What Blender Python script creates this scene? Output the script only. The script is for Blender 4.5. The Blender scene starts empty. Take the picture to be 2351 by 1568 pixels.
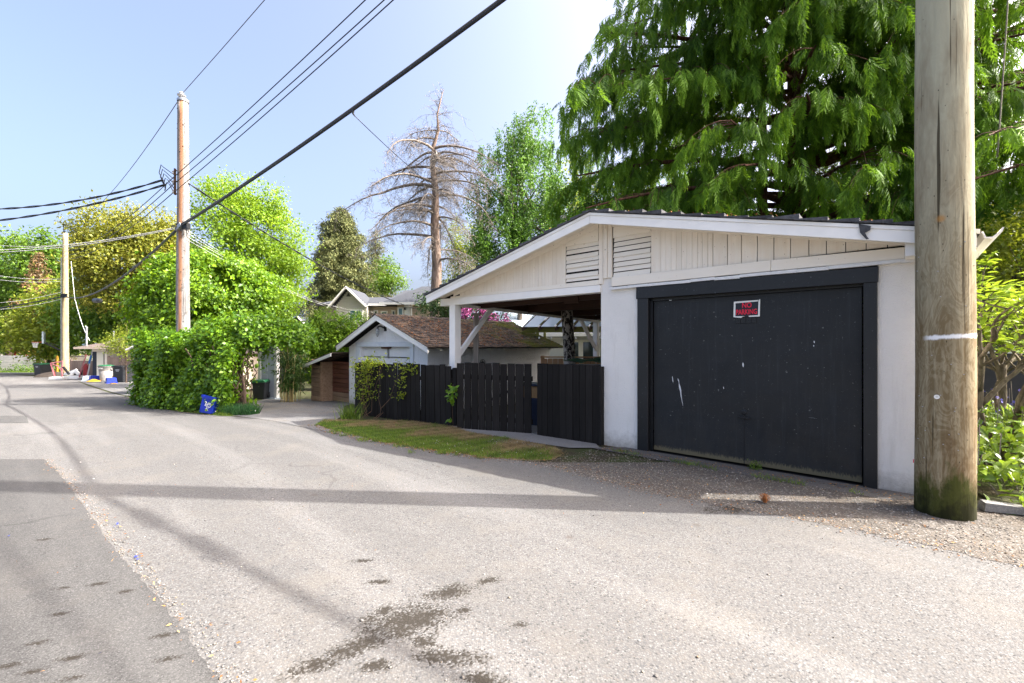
import bpy, math, random
import numpy as np
from mathutils import Vector, Matrix

# ------------------------------------------------------------------ camera, sky, sun
S = bpy.context.scene
COL = S.collection
cam_d = bpy.data.cameras.new("camera"); cam = bpy.data.objects.new("camera", cam_d); COL.objects.link(cam)
cam_d.sensor_width = 36.0; cam_d.lens = 15.31; cam_d.shift_y = 0.0051
cam_d.clip_start = 0.05; cam_d.clip_end = 2000
cam.location = (0, 0, 1.5); cam.rotation_euler = (math.radians(90), 0, 0)
S.camera = cam

SUN_EL = math.radians(43.0)
SUN_AZ = math.radians(94.5)            # clockwise from +Y
W = bpy.data.worlds.new("World"); S.world = W; W.use_nodes = True
wn = W.node_tree; wn.nodes.clear()
sky = wn.nodes.new('ShaderNodeTexSky'); sky.sky_type = 'NISHITA'; sky.sun_disc = False
sky.sun_elevation = SUN_EL; sky.sun_rotation = SUN_AZ
sky.altitude = 30; sky.air_density = 0.65; sky.dust_density = 10.0; sky.ozone_density = 1.5
# the model darkens the last few degrees above the horizon: keep the colour it has a little higher up
tc_ = wn.nodes.new('ShaderNodeTexCoord'); sp_ = wn.nodes.new('ShaderNodeSeparateXYZ'); cb_ = wn.nodes.new('ShaderNodeCombineXYZ')
mx_ = wn.nodes.new('ShaderNodeMath'); mx_.operation = 'MAXIMUM'; mx_.inputs[1].default_value = 0.14
wn.links.new(tc_.outputs['Generated'], sp_.inputs[0]); wn.links.new(sp_.outputs[2], mx_.inputs[0])
for k_ in (0, 1): wn.links.new(sp_.outputs[k_], cb_.inputs[k_])
wn.links.new(mx_.outputs[0], cb_.inputs[2]); wn.links.new(cb_.outputs[0], sky.inputs[0])
bg = wn.nodes.new('ShaderNodeBackground'); bg.inputs[1].default_value = 0.15
wo = wn.nodes.new('ShaderNodeOutputWorld')
wn.links.new(sky.outputs[0], bg.inputs[0]); wn.links.new(bg.outputs[0], wo.inputs[0])
sd = bpy.data.lights.new("sun", 'SUN'); sd.energy = 3.1; sd.angle = math.radians(0.53); sd.color = (1.0, 0.955, 0.89)
sun = bpy.data.objects.new("sun", sd); COL.objects.link(sun)
sv = Vector((math.sin(SUN_AZ) * math.cos(SUN_EL), math.cos(SUN_AZ) * math.cos(SUN_EL), math.sin(SUN_EL)))
sun.rotation_euler = sv.to_track_quat('Z', 'Y').to_euler(); sun.location = (20, 0, 25)
S.view_settings.view_transform = 'Standard'; S.view_settings.look = 'None'
S.view_settings.exposure = 2.12; S.view_settings.gamma = 1.0; S.view_settings.use_curve_mapping = False
S.render.engine = 'CYCLES'
S.cycles.max_bounces = 6; S.cycles.diffuse_bounces = 3; S.cycles.transmission_bounces = 4; S.cycles.transparent_max_bounces = 4
S.cycles.sample_clamp_indirect = 6.0
S.cycles.use_denoising = True; S.cycles.denoising_prefilter = 'NONE'; S.cycles.use_adaptive_sampling = False
S.render.filter_size = 1.15

R = random.Random(11)
NR = np.random.default_rng(11)

# ------------------------------------------------------------------ helpers
def terrain(y):
    if y < 6: return 0.0
    if y < 8: return -0.045 * (y - 6) ** 2 / 4
    if y < 20: return -0.045 * (y - 7)
    if y < 55: return -0.585 - 0.025 * (y - 20)
    return -1.46
terrain_v = np.vectorize(terrain)

def at(px, py, Y):
    """a point of the place that lies Y metres ahead of the camera along the ray of a pixel"""
    return Vector(((px - 1175.5) / 1000 * Y, Y, 1.5 + (796 - py) / 1000 * Y))

def gnd(px, Y):
    return Vector(((px - 1175.5) / 1000 * Y, Y, terrain(Y)))

class MB:
    def __init__(s): s.v = []; s.f = []
    def add(s, vs, fs):
        n = len(s.v); s.v += [tuple(p) for p in vs]; s.f += [tuple(i + n for i in f) for f in fs]; return s
    def box(s, x0, x1, y0, y1, z0, z1, M=None):
        vs = [Vector(p) for p in ((x0,y0,z0),(x1,y0,z0),(x1,y1,z0),(x0,y1,z0),(x0,y0,z1),(x1,y0,z1),(x1,y1,z1),(x0,y1,z1))]
        if M is not None: vs = [M @ p for p in vs]
        return s.add(vs, [(0,3,2,1),(4,5,6,7),(0,1,5,4),(1,2,6,5),(2,3,7,6),(3,0,4,7)])
    def prism(s, poly, y0, y1, ax='y', M=None):
        """polygon in the (x,z) plane extruded along y (ax='y'), or in (y,z) along x, or in (x,y) along z"""
        n = len(poly)
        mk = {'y': lambda a, b, t: (a, t, b), 'x': lambda a, b, t: (t, a, b), 'z': lambda a, b, t: (a, b, t)}[ax]
        vs = [Vector(mk(a, b, y0)) for a, b in poly] + [Vector(mk(a, b, y1)) for a, b in poly]
        if M is not None: vs = [M @ p for p in vs]
        fs = [tuple(range(n)), tuple(range(2*n-1, n-1, -1))] + [(i, i+n, (i+1) % n + n, (i+1) % n) for i in range(n)]
        return s.add(vs, fs)
    def beam(s, p, q, w, h, up=(0,0,1)):
        p, q = Vector(p), Vector(q); d = (q - p); L = d.length; d.normalize()
        a = d.cross(Vector(up)); 
        if a.length < 1e-4: a = d.cross(Vector((0,1,0)))
        a.normalize(); b = a.cross(d)
        M = Matrix((( a.x, d.x, b.x, p.x),(a.y, d.y, b.y, p.y),(a.z, d.z, b.z, p.z),(0,0,0,1)))
        return s.box(-w/2, w/2, 0, L, -h/2, h/2, M)
    def tube(s, pts, rad, n=6, cap=True):
        pts = [Vector(p) for p in pts]; m = len(pts)
        if not hasattr(rad, '__len__'): rad = [rad] * m
        base = len(s.v); prev = None
        for i, p in enumerate(pts):
            d = (pts[min(i+1, m-1)] - pts[max(i-1, 0)])
            if d.length < 1e-9: d = Vector((0,0,1))
            d.normalize()
            if prev is None:
                a = d.cross(Vector((0,0,1)));
                if a.length < .05: a = d.cross(Vector((1,0,0)))
            else:
                a = prev - d * prev.dot(d)
            a.normalize(); prev = a; b = d.cross(a)
            for k in range(n):
                t = 2*math.pi*k/n; s.v.append(tuple(p + (a*math.cos(t) + b*math.sin(t)) * rad[i]))
        for i in range(m-1):
            for k in range(n):
                s.f.append((base+i*n+k, base+i*n+(k+1) % n, base+(i+1)*n+(k+1) % n, base+(i+1)*n+k))
        if cap:
            s.f.append(tuple(base+k for k in range(n-1, -1, -1))); s.f.append(tuple(base+(m-1)*n+k for k in range(n)))
        return s
    def lathe(s, prof, n=16, c=(0,0,0)):
        base = len(s.v); m = len(prof)
        for r, z in prof:
            for k in range(n):
                t = 2*math.pi*k/n; s.v.append((c[0]+r*math.cos(t), c[1]+r*math.sin(t), c[2]+z))
        for i in range(m-1):
            for k in range(n):
                s.f.append((base+i*n+k, base+i*n+(k+1) % n, base+(i+1)*n+(k+1) % n, base+(i+1)*n+k))
        s.f.append(tuple(base+k for k in range(n-1,-1,-1))); s.f.append(tuple(base+(m-1)*n+k for k in range(n)))
        return s
    def mesh(s, name, smooth=False):
        me = bpy.data.meshes.new(name); me.from_pydata(s.v, [], s.f); me.update()
        if smooth: me.polygons.foreach_set('use_smooth', [True]*len(me.polygons))
        return me

def obj(name, mb, m, parent=None, loc=None, rot=None, bevel=0, smooth=False):
    """one mesh object; coordinates are those of its parent"""
    me = mb.mesh(name, smooth) if isinstance(mb, MB) else mb
    if m is not None and len(me.materials) == 0: me.materials.append(m)
    o = bpy.data.objects.new(name, me); COL.objects.link(o)
    if parent is not None: o.parent = parent
    if loc is not None: o.location = loc
    if rot is not None: o.rotation_euler = rot
    if bevel:
        b = o.modifiers.new('bevel', 'BEVEL'); b.width = bevel; b.segments = 1; b.limit_method = 'ANGLE'
    return o

def tag(o, label=None, cat=None, group=None, kind=None):
    if label: o['label'] = label
    if cat: o['category'] = cat
    if group: o['group'] = group
    if kind: o['kind'] = kind
    return o

def thing(name, label, cat, loc=(0,0,0), rz=0.0, group=None):
    o = bpy.data.objects.new(name, None); COL.objects.link(o); o.empty_display_size = .2
    o.location = loc; o.rotation_euler = (0, 0, rz)
    return tag(o, label, cat, group)

def single(name, label, cat, mb, m, group=None, smooth=False, bevel=0):
    """a thing that is one mesh; its origin is put at the middle of its base"""
    xs = np.array(mb.v); c = (xs.min(0) + xs.max(0)) / 2; c[2] = xs[:, 2].min()
    mb.v = [tuple(p) for p in (xs - c)]
    o = obj(name, mb, m, None, tuple(c), smooth=smooth, bevel=bevel)
    return tag(o, label, cat, group)

def copy_thing(o, loc, rz=None, label=None, parent=None):
    c = o.copy(); COL.objects.link(c)
    if parent is not None: c.parent = parent
    else:
        c.location = loc
        if rz is not None: c.rotation_euler = (0, 0, rz)
        if label: c['label'] = label
    for ch in list(o.children): copy_thing(ch, None, parent=c)
    return c

def soup(name, V, F, m, parent=None, tint=None, loc=None, kind=None):
    """a mesh from numpy arrays: V (n,3), F (f,k)"""
    me = bpy.data.meshes.new(name); nf, k = F.shape
    me.vertices.add(len(V)); me.vertices.foreach_set('co', np.ascontiguousarray(V, dtype=np.float32).ravel())
    me.loops.add(nf*k); me.loops.foreach_set('vertex_index', np.ascontiguousarray(F, dtype=np.int32).ravel())
    me.polygons.add(nf); me.polygons.foreach_set('loop_start', np.arange(0, nf*k, k, dtype=np.int32))
    me.update(calc_edges=True)
    if tint is not None:
        a = me.attributes.new('tint', 'FLOAT', 'POINT'); a.data.foreach_set('value', np.ascontiguousarray(tint, dtype=np.float32))
    o = obj(name, me, m, parent, loc)
    if kind: o['kind'] = kind
    return o

def unit(a):
    return a / np.maximum(np.linalg.norm(a, axis=-1, keepdims=True), 1e-9)

def frames(d, nrm):
    """(n,3,3) frames: column 0 along d, column 2 near nrm"""
    x = unit(d); z = nrm - (nrm * x).sum(-1, keepdims=True) * x; z = unit(z); y = np.cross(z, x)
    return np.stack([x, y, z], axis=-1)

def scatter(T, FT, pos, fr, sc, rng=None):
    """copies of template T at pos with frames fr and scale sc -> V, F, per-vertex instance index"""
    n, k = len(pos), len(T)
    sc = np.asarray(sc)
    if sc.ndim == 1: sc = sc[:, None]
    V = pos[:, None, :] + np.einsum('nij,nkj->nki', fr, T[None] * sc[:, None, :] if sc.shape[1] == 3 else T[None] * sc[:, :, None])
    F = (FT[None] + (np.arange(n) * k)[:, None, None]).reshape(-1, FT.shape[1])
    return V.reshape(-1, 3), F, np.repeat(np.arange(n), k)

# leaf templates: length along +x, normal +z
LEAF = np.array([(0,0,0),(.45,.30,.05),(1,0,-.10),(.45,-.30,.05)], float); LEAF_F = np.array([(0,2,1),(0,3,2)])
LEAF_B = np.array([(0,0,0),(.30,.36,.07),(.65,.27,.04),(1,0,-.14),(.65,-.27,.04),(.30,-.36,.07),(.45,0,-.02)], float)
LEAF_BF = np.array([(0,6,1),(1,6,2),(2,6,3),(3,6,4),(4,6,5),(5,6,0)])
BLADE = np.array([(0,.5,0),(0,-.5,0),(1,0,.0)], float); BLADE_F = np.array([(0,1,2)])
PEB = np.array([(1,0,0),(0,1,0),(-1,0,0),(0,-1,0),(0,0,.8),(0,0,-.6)], float)
PEB_F = np.array([(0,1,4),(1,2,4),(2,3,4),(3,0,4),(1,0,5),(2,1,5),(3,2,5),(0,3,5)])

def rnd_dir(n, rng):
    return unit(rng.normal(size=(n, 3)))

# ------------------------------------------------------------------ materials
class NT:
    def __init__(s, name):
        s.m = bpy.data.materials.new(name); s.m.use_nodes = True; s.t = s.m.node_tree; s.t.nodes.clear()
        s.out = s.n('ShaderNodeOutputMaterial')
    def n(s, typ, **kw):
        nd = s.t.nodes.new(typ)
        for k, v in kw.items(): setattr(nd, k, v)
        return nd
    def l(s, a, b): s.t.links.new(a, b); return s
    def set(s, sock, v):
        if isinstance(v, bpy.types.NodeSocket): s.t.links.new(v, sock)
        else: sock.default_value = v if not (isinstance(v, tuple) and len(v) == 3 and sock.type == 'RGBA') else (*v, 1)
    def coord(s, scale=(1,1,1), kind='Object', rot=(0,0,0)):
        c = s.n('ShaderNodeTexCoord'); mp = s.n('ShaderNodeMapping'); mp.inputs['Scale'].default_value = scale
        mp.inputs['Rotation'].default_value = rot
        s.l(c.outputs[kind], mp.inputs[0]); return mp.outputs[0]
    def noise(s, vec, scale, detail=4, rough=.55, dist=0):
        t = s.n('ShaderNodeTexNoise'); s.l(vec, t.inputs['Vector'])
        t.inputs['Scale'].default_value = scale; t.inputs['Detail'].default_value = detail
        t.inputs['Roughness'].default_value = rough; t.inputs['Distortion'].default_value = dist
        return t.outputs['Fac']
    def vor(s, vec, scale, out='Color', rnd=1, feature='F1'):
        t = s.n('ShaderNodeTexVoronoi', feature=feature); s.l(vec, t.inputs['Vector']); t.inputs['Scale'].default_value = scale
        t.inputs['Randomness'].default_value = rnd
        return t.outputs[out]
    def ramp(s, fac, stops, interp='LINEAR'):
        r = s.n('ShaderNodeValToRGB'); r.color_ramp.interpolation = interp; e = r.color_ramp.elements
        while len(e) < len(stops): e.new(.5)
        for el, (p, c) in zip(e, stops):
            el.position = p; el.color = (*c, 1) if hasattr(c, '__len__') else (c, c, c, 1)
        s.l(fac, r.inputs[0]); return r.outputs[0]
    def mix(s, fac, a, b, mode='MIX'):
        m = s.n('ShaderNodeMix', data_type='RGBA', blend_type=mode)
        s.set(m.inputs[0], fac); s.set(m.inputs[6], a); s.set(m.inputs[7], b); return m.outputs[2]
    def math(s, op, a, b=0.0, clamp=False):
        m = s.n('ShaderNodeMath', operation=op); m.use_clamp = clamp
        s.set(m.inputs[0], a); s.set(m.inputs[1], b); return m.outputs[0]
    def bump(s, h, strength=.3, dist=.01, normal=None):
        b = s.n('ShaderNodeBump'); s.l(h, b.inputs['Height']); b.inputs['Strength'].default_value = strength
        b.inputs['Distance'].default_value = dist
        if normal is not None: s.l(normal, b.inputs['Normal'])
        return b.outputs[0]
    def pbr(s, col, rough=.7, normal=None, metal=0.0, spec=.4):
        p = s.n('ShaderNodeBsdfPrincipled'); s.set(p.inputs['Base Color'], col); s.set(p.inputs['Roughness'], rough)
        p.inputs['Metallic'].default_value = metal; p.inputs['Specular IOR Level'].default_value = spec
        if normal is not None: s.l(normal, p.inputs['Normal'])
        s.p = p; return p.outputs[0]
    def done(s, sh): s.l(sh, s.out.inputs[0]); return s.m
    def rand(s):
        return s.n('ShaderNodeObjectInfo').outputs['Random']

def plain(name, col, rough=.6, var=.18, scale=6, bump=.12, bscale=60, metal=0.0, spec=.4, rndvar=0.0, stretch=(1,1,1)):
    """painted or plain surface with mottling, fine relief and a little wear"""
    t = NT(name); v = t.coord(stretch)
    f = t.noise(v, scale, 5, .6)
    c = t.mix(t.ramp(f, [(.3, 0.0), (.75, 1.0)]), tuple(x*(1-var) for x in col), tuple(min(1, x*(1+var*.5)) for x in col))
    if rndvar:
        k = t.math('MULTIPLY_ADD', t.rand(), rndvar); k.node.inputs[2].default_value = 1 - rndvar/2
        cc = t.n('ShaderNodeCombineColor'); [t.l(k, cc.inputs[i]) for i in range(3)]
        c = t.mix(1.0, c, cc.outputs[0], 'MULTIPLY')
    nm = t.bump(t.noise(v, bscale, 3), bump, .01)
    return t.done(t.pbr(c, rough, nm, metal, spec))

def wood(name, a, b, rough=.7, scale=5, grain=(1,1,.06), bump=.3, rndvar=.25, spec=.3, speck=None):
    """grain runs along the axis with the small factor"""
    t = NT(name); v0 = t.coord((1,1,1)); v = t.coord(grain)
    add = t.n('ShaderNodeVectorMath', operation='ADD'); oi = t.n('ShaderNodeObjectInfo')
    t.l(v, add.inputs[0]); t.l(oi.outputs['Random'], add.inputs[1])
    vv = add.outputs[0]
    f = t.noise(vv, scale*9, 5, .6, .4)
    g = t.noise(v0, 3, 3)
    f2 = t.math('ADD', t.math('MULTIPLY', f, .7), t.math('MULTIPLY', g, .3))
    c = t.mix(t.ramp(f2, [(.32, 0.0), (.68, 1.0)]), a, b)
    if rndvar:
        k = t.math('MULTIPLY_ADD', oi.outputs['Random'], rndvar); k.node.inputs[2].default_value = 1 - rndvar/2
        cc = t.n('ShaderNodeCombineColor'); [t.l(k, cc.inputs[i]) for i in range(3)]
        c = t.mix(1.0, c, cc.outputs[0], 'MULTIPLY')
    if speck:
        sp = t.noise(v0, 38, 2, .5); c = t.mix(t.ramp(sp, [(.70, 0.0), (.76, 1.0)]), c, speck)
    return t.done(t.pbr(c, rough, t.bump(f, bump, .006), 0, spec))

def leafmat(name, dark, light, trans=.4, tcol=None, rough=.45, spec=.35):
    t = NT(name); a = t.n('ShaderNodeAttribute', attribute_name='tint')
    c = t.mix(a.outputs['Fac'], dark, light)
    tc = tcol or tuple(min(1, x*1.5) for x in light)
    sh = t.pbr(c, rough, None, 0, spec)
    tr = t.n('ShaderNodeBsdfTranslucent'); t.l(t.mix(.75, c, tc), tr.inputs[0])
    mx = t.n('ShaderNodeMixShader'); mx.inputs[0].default_value = trans
    t.l(sh, mx.inputs[1]); t.l(tr.outputs[0], mx.inputs[2])
    return t.done(mx.outputs[0])

def bark(name, a, b, scale=14, stretch=.18, bump=.8):
    t = NT(name); v = t.coord((1,1,stretch))
    f = t.noise(v, scale, 6, .65, .6); g = t.noise(t.coord(), 2.2, 3)
    c = t.mix(t.ramp(f, [(.35, 0.0), (.62, 1.0)]), a, b)
    c = t.mix(t.math('MULTIPLY', g, .35), c, tuple(x*.5 for x in a))
    return t.done(t.pbr(c, .9, t.bump(f, bump, .03), 0, .15))

# --- road surface: pale worn asphalt with exposed stones, stains
def asphalt(name, stones, base, scale, stains=None, dirt=None, bump=.35):
    t = NT(name); v = t.coord()
    vc = t.vor(v, scale); sep = t.n('ShaderNodeSeparateColor'); t.l(vc, sep.inputs[0])
    c = t.ramp(sep.outputs[0], stones, 'CONSTANT')
    vd = t.vor(v, scale, 'Distance')
    c = t.mix(t.ramp(vd, [(.30, 0.0), (.62, .75)]), c, tuple(x*.62 for x in base))
    big = t.noise(v, .55, 4, .6); med = t.noise(v, 3.1, 4, .65)
    k = t.math('ADD', t.math('MULTIPLY', big, .55), t.math('MULTIPLY', med, .45))
    c = t.mix(t.ramp(k, [(.36, .20), (.62, 0.0)]), c, tuple(x*.45 for x in base))
    # worn wheel tracks and hairline cracks
    tm = t.n('ShaderNodeMapping', vector_type='TEXTURE'); tm.inputs['Rotation'].default_value = (0,0,2.42); tm.inputs['Scale'].default_value = (9,.75,1)
    t.l(v, tm.inputs[0]); tv = tm.outputs[0]; tr = t.noise(tv, 1.0, 4, .6)
    c = t.mix(t.ramp(tr, [(.40, .30), (.56, 0.0)]), c, tuple(x*.55 for x in base)); c = t.mix(t.ramp(tr, [(.52, 0.0), (.70, .28)]), c, tuple(min(1, x*1.5) for x in base))
    wv = t.n('ShaderNodeTexNoise'); t.l(v, wv.inputs['Vector']); wv.inputs['Scale'].default_value = 2.2; wv.inputs['Detail'].default_value = 5
    wa = t.n('ShaderNodeVectorMath', operation='MULTIPLY_ADD'); t.l(wv.outputs['Color'], wa.inputs[0]); wa.inputs[1].default_value = (.55,.55,.55); t.l(v, wa.inputs[2])
    ck = t.vor(wa.outputs[0], .42, 'Distance', 1, 'DISTANCE_TO_EDGE'); gate = t.ramp(t.noise(v, .5, 3), [(.52, 0.0), (.62, .45)])
    c = t.mix(t.math('MULTIPLY', t.ramp(ck, [(.004, 1.0), (.012, 0.0)]), gate), c, tuple(x*.22 for x in base))
    if dirt: c = t.mix(t.ramp(t.noise(v, 1.3, 5, .7), [(.50, 0.0), (.75, .5)]), c, dirt)
    # small scattered oily spots
    sp = t.vor(v, 1.7, 'Distance'); nn = t.noise(v, 9, 3)
    spk = t.math('ADD', sp, t.math('MULTIPLY', t.math('SUBTRACT', nn, .5), .16))
    c = t.mix(t.ramp(spk, [(.035, .55), (.075, 0.0)]), c, (.07, .06, .05))
    if stains:
        wob = t.n('ShaderNodeTexNoise'); t.l(v, wob.inputs['Vector']); wob.inputs['Scale'].default_value = 6; wob.inputs['Detail'].default_value = 5
        acc = None
        for (x, y, rx, ry, ang) in stains:
            mp = t.n('ShaderNodeMapping', vector_type='TEXTURE'); mp.inputs['Location'].default_value = (x, y, 0)
            mp.inputs['Rotation'].default_value = (0, 0, ang); mp.inputs['Scale'].default_value = (rx, ry, 1000)
            t.l(v, mp.inputs[0]); ln = t.n('ShaderNodeVectorMath', operation='LENGTH'); t.l(mp.outputs[0], ln.inputs[0])
            acc = ln.outputs['Value'] if acc is None else t.math('MINIMUM', acc, ln.outputs['Value'])
        a = t.math('ADD', acc, t.math('MULTIPLY', t.math('SUBTRACT', wob.outputs['Fac'], .5), 1.7))
        fine = t.math('MULTIPLY', t.math('SUBTRACT', sep.outputs[1], .5), 1.0)
        a = t.math('ADD', a, fine)
        c = t.mix(t.ramp(a, [(.40, .92), (1.30, 0.0)]), c, (.020, .016, .011))
    h = t.math('ADD', t.math('MULTIPLY', vd, -1.0), t.math('MULTIPLY', t.noise(v, scale*1.7, 2), .5))
    return t.done(t.pbr(c, .88, t.bump(h, bump, .006), 0, .25))
STAINS = [(-.56, 2.40, .27, .17, .35), (-.60, 2.30, .20, .12, .2), (-.382, 2.65, .16, .09, .3), (-.93, 2.06, .14, .07, .5),
          (-.84, 2.14, .15, .07, .5), (-.73, 2.22, .13, .07, .4), (-.28, 2.10, .19, .07, -.15), (-.15, 2.79, .08, .04, .4),
          (-.14, 1.96, .13, .06, -.3), (-.46, 2.22, .10, .05, -.4), (-.72, 2.47, .07, .05, 0), (-.65, 2.05, .10, .05, .2),
          (-.27, 2.48, .05, .03, 0), (.05, 2.35, .05, .03, .3), (-1.05, 3.05, .09, .03, .2), (-.85, 2.78, .08, .03, .1), (2.05, 4.05, .35, .12, .2)]
ROAD_STONES = [(0, (.034,.034,.035)), (.07, (.124,.111,.099)), (.17, (.123,.120,.116)), (.42, (.158,.156,.152)), (.66, (.140,.132,.123)), (.82, (.194,.192,.189)), (.93, (.075,.077,.081))]
M_ROAD = asphalt('road_asphalt', ROAD_STONES, (.145,.142,.138), 95, STAINS, (.146,.133,.115))
PST = [((x-1175.5)*1500/(y-796)/1000, 1500/(y-796), .055, .022, .25) for x, y in ((140,1412),(143,1352),(90,1478),(165,1513),(290,1360),(375,1462),(385,1515),(75,1545),(30,1530),(225,1343),(102,1240),(170,1560))]
M_PATCH = asphalt('patch_asphalt', [(0, (.036,.036,.036)), (.2, (.078,.077,.075)), (.6, (.098,.096,.093)), (.88, (.134,.132,.128))], (.090,.088,.085), 150, PST, (.10,.092,.082), .25)
M_DRIVE = asphalt('driveway_asphalt', [(0, (.10,.10,.10)), (.3, (.17,.17,.17)), (.8, (.24,.235,.225))], (.17,.168,.165), 70, None, (.20,.16,.11))
M_GRAVEL = asphalt('gravel_bed', [(0, (.06,.055,.05)), (.2, (.13,.112,.093)), (.5, (.165,.152,.138)), (.72, (.12,.103,.083)), (.88, (.27,.258,.24))], (.12,.106,.09), 62, None, (.11,.075,.045), .8)
M_APRON = asphalt('dark_concrete', [(0, (.10,.095,.09)), (.4, (.14,.132,.125)), (.85, (.19,.18,.165))], (.14,.132,.125), 130, None, (.09,.085,.07), .15)
M_CONC = asphalt('pale_concrete', [(0, (.20,.195,.19)), (.4, (.26,.255,.245)), (.85, (.33,.32,.31))], (.27,.262,.25), 120, None, (.15,.13,.10), .12)

def soil(name, a, b, c3):
    t = NT(name); v = t.coord()
    f = t.noise(v, 2.2, 5, .65); g = t.noise(v, 46, 4, .7)
    c = t.mix(t.ramp(f, [(.4, 0.0), (.6, 1.0)]), a, b); c = t.mix(t.ramp(g, [(.5, 0.0), (.72, .8)]), c, c3)
    return t.done(t.pbr(c, .95, t.bump(g, .6, .02), 0, .1))
M_SOIL = soil('yard_soil', (.05,.042,.028), (.045,.06,.02), (.10,.08,.05))
M_DRYSOIL = soil('dry_verge_soil', (.20,.145,.085), (.13,.115,.05), (.30,.235,.145))
M_LAWN = soil('lawn_soil', (.07,.10,.025), (.09,.13,.03), (.12,.14,.05))

# ------------------------------------------------------------------ ground
def sheet(name, left, right, m, dz, x_div=1, y_step=.5, nonoise=True):
    """strip between two polylines x(y); follows the terrain"""
    ly = np.array([p[1] for p in left]); lx = np.array([p[0] for p in left])
    ry = np.array([p[1] for p in right]); rx = np.array([p[0] for p in right])
    y0, y1 = max(ly.min(), ry.min()), min(ly.max(), ry.max())
    ys = sorted(set(list(np.arange(y0, y1, y_step)) + [y1] + list(ly[(ly >= y0) & (ly <= y1)]) + list(ry[(ry >= y0) & (ry <= y1)])))
    mb = MB()
    for y in ys:
        a, b = np.interp(y, ly, lx), np.interp(y, ry, rx)
        for i in range(x_div+1):
            mb.v.append((a + (b-a)*i/x_div, y, terrain(y) + dz))
    n = x_div+1
    for j in range(len(ys)-1):
        for i in range(x_div): mb.f.append((j*n+i, j*n+i+1, (j+1)*n+i+1, (j+1)*n+i))
    o = obj(name, mb, m); tag(o, kind='structure'); return o

ys = [-400,-60,-10,0,3,5,5.5,6,6.5,7,7.5,8,9,12,16,20,21,30,40,54,55,56,90,200,900]
gx = [-900,-200,-60,-20,-8,0,8,20,60,200,900]
g = MB()
for y in ys:
    for x in gx: g.v.append((x, y, terrain(y) - .012))
for j in range(len(ys)-1):
    for i in range(len(gx)-1): n = len(gx); g.f.append((j*n+i, j*n+i+1, (j+1)*n+i+1, (j+1)*n+i))
tag(obj('ground', g, M_SOIL), kind='structure')

road_r = [(12,-8),(7.6,0),(5.0,1.8),(3.55,2.98),(3.12,3.36),(2.69,3.70),(2.1,4.10),(1.46,4.50),(.98,5.02),(.35,5.64),(-.5,6.0),(-1.5,6.55),(-2.3,7.05),(-3.5,8.2),
          (-5.0,9.4),(-6.4,10.2),(-8.4,11.25),(-11.3,13.2),(-14.7,16.7),(-24.2,24.8),(-30.0,30.0),(-37,35),(-46,40),(-60,46)]
road_l = [(-40,-8),(-40,20),(-60,34),(-90,46)]
sheet('alley_road', road_l, road_r, M_ROAD, 0.0, 4)
# older darker asphalt, left foreground; its edge is the worn seam
seam = [(2.6,-2.0),(.2,.75),(-1.29,1.94),(-2.05,2.55),(-2.96,3.23),(-4.36,4.36),(-5.3,5.1),(-6.23,5.79)]
jag = []
for (a, b) in zip(seam[:-1], seam[1:]):
    for k in range(14):
        t = k/14; w = .012*R.gauss(0,1); jag.append((a[0]+(b[0]-a[0])*t + w, a[1]+(b[1]-a[1])*t))
jag.append(seam[-1])
sheet('old_road_patch', [(-30,-2.0),(-30,5.79)], jag, M_PATCH, .006, 3, .4)
sheet('far_road_patch', [(-13.5,9.1),(-14,10.4)], [(-10.1,9.1),(-11.6,10.4)], M_PATCH, .006, 2)
sheet('cross_street', [(-90,40.5),(-95,46)], [(-39.5,40.5),(-44,46)], M_DRIVE, .010, 3)
def ragged(pl, amp, step=.05):
    out = []
    for (a, b) in zip(pl[:-1], pl[1:]):
        n = max(1, int(math.hypot(b[0]-a[0], b[1]-a[1])/step))
        for k in range(n): out.append((a[0]+(b[0]-a[0])*k/n+R.gauss(0,amp), a[1]+(b[1]-a[1])*k/n))
    return out+[pl[-1]]
sheet('shoulder_gravel', ragged([(7.6,0),(5.0,1.8),(3.48,2.98),(3.05,3.36),(2.62,3.70),(2.03,4.10),(1.38,4.50),(.90,5.02),(.27,5.64)], .03), [(12.5,0),(9,1.8),(7,2.98),(5.6,3.5),(4.9,3.85),(4.15,4.1),(3.55,4.72),(2.9,5.3),(1.3,6.65)], M_GRAVEL, .0025, 5, .2)
DRV = [(-9.2,10.9),(-9.2,12.1),(-8.9,13.2),(-8.6,14.0),(-8.4,15.4)]
sheet('neighbour_driveway', [(-2.5,7.15),(-5.2,9.45),(-6.9,10.6),(-7.4,11.6),(-8.1,13.0),(-8.9,15.6)], [(-2.0,7.15),(-3.85,9.45),(-4.1,10.6),(-4.5,11.6),(-5.0,13.0),(-5.0,15.6)], M_DRIVE, .006, 2)
sheet('wall_apron', ragged([(3.664,4.265),(1.11,6.494)], .012), [(4.236,4.265),(1.684,6.497)], M_APRON, .0055, 2, .1)
sheet('carport_driveway', [(.85,6.45),(.1,7.0),(-1.15,8.0),(-1.3,9.0),(2.0,13.2)], [(1.30,6.45),(1.3,7.0),(1.7,8.0),(2.6,9.0),(5.8,13.2)], M_CONC, .0065, 2)
sheet('shed_driveway', [(-15.6,17.6),(-24.2,25.0),(-30.2,30.2),(-34.5,33.0)], [(-12.0,17.6),(-16,25.0),(-18,30.2),(-22,33.0)], M_DRIVE, .004, 2)

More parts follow.
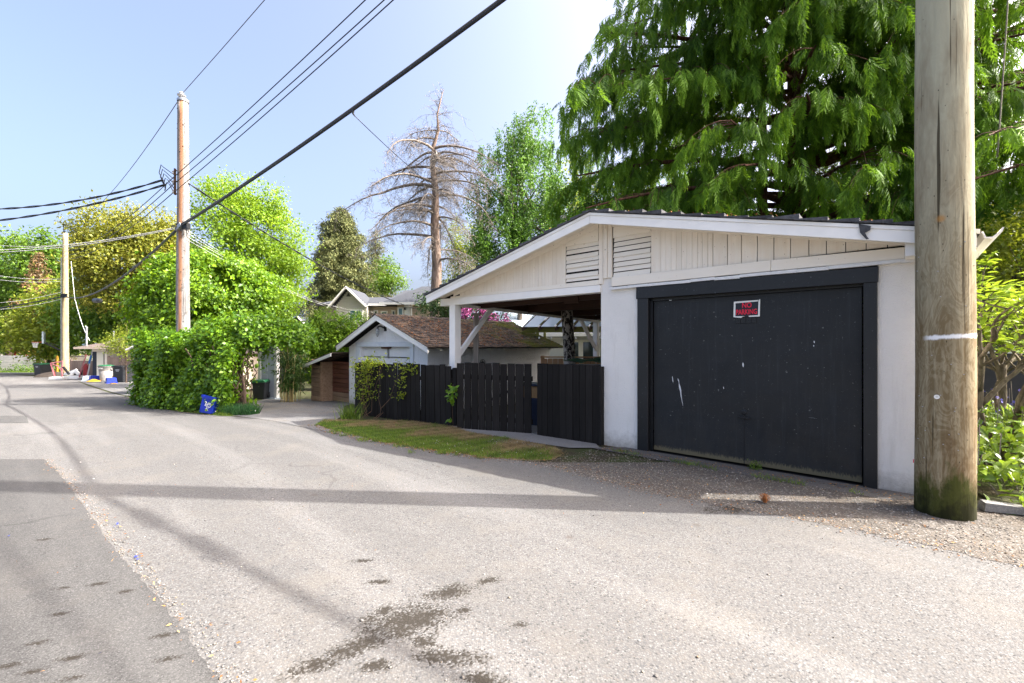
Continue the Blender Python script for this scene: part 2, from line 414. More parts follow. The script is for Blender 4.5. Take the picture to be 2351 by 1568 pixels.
# the dry bank and grass in front of the black fence
def grass_poly_z(x, y): return terrain(y) + .02
isl_l = [(.25,5.72),(-.35,5.86),(-1.2,6.32),(-2.2,7.0),(-3.2,7.9),(-3.95,8.8),(-4.1,9.5)]
isl_r = [(.50,5.72),(.72,6.05),(.62,6.45),(.05,7.0),(-.75,7.7),(-1.15,8.45),(-2.2,9.3),(-3.4,9.9)]
isl_l2 = [(isl_l[0][0],5.72)]+isl_l[1:]
sheet('verge_bank', ragged(isl_l, .09), ragged(isl_r[:-1], .05), M_DRYSOIL, .0045, 4, .2)
hb_l = [(-6.9,10.35),(-8.6,11.3),(-11.3,13.2),(-14.7,16.7)]
hb_r = [(-6.0,10.35),(-6.4,11.3),(-7.6,13.2),(-9.5,16.7)]
sheet('hedge_verge', hb_l, hb_r, M_LAWN, .0045, 4, .4)
sheet('far_lawn', [(-90,46.2),(-90,52)], [(-36,46.2),(-36,52)], M_LAWN, .004, 3)
sheet('garden_bed', [(4.95,3.55),(4.6,4.2),(5.0,5.0),(9.5,10)], [(14,3.55),(14,4.2),(14,5.0),(14,10)], M_SOIL, .03, 4)

# ------------------------------------------------------------------ materials of the buildings
def stucco(name, col, grime=.25):
    t = NT(name); v = t.coord()
    f = t.noise(v, 95, 4, .6); f2 = t.vor(v, 120, 'Distance')
    h = t.math('ADD', f, t.math('MULTIPLY', f2, .7))
    c = t.mix(t.ramp(t.noise(v, 1.6, 4, .6), [(.35, 0.0), (.7, 1.0)]), tuple(x*.93 for x in col), col)
    sx = t.n('ShaderNodeSeparateXYZ'); t.l(v, sx.inputs[0])
    lo = t.math('ADD', sx.outputs['Z'], t.math('MULTIPLY', t.noise(v, 12, 5, .7), .35))
    c = t.mix(t.ramp(lo, [(.12, .75), (.42, 0.0)]), c, (.22,.19,.14))      # splash dirt near the ground
    c = t.mix(t.ramp(t.noise(v, 60, 3), [(.70, 0.0), (.78, grime)]), c, (.35,.33,.29))
    c = t.mix(t.ramp(t.noise(t.coord((1,1,.10)), 7, 5, .7), [(.54, 0.0), (.74, .28)]), c, (.50,.46,.39))
    return t.done(t.pbr(c, .9, t.bump(h, .75, .012), 0, .15))
M_STUCCO = stucco('white_stucco', (.89,.855,.80))
M_STUCCO_BLUE = stucco('pale_grey_stucco', (.86,.86,.85))
M_CREAM = wood('cream_paint', (.79,.69,.56), (.88,.81,.70), .6, 2.2, (1,1,.1), .14, .07, .3, (.30,.22,.14))
M_CREAMH = wood('cream_paint_level', (.84,.76,.64), (.87,.805,.70), .6, 2.2, (.1,1,1), .10, .04, .3, (.30,.22,.14))
M_WHITE = plain('white_paint', (.89,.86,.81), .5, .05, 5, .05, 40)
M_BLACKWOOD = wood('black_stained_wood', (.0085,.0078,.0072), (.026,.023,.021), .65, 2.6, (1,1,.10), .6, .6, .10, (.07,.065,.06))
def black_paint(name):
    t = NT(name); v = t.coord(); sx = t.n('ShaderNodeSeparateXYZ'); t.l(v, sx.inputs[0])
    c = t.mix(t.ramp(t.noise(v, 1.2, 4), [(.3, 0.0), (.7, 1.0)]), (.0075,.0085,.0095), (.0135,.0155,.0175))
    c = t.mix(t.ramp(t.noise(v, 30, 2, .5), [(.725, 0.0), (.755, .7)]), c, (.16,.16,.15))
    c = t.mix(t.ramp(t.noise(v, 70, 2, .5), [(.70, 0.0), (.73, .5)]), c, (.09,.09,.09))
    dz = t.math('ADD', t.math('MULTIPLY', sx.outputs['Z'], .9), t.math('MULTIPLY', t.noise(t.coord((3,1,1.2)), 2.5, 5, .7), .9))
    c = t.mix(t.ramp(dz, [(.45, .55), (.95, 0.0)]), c, (.040,.036,.031))          # road dust splashed on the lower part
    c = t.mix(t.ramp(t.noise(t.coord((5,1,.25)), 6, 4, .6), [(.55, 0.0), (.75, .35)]), c, (.035,.040,.046))
    e = t.math('ADD', sx.outputs['Z'], t.math('MULTIPLY', t.math('SUBTRACT', t.noise(t.coord((26,1,7)), 3, 4, .7), .5), .14))
    c = t.mix(t.ramp(e, [(.055, .9), (.095, 0.0)]), c, (.15,.125,.07))          # worn, mossy bottom edge
    return t.done(t.pbr(c, t.ramp(t.noise(v, 2.5, 4), [(.3,.40),(.7,.62)]), t.bump(t.noise(v, 5, 4), .35, .012), 0, .35))
M_DOORBLACK = black_paint('black_door_paint')
M_FRAMEBLACK = wood('black_frame_paint', (.0035,.004,.0045), (.009,.0098,.011), .45, 2.2, (.15,1,.15), .55, .1, .45, (.06,.065,.07))
M_SCRATCH = plain('bare_white_scratch', (.62,.63,.64), .7)
M_SHAKE = wood('weathered_shake', (.032,.033,.036), (.115,.115,.12), .9, 2.5, (1,.08,1), .8, .6, .15)
M_BROWNBEAM = wood('dark_brown_beam', (.030,.013,.008), (.060,.026,.014), .6, 2.2, (.08,1,1), .3, .2, .3)
M_UNDER = wood('roof_underside', (.028,.018,.012), (.05,.032,.02), .85, 2, (1,.1,1), .3, .3, .2)
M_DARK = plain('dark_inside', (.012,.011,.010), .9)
M_METAL = plain('galvanised_metal', (.38,.39,.40), .4, .1, 8, .05, 50, .8)
M_BLKMETAL = plain('black_metal', (.012,.013,.015), .4, .2, 8, .1, 50, .2)
M_RUST = plain('rusty_iron', (.10,.045,.02), .8, .4)
M_RED = plain('red_lettering', (.75,.012,.045), .45, .05)
M_SIGNBLK = plain('sign_black', (.010,.010,.018), .35, .1)
M_BORDER = plain('sign_white', (.80,.79,.74), .45, .06)
M_FLASH = plain('white_flashing', (.74,.735,.72), .5, .12, 14, .1, 60)
M_DEBRIS = plain('rust_brown_leaves', (.30,.11,.03), .9, .4, 20)

# ------------------------------------------------------------------ the near garage with its carport
UX, UY = .7528, -.6584
GRZ = math.atan2(UY, UX)
GO = Vector((3.769, 4.673, 0))
GM = Matrix.Translation(GO) @ Matrix.Rotation(GRZ, 4, 'Z')
G = thing('carport_garage', 'cream and white garage with a wide black door and an open carport', 'garage', GO, GRZ)
PK, SL = -3.15, .24
def roof_z(x, off=0): return 3.50 - SL*abs(x-PK) + off

w_ = obj('wall', MB().box(-3.17,-2.56,0,.16,-.25,2.40), M_STUCCO, G)
obj('wall', MB().box(-3.17,-2.985,.004,.16,2.40,2.60), M_STUCCO, G)
obj('wall', MB().box(.118,.62,0,.16,-.25,2.36), M_STUCCO, G)
obj('wall', MB().box(.47,.62,.16,6.0,-.25,2.40), M_STUCCO, G)
obj('wall', MB().box(-3.17,-3.02,.16,6.0,-.35,2.40), M_STUCCO, G)
obj('wall', MB().box(-3.02,.47,5.85,6.0,-.3,2.40), M_STUCCO, G)
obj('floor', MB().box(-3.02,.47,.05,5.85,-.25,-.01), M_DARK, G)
# door frame
obj('door_frame', MB().box(-2.56,-2.395,-.035,.13,-.20,2.30), M_FRAMEBLACK, G, bevel=.006)
obj('door_frame', MB().box(.0,.118,-.035,.13,-.20,2.30), M_FRAMEBLACK, G, bevel=.006)
obj('door_frame', MB().prism([(-2.575,2.192),(.125,2.176),(.128,2.345),(-2.575,2.375)], -.045, .125), M_FRAMEBLACK, G, bevel=.006)
obj('door_stop', MB().box(-2.395,-2.36,.045,.075,0,2.19), M_FRAMEBLACK, G)
obj('door_stop', MB().box(-2.395,-.0,.045,.073,2.155,2.19), M_FRAMEBLACK, G)
obj('wall', MB().box(-2.56,.118,.02,.16,2.30,2.42), M_DARK, G)
D = obj('door', MB().box(-2.358,-.012,.078,.12,.018,2.153), M_DOORBLACK, G, bevel=.004)
hd = MB(); hd.lathe([(.034,0),(.034,.008),(.020,.012),(.020,.014)], 14)
M90 = Matrix.Rotation(math.radians(90), 3, 'X')
hd.v = [tuple(M90 @ Vector(p)) for p in hd.v]
obj('keyhole_ring', hd, M_BLKMETAL, D, (-1.175,.078,.672))
hb = MB().beam((-1.245,.055,.612),(-1.105,.055,.598),.022,.022).beam((-1.175,.055,.605),(-1.175,.079,.605),.02,.05)
obj('handle', hb, M_BLKMETAL, D, bevel=.004)
obj('seam_strip', MB().box(-1.179,-1.171,.075,.079,.02,.57), M_BLKMETAL, D)
rv = MB()
for k in range(9):
    for dx in (-.035,.035): rv.box(-1.175+dx-.004,-1.175+dx+.004,.075,.079,.05+k*.06,.057+k*.06)
tag(obj('rivets', rv, M_BLKMETAL, D), kind='stuff')
sc = MB()
for (x, z, dx, dz, w) in ((-2.003,1.033,.045,-.22,.016),(-1.985,.92,.045,-.24,.010),(-2.012,1.06,.02,-.06,.010),(-2.089,1.085,.012,-.085,.014),(-1.19,1.30,.004,-.060,.020),
                          (-.445,1.57,.003,-.03,.008),(-.450,1.52,.003,-.02,.008),(-.20,1.0,.03,0,.008),(-.50,.68,.09,-.006,.006),(-1.42,.98,.003,-.03,.010)):
    n = 5; pts = []
    for i in range(n+1):
        t = i/n; ww = w*.5*math.sin(math.pi*min(.98, max(.03, t)))*(1+.4*R.uniform(-1,1)); pts.append((x+dx*t, z+dz*t, ww))
    poly = [(a-c, b) for a, b, c in pts] + [(a+c, b) for a, b, c in reversed(pts)]
    sc.prism(poly, .0755, .0785)
tag(obj('scratches', sc, M_SCRATCH, D), kind='stuff')
# flashing, trim board
fl = MB()
xs = np.linspace(-2.985, .60, 13)
for a, b in zip(xs[:-1], xs[1:]):
    z0 = 2.395 - .012*(a+2.985)/3.6 + R.uniform(-.004,.004); fl.prism([(a,z0-.03),(b-.001,z0-.031+R.uniform(-.006,.004)),(b-.001,z0+.005),(a,z0+.005)], -.066, .0)
obj('flashing', fl, M_FLASH, G)
obj('trim_board', MB().prism([(-2.965,2.412),(-.86,2.405),(-.86,2.535),(-2.965,2.55)], -.052, -.012), M_CREAMH, G, bevel=.004)
obj('trim_board', MB().prism([(-.857,2.405),(.33,2.392),(.33,2.512),(-.857,2.535)], -.050, -.012), M_CREAMH, G, bevel=.004)
obj('gutter_bracket', MB().box(.33,.42,-.30,-.02,2.38,2.56), M_WHITE, G)
# gable sheathing behind the boards
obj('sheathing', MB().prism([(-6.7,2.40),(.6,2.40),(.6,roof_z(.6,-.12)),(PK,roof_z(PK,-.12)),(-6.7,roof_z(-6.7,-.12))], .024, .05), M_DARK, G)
def gable_board(x0, x1, zb, m=M_CREAM, y0=-.004, top=-.075, gap=.006):
    a, b = x0+gap/2, x1-gap/2
    poly = [(a,zb),(b,zb),(b,roof_z(b,top)),(a,roof_z(a,top))]
    if a < PK < b: poly = [(a,zb),(b,zb),(b,roof_z(b,top)),(PK,roof_z(PK,top)),(a,roof_z(a,top))]
    if min(roof_z(a,top), roof_z(b,top)) - zb < .01: return
    o = obj('gable_board', MB().prism(poly, y0, .022), m, G, loc=(0, R.uniform(-.002,.002), 0))
    return o
RB = [-2.364,-2.22,-2.15,-2.075,-2.00,-1.93,-1.86,-1.79,-1.72,-1.655,-1.59,-1.526,-1.351,-1.187,-1.011,-.834,-.664,-.485,-.322,-.15,.024,.197,.40]
for a, b in zip(RB[:-1], RB[1:]): gable_board(a, b, 2.54, gap=.0025 if b < -1.53 else .008)
LB = [-3.827,-4.005,-4.099,-4.252,-4.32,-4.389,-4.469,-4.53,-4.602,-4.748,-4.963,-5.152,-5.335,-5.524,-5.67,-5.732,-5.806,-5.882,-5.946,-6.023,-6.101,-6.167,-6.234,-6.32,-6.42]
for a, b in zip(LB[1:], LB[:-1]): gable_board(a, b, 2.535, gap=R.choice((.002,.003,.005)))
# top rails under the roof and bottom rail over the carport
obj('rail', MB().prism([(-6.69,2.508),(-3.2,2.462),(-3.2,2.54),(-6.69,2.54)], -.022, .02), M_CREAMH, G)
for s, xa, xb in ((0,-6.6,-3.21),(1,-2.97,.35)):
    obj('rail', MB().prism([(xa,roof_z(xa,-.135)),(xb,roof_z(xb,-.135)),(xb,roof_z(xb,-.06)),(xa,roof_z(xa,-.06))], -.02, -.006), M_CREAMH, G)
# the two louvred vents
for x0, x1 in ((-3.824,-3.208),(-2.960,-2.367)):
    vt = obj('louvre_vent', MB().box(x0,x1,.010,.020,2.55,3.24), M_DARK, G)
    top = roof_z(x0 if x0 < PK else x1, -.15)
    obj('top_board', MB().prism([(x0+.004,2.55+.60),(x1-.004,2.55+.60),(x1-.004,roof_z(x1,-.136)),(x0+.004,roof_z(x0,-.136))], -.012, .012), M_CREAMH, vt)
    n = 8
    for k in range(n):
        z = 2.556 + k*.0745
        mb = MB(); h = .0715
        mb.prism([(-.012,z),(.010,z+h*.98),(.020,z+h),(-.001,z)], x0+.006, x1-.006, 'x')
        obj('slat', mb, M_CREAMH, vt, loc=(0, R.uniform(-.003,.001), 0), rot=(0, R.uniform(-.004,.004), 0))
for x0, x1, y in ((-3.198,-3.128,-.022),(-3.116,-3.05,-.034),(-3.046,-2.975,-.024)):
    obj('mullion_post', MB().box(x0,x1,y,.018,2.47 if x1 < -3.1 else 2.55,roof_z(x0,-.07)), M_CREAM, G, bevel=.003)
obj('end_block', MB().box(-3.10,-3.06,-.06,-.036,3.30,3.36), M_CREAM, G)
# carport beams and posts
obj('beam', MB().prism([(-7.0,2.362),(-3.17,2.343),(-3.17,2.455),(-6.69,2.506),(-7.0,2.515)], -.034, .11), M_WHITE, G, bevel=.005)
obj('post', MB().box(-6.72,-6.545,-.028,.14,-.45,2.36), M_WHITE, G, bevel=.005)
obj('post', MB().box(-6.72,-6.58,5.75,5.9,-.6,2.25), M_WHITE, G, bevel=.005)
obj('side_beam', MB().beam((-6.64,.14,2.375),(-6.64,6.0,2.28),.12,.05), M_WHITE, G)
obj('side_beam', MB().beam((-6.63,.14,2.47),(-6.63,6.0,2.375),.10,.138), M_BROWNBEAM, G)
obj('brace', MB().beam((-6.62,.10,1.28),(-6.62,1.12,2.36),.07,.10), M_WHITE, G, bevel=.004)
obj('brace', MB().beam((-6.62,5.78,1.40),(-6.62,4.85,2.33),.07,.10), M_WHITE, G, bevel=.004)
for y in (.75, 2.4, 4.1, 5.7):
    obj('tie_beam', MB().box(-6.58,-3.17,y,y+.07,2.34,2.56), M_BROWNBEAM, G)
    obj('tie_beam', MB().box(-3.019,.47,y+.07,y+.13,2.40,2.56), M_BROWNBEAM, G)
obj('splice_plate', MB().box(-4.35,-4.05,.72,.748,2.30,2.56), M_BROWNBEAM, G)
for y in np.arange(.35, 6.2, .6):
    for s in (-1, 1):
        xe = -7.0 if s < 0 else .7
        obj('rafter', MB().prism([(xe,roof_z(xe,-.20)),(PK-.0*s,roof_z(PK,-.20)),(PK,roof_z(PK,-.085)),(xe,roof_z(xe,-.085))], y-.02, y+.02), M_UNDER, G)
# roof: deck, rake boards, soffit boards, shakes
RF = obj('roof', MB().prism([(-7.06,roof_z(-7.06,-.03)),(-7.06,roof_z(-7.06,-.012)),(PK,roof_z(PK,-.012)),(.83,roof_z(.83,-.012)),(.83,roof_z(.83,-.03)),(PK,roof_z(PK,-.03))], -.35, 6.35), M_UNDER, G)
obj('under_deck', MB().prism([(-7.05,roof_z(-7.05,-.062)),(PK,roof_z(PK,-.062)),(.82,roof_z(.82,-.062)),(.82,roof_z(.82,-.033)),(PK,roof_z(PK,-.033)),(-7.05,roof_z(-7.05,-.033))], .03, 6.34), M_UNDER, RF)
obj('rake_board', MB().prism([(-7.05,roof_z(-7.05,-.165)),(PK-.002,roof_z(PK,-.165)),(PK-.002,roof_z(PK,-.046)),(-7.05,roof_z(-7.05,-.046))], -.37, -.335), M_WHITE, G, bevel=.003)
obj('rake_board', MB().prism([(PK+.002,roof_z(PK,-.165)),(.80,roof_z(.80,-.165)),(.80,roof_z(.80,-.046)),(PK+.002,roof_z(PK,-.046))], -.37, -.335), M_WHITE, G, bevel=.003)
for xa, xb in ((-7.06,PK-.001),(PK+.001,.82)):
    obj('drip_board', MB().prism([(xa,roof_z(xa,-.045)),(xb,roof_z(xb,-.045)),(xb,roof_z(xb,-.008)),(xa,roof_z(xa,-.008))], -.382, -.345), M_WHITE, G)
for s in (-1, 1):
    for k in range(14):
        d0, d1 = k*.29+.03, (k+1)*.29+.022
        xa, xb = PK+s*d0, PK+s*d1
        if xb < -6.95 or xb > .75: continue
        zo = R.uniform(-.004, .002)
        obj('soffit_board', MB().prism([(xa,roof_z(xa,-.062+zo)),(xb,roof_z(xb,-.062+zo)),(xb,roof_z(xb,-.04)),(xa,roof_z(xa,-.04))], -.333, .02), M_CREAMH, G)
for s in (-1, 1):                                   # shakes: the row along the rake one by one, the rest of the roof as one part
    rest = MB(); row = 0; d = .02
    while True:
        L = .26 + R.uniform(-.012,.012); xa = PK + s*d; xb = PK + s*(d+L+.05)
        if xb < -7.14 or xb > .90: break
        y = -.405 + R.uniform(-.012,.012)
        first = True
        while y < 6.35:
            w = R.uniform(.10,.24) if not first else R.uniform(.16,.3)
            th = R.uniform(.030,.055); wob = R.uniform(-.006,.008)
            poly = [(xa,roof_z(xa,.0)),(xa,roof_z(xa,.010)),(xb,roof_z(xb,.010+th+wob)),(xb,roof_z(xb,.002+wob))]
            if first: obj('shingle', MB().prism(poly, y, y+w-.006), M_SHAKE, RF)
            else: rest.prism(poly, y, y+w-.006)
            first = False; y += w
        d += L; row += 1
    tag(obj('shingles', rest, M_SHAKE, RF), kind='stuff')
rd = MB()
for k in range(16): rd.box(PK-.11,PK+.11,-.41+k*.42,-.41+(k+1)*.42+.05,3.502+.004*(k%2),3.522+.004*(k%2))
obj('ridge_cap', rd, M_SHAKE, RF)
# dead leaves caught on the shakes
n = 520; dx = np.concatenate([NR.uniform(-3.7,3.6,n)]); yy = NR.uniform(-.36,.5,n)
cl = np.array([-2.9,-2.25,-1.7,-.6,.2,.7,1.3,1.9,2.5,3.2]); dx = cl[NR.integers(0,len(cl),n)] + NR.normal(0,.10,n)
zz = np.array([roof_z(PK+d, .045) for d in dx])
pos = np.stack([PK+dx, yy, zz+NR.uniform(0,.03,n)], 1)
V, F, idx = scatter(LEAF, LEAF_F, pos, frames(rnd_dir(n,NR)*[1,1,.5], rnd_dir(n,NR)+[0,0,.6]), NR.uniform(.02,.045,n))
soup('roof_litter', V, F, M_DEBRIS, G, kind='stuff')
# gutter on the right eave
gu = MB(); prof = [(.83,2.52),(.85,2.455),(.90,2.45),(.955,2.50),(.965,2.535),(.953,2.535),(.942,2.505),(.895,2.464),(.858,2.467),(.842,2.52)]
gu.prism(prof, -.36, 6.3)
obj('gutter', gu, M_WHITE, G)
# hanging strip of torn tar paper at the right rake
tp = MB().prism([(-.02,2.74),(.075,2.70),(.07,2.66),(.03,2.64),(.045,2.60),(.06,2.575),(.04,2.572),(.015,2.61),(-.01,2.65)], -.395, -.388)
obj('torn_paper', tp, M_SHAKE, G)

# the sign and the house number on the door
def text_mesh(txt, size, depth=.001, bold=.0, sx=1.0, spacing=1.0):
    cu = bpy.data.curves.new('lettering', 'FONT'); cu.body = txt; cu.size = size; cu.extrude = depth; cu.offset = bold
    cu.align_x = 'CENTER'; cu.align_y = 'CENTER'; cu.space_character = spacing
    o = bpy.data.objects.new('lettering', cu); COL.objects.link(o)
    dg = bpy.context.evaluated_depsgraph_get(); me = bpy.data.meshes.new_from_object(o.evaluated_get(dg))
    bpy.data.objects.remove(o); bpy.data.curves.remove(cu)
    me.materials.clear()
    for v in me.vertices: v.co.x *= sx
    return me
UPR = (math.radians(90), 0, 0)
def fac(x, y, z): return GM @ Vector((x, y, z))
sg = thing('no_parking_sign', 'small black sign with red words and a worn white border on the garage door', 'sign', fac(-1.146,.07,1.978), GRZ)
obj('backing', MB().box(-.148,.148,-.001,.007,-.098,.098), M_SIGNBLK, sg, bevel=.001)
bd = MB()
bd.prism([(-.148,.076),(.128,.084),(.128,.101),(-.146,.098)], -.004, -.001)
bd.prism([(-.152,-.100),(-.130,-.098),(-.127,.077),(-.147,.098)], -.0045, -.001)
bd.prism([(.128,-.085),(.148,-.103),(.152,.110),(.134,.100)], -.0045, -.001)
bd.prism([(-.150,-.100),(-.06,-.112),(-.05,-.100),(-.02,-.094),(-.06,-.092),(-.128,-.090)], -.004, -.001)
bd.prism([(.03,-.104),(.148,-.103),(.128,-.086),(.02,-.090)], -.004, -.001)
obj('border', bd, M_BORDER, sg)
obj('lettering', text_mesh('NO', .088, .0008, .0022, .80), M_RED, sg, (.002,-.0035,.042), UPR)
obj('lettering', text_mesh('PARKING', .088, .0008, .0022, .66), M_RED, sg, (-.002,-.0035,-.042), UPR)
hn = thing('house_number', 'black embossed number tiles just below the no parking sign', 'house number', fac(-1.155,.07,1.832), GRZ)
for k, ch in enumerate('2533'):
    tl = obj('number_tile', MB().box(-.029,.029,0,.008,-.036,.036), M_FRAMEBLACK, hn, ((k-1.5)*.0605,0,0), bevel=.003)
    obj('digit', text_mesh(ch, .062, .002, .001, .85), M_BLKMETAL, tl, (0,-.001,0), UPR)
# ------------------------------------------------------------------ black fence and the two gates
def board_mesh(h, w=1.0, t=.022):
    m = MB().prism([(0,0),(w,0),(w,h-.004),(w-.006,h),(.006,h),(0,h-.004)], 0, t).mesh('board')
    m.materials.append(M_BLACKWOOD); return m
def board_run(parent, n, L, h, gapf, zj=.015, tilt=.006, skew=0.0, base=.03):
    """boards side by side from x=0 to L in the parent's frame"""
    bm = board_mesh(1.0)
    ws = np.array([R.uniform(.9,1.12) for _ in range(n)]); ws = ws/ws.sum()*L; x = 0
    for i, w in enumerate(ws):
        o = obj('board', bm, None, parent)
        g = gapf()
        o.location = (x+g/2, R.uniform(-.003,.003), base + R.uniform(-zj,zj)*.6); o.scale = (w-g, 1, h+R.uniform(-zj,zj)-base)
        o.rotation_euler = (0, R.uniform(-tilt,tilt)+skew, 0); x += w
def run_frame(a, b):
    a, b = Vector(a), Vector(b); d = b-a
    return math.atan2(d.y, d.x), math.hypot(d.x, d.y)

fa, fb = Vector((-3.92,10.87,-.19)), Vector((-1.20,8.62,-.10))
rz, L = run_frame(fa, fb)
F = thing('board_fence', 'low fence of upright black boards half covered by a climbing vine', 'fence', fa, rz)
board_run(F, 22, L, 1.31, lambda: R.choice((.010,.016,.022,.032)), .02, .016, -.018)
for z in (.25, .98): obj('rail', MB().box(0,L,.022,.062,z,z+.08), M_BLACKWOOD, F)
for x in (.02, L*.5, L-.06): obj('post', MB().box(x-.045,x+.045,.062,.15,-.2,1.24), M_BLACKWOOD, F)
obj('post', MB().box(L-.01,L+.10,.03,.14,-.2,1.27), M_BLACKWOOD, F, bevel=.004)
ga, gb = Vector((-1.06,8.30,-.09)), Vector((.345,7.66,-.05))
rz, L = run_frame(ga, gb)
T = thing('board_gate', 'middle black board gate leaf standing slightly ajar under the carport beam', 'gate', ga, rz, 'carport gate leaves')
board_run(T, 10, L, 1.285, lambda: R.choice((.009,.012,.018,.022)), .010, .002, 0, .045)
for z in (.22, .98): obj('rail', MB().box(.0,L,.022,.062,z,z+.085), M_BLACKWOOD, T)
obj('brace', MB().beam((.05,.045,.30),(L-.05,.045,.98),.04,.08,(0,1,0)), M_BLACKWOOD, T)
ga, gb = Vector((.43,7.50,-.055)), Vector((1.345,6.69,-.01))
rz, L = run_frame(ga, gb)
T = thing('board_gate', 'black board gate leaf with a small wheel beside the white stucco pier', 'gate', ga, rz, 'carport gate leaves')
board_run(T, 10, L, 1.27, lambda: R.choice((.006,.008,.010)), .004, .001, 0, .04)
for z in (.22, .98): obj('rail', MB().box(.0,L,.022,.062,z,z+.085), M_BLACKWOOD, T)
obj('end_post', MB().box(L,L+.035,-.01,.10,-.03,1.25), M_BLACKWOOD, T)
wl = MB().lathe([(.03,-.018),(.075,-.018),(.082,-.006),(.082,.006),(.075,.018),(.03,.018)], 16); wl.v = [tuple(M90 @ Vector(p)) for p in wl.v]
obj('wheel', wl, M_BLKMETAL, T, (L-.24,.05,.065), smooth=False)

# old grey post standing in the yard behind the gates
M_GREYWOOD = wood('grey_weathered_wood', (.13,.11,.09), (.28,.25,.22), .85, 2.6, (1,1,.07), .5, .25, .15)
pp = at(1093, 700, 9.6)
t = thing('timber_post', 'weathered grey timber post standing behind the carport gates', 'post', (pp.x, pp.y, terrain(9.6)))
obj('shaft', MB().box(-.055,.055,-.055,.055,-.1,2.30), M_GREYWOOD, t, bevel=.004)
obj('cap', MB().box(-.085,.085,-.065,.065,2.30,2.355), M_GREYWOOD, t)

# rolled green tarpaulin and things stored behind the gate
M_TARP = NT('striped_tarp'); v = M_TARP.coord((1,1,1)); f = M_TARP.noise(M_TARP.coord((2,14,14)), 3, 3, .5, .5)
M_TARP = M_TARP.done(M_TARP.pbr(M_TARP.ramp(f, [(.40,(.006,.075,.05)),(.50,(.01,.12,.075)),(.56,(.30,.24,.03)),(.60,(.008,.09,.06)),(.68,(.01,.05,.05))]), .45, M_TARP.bump(f,.6,.03), 0, .4))
tp = MB(); prev = None
for j in range(9):
    for i in range(13):
        x = i/12*1.5; yv = j/8
        h = .10*math.sin(math.pi*yv)*(1-.5*(1-i/12)) + .035*R.uniform(-1,1)
        tp.v.append((x, yv*.75, 1.18 + h*(.4+.6*i/12) + .03*math.sin(i*1.7+j)))
for j in range(8):
    for i in range(12): tp.f.append((j*13+i, j*13+i+1, (j+1)*13+i+1, (j+1)*13+i))
a = at(1292, 830, 8.9)
t = thing('tarpaulin', 'crumpled green and yellow striped tarpaulin lying over stored boxes behind the gate', 'tarpaulin', (a.x, a.y, 0.02), math.radians(-16))
obj('cover', tp, M_TARP, t, smooth=True)
M_CARD = plain('cardboard', (.36,.22,.10), .8)
M_TOTE = plain('dark_blue_plastic', (.02,.03,.06), .4)
b = at(1230, 880, 8.9)
t = thing('storage_crate', 'stack of a dark tote and a cardboard box seen through the gap between the gates', 'crate', (b.x, b.y, terrain(8.9)), math.radians(-30))
obj('tote', MB().box(-.35,.35,-.2,.2,0,.55), M_TOTE, t, bevel=.01)
obj('carton', MB().box(-.3,.3,-.18,.18,.56,.80), M_CARD, t)
obj('lid', MB().box(-.36,.36,-.21,.21,.80,.84), M_TOTE, t)
t = thing('storage_bench', 'dark storage trunk under the striped tarpaulin', 'trunk', (a.x, a.y, terrain(8.9)), math.radians(-16))
obj('box', MB().box(0,1.45,.05,.7,0,1.18), M_TOTE, t)
obj('lid', MB().box(-.02,1.47,.03,.72,1.18,1.21), M_TOTE, t)

# ------------------------------------------------------------------ the neighbour's white garage
M_NSHINGLE = NT('mossy_shingles'); v = M_NSHINGLE.coord()
f = M_NSHINGLE.noise(v, 1.1, 5, .7); f2 = M_NSHINGLE.noise(v, 20, 4, .7); f3 = M_NSHINGLE.noise(v, 3.5, 5, .75)
c = M_NSHINGLE.ramp(M_NSHINGLE.noise(v, 7, 4, .6), [(.35,(.035,.028,.025)),(.5,(.068,.055,.049)),(.68,(.12,.098,.086))])
c = M_NSHINGLE.mix(M_NSHINGLE.ramp(M_NSHINGLE.math('ADD', M_NSHINGLE.math('MULTIPLY', f3, .5), M_NSHINGLE.math('MULTIPLY', f2, .5)), [(.50,0.0),(.60,.9)]), c, (.22,.145,.09))
sx = M_NSHINGLE.n('ShaderNodeSeparateXYZ'); M_NSHINGLE.l(v, sx.inputs[0])
mo = M_NSHINGLE.math('ADD', M_NSHINGLE.math('MULTIPLY', sx.outputs['Y'], .055), M_NSHINGLE.math('MULTIPLY', f, .9))
c = M_NSHINGLE.mix(M_NSHINGLE.ramp(mo, [(.62,0.0),(.80,.85)]), c, (.10,.105,.012))
M_NSHINGLE = M_NSHINGLE.done(M_NSHINGLE.pbr(c, .95, M_NSHINGLE.bump(f2, .8, .03), 0, .1))
M_BLUEGREY = plain('pale_blue_paint', (.64,.68,.72), .55, .06)
M_ROLLUP = plain('white_door_paint', (.74,.75,.76), .5, .05)
M_PLANKRED = wood('red_brown_plank', (.10,.040,.026), (.21,.088,.055), .75, 2.2, (.06,1,1), .3, .4, .2)
M_PLANKTAN = wood('tan_brown_plank', (.21,.135,.08), (.38,.26,.17), .8, 2.2, (.06,1,1), .3, .35, .2)

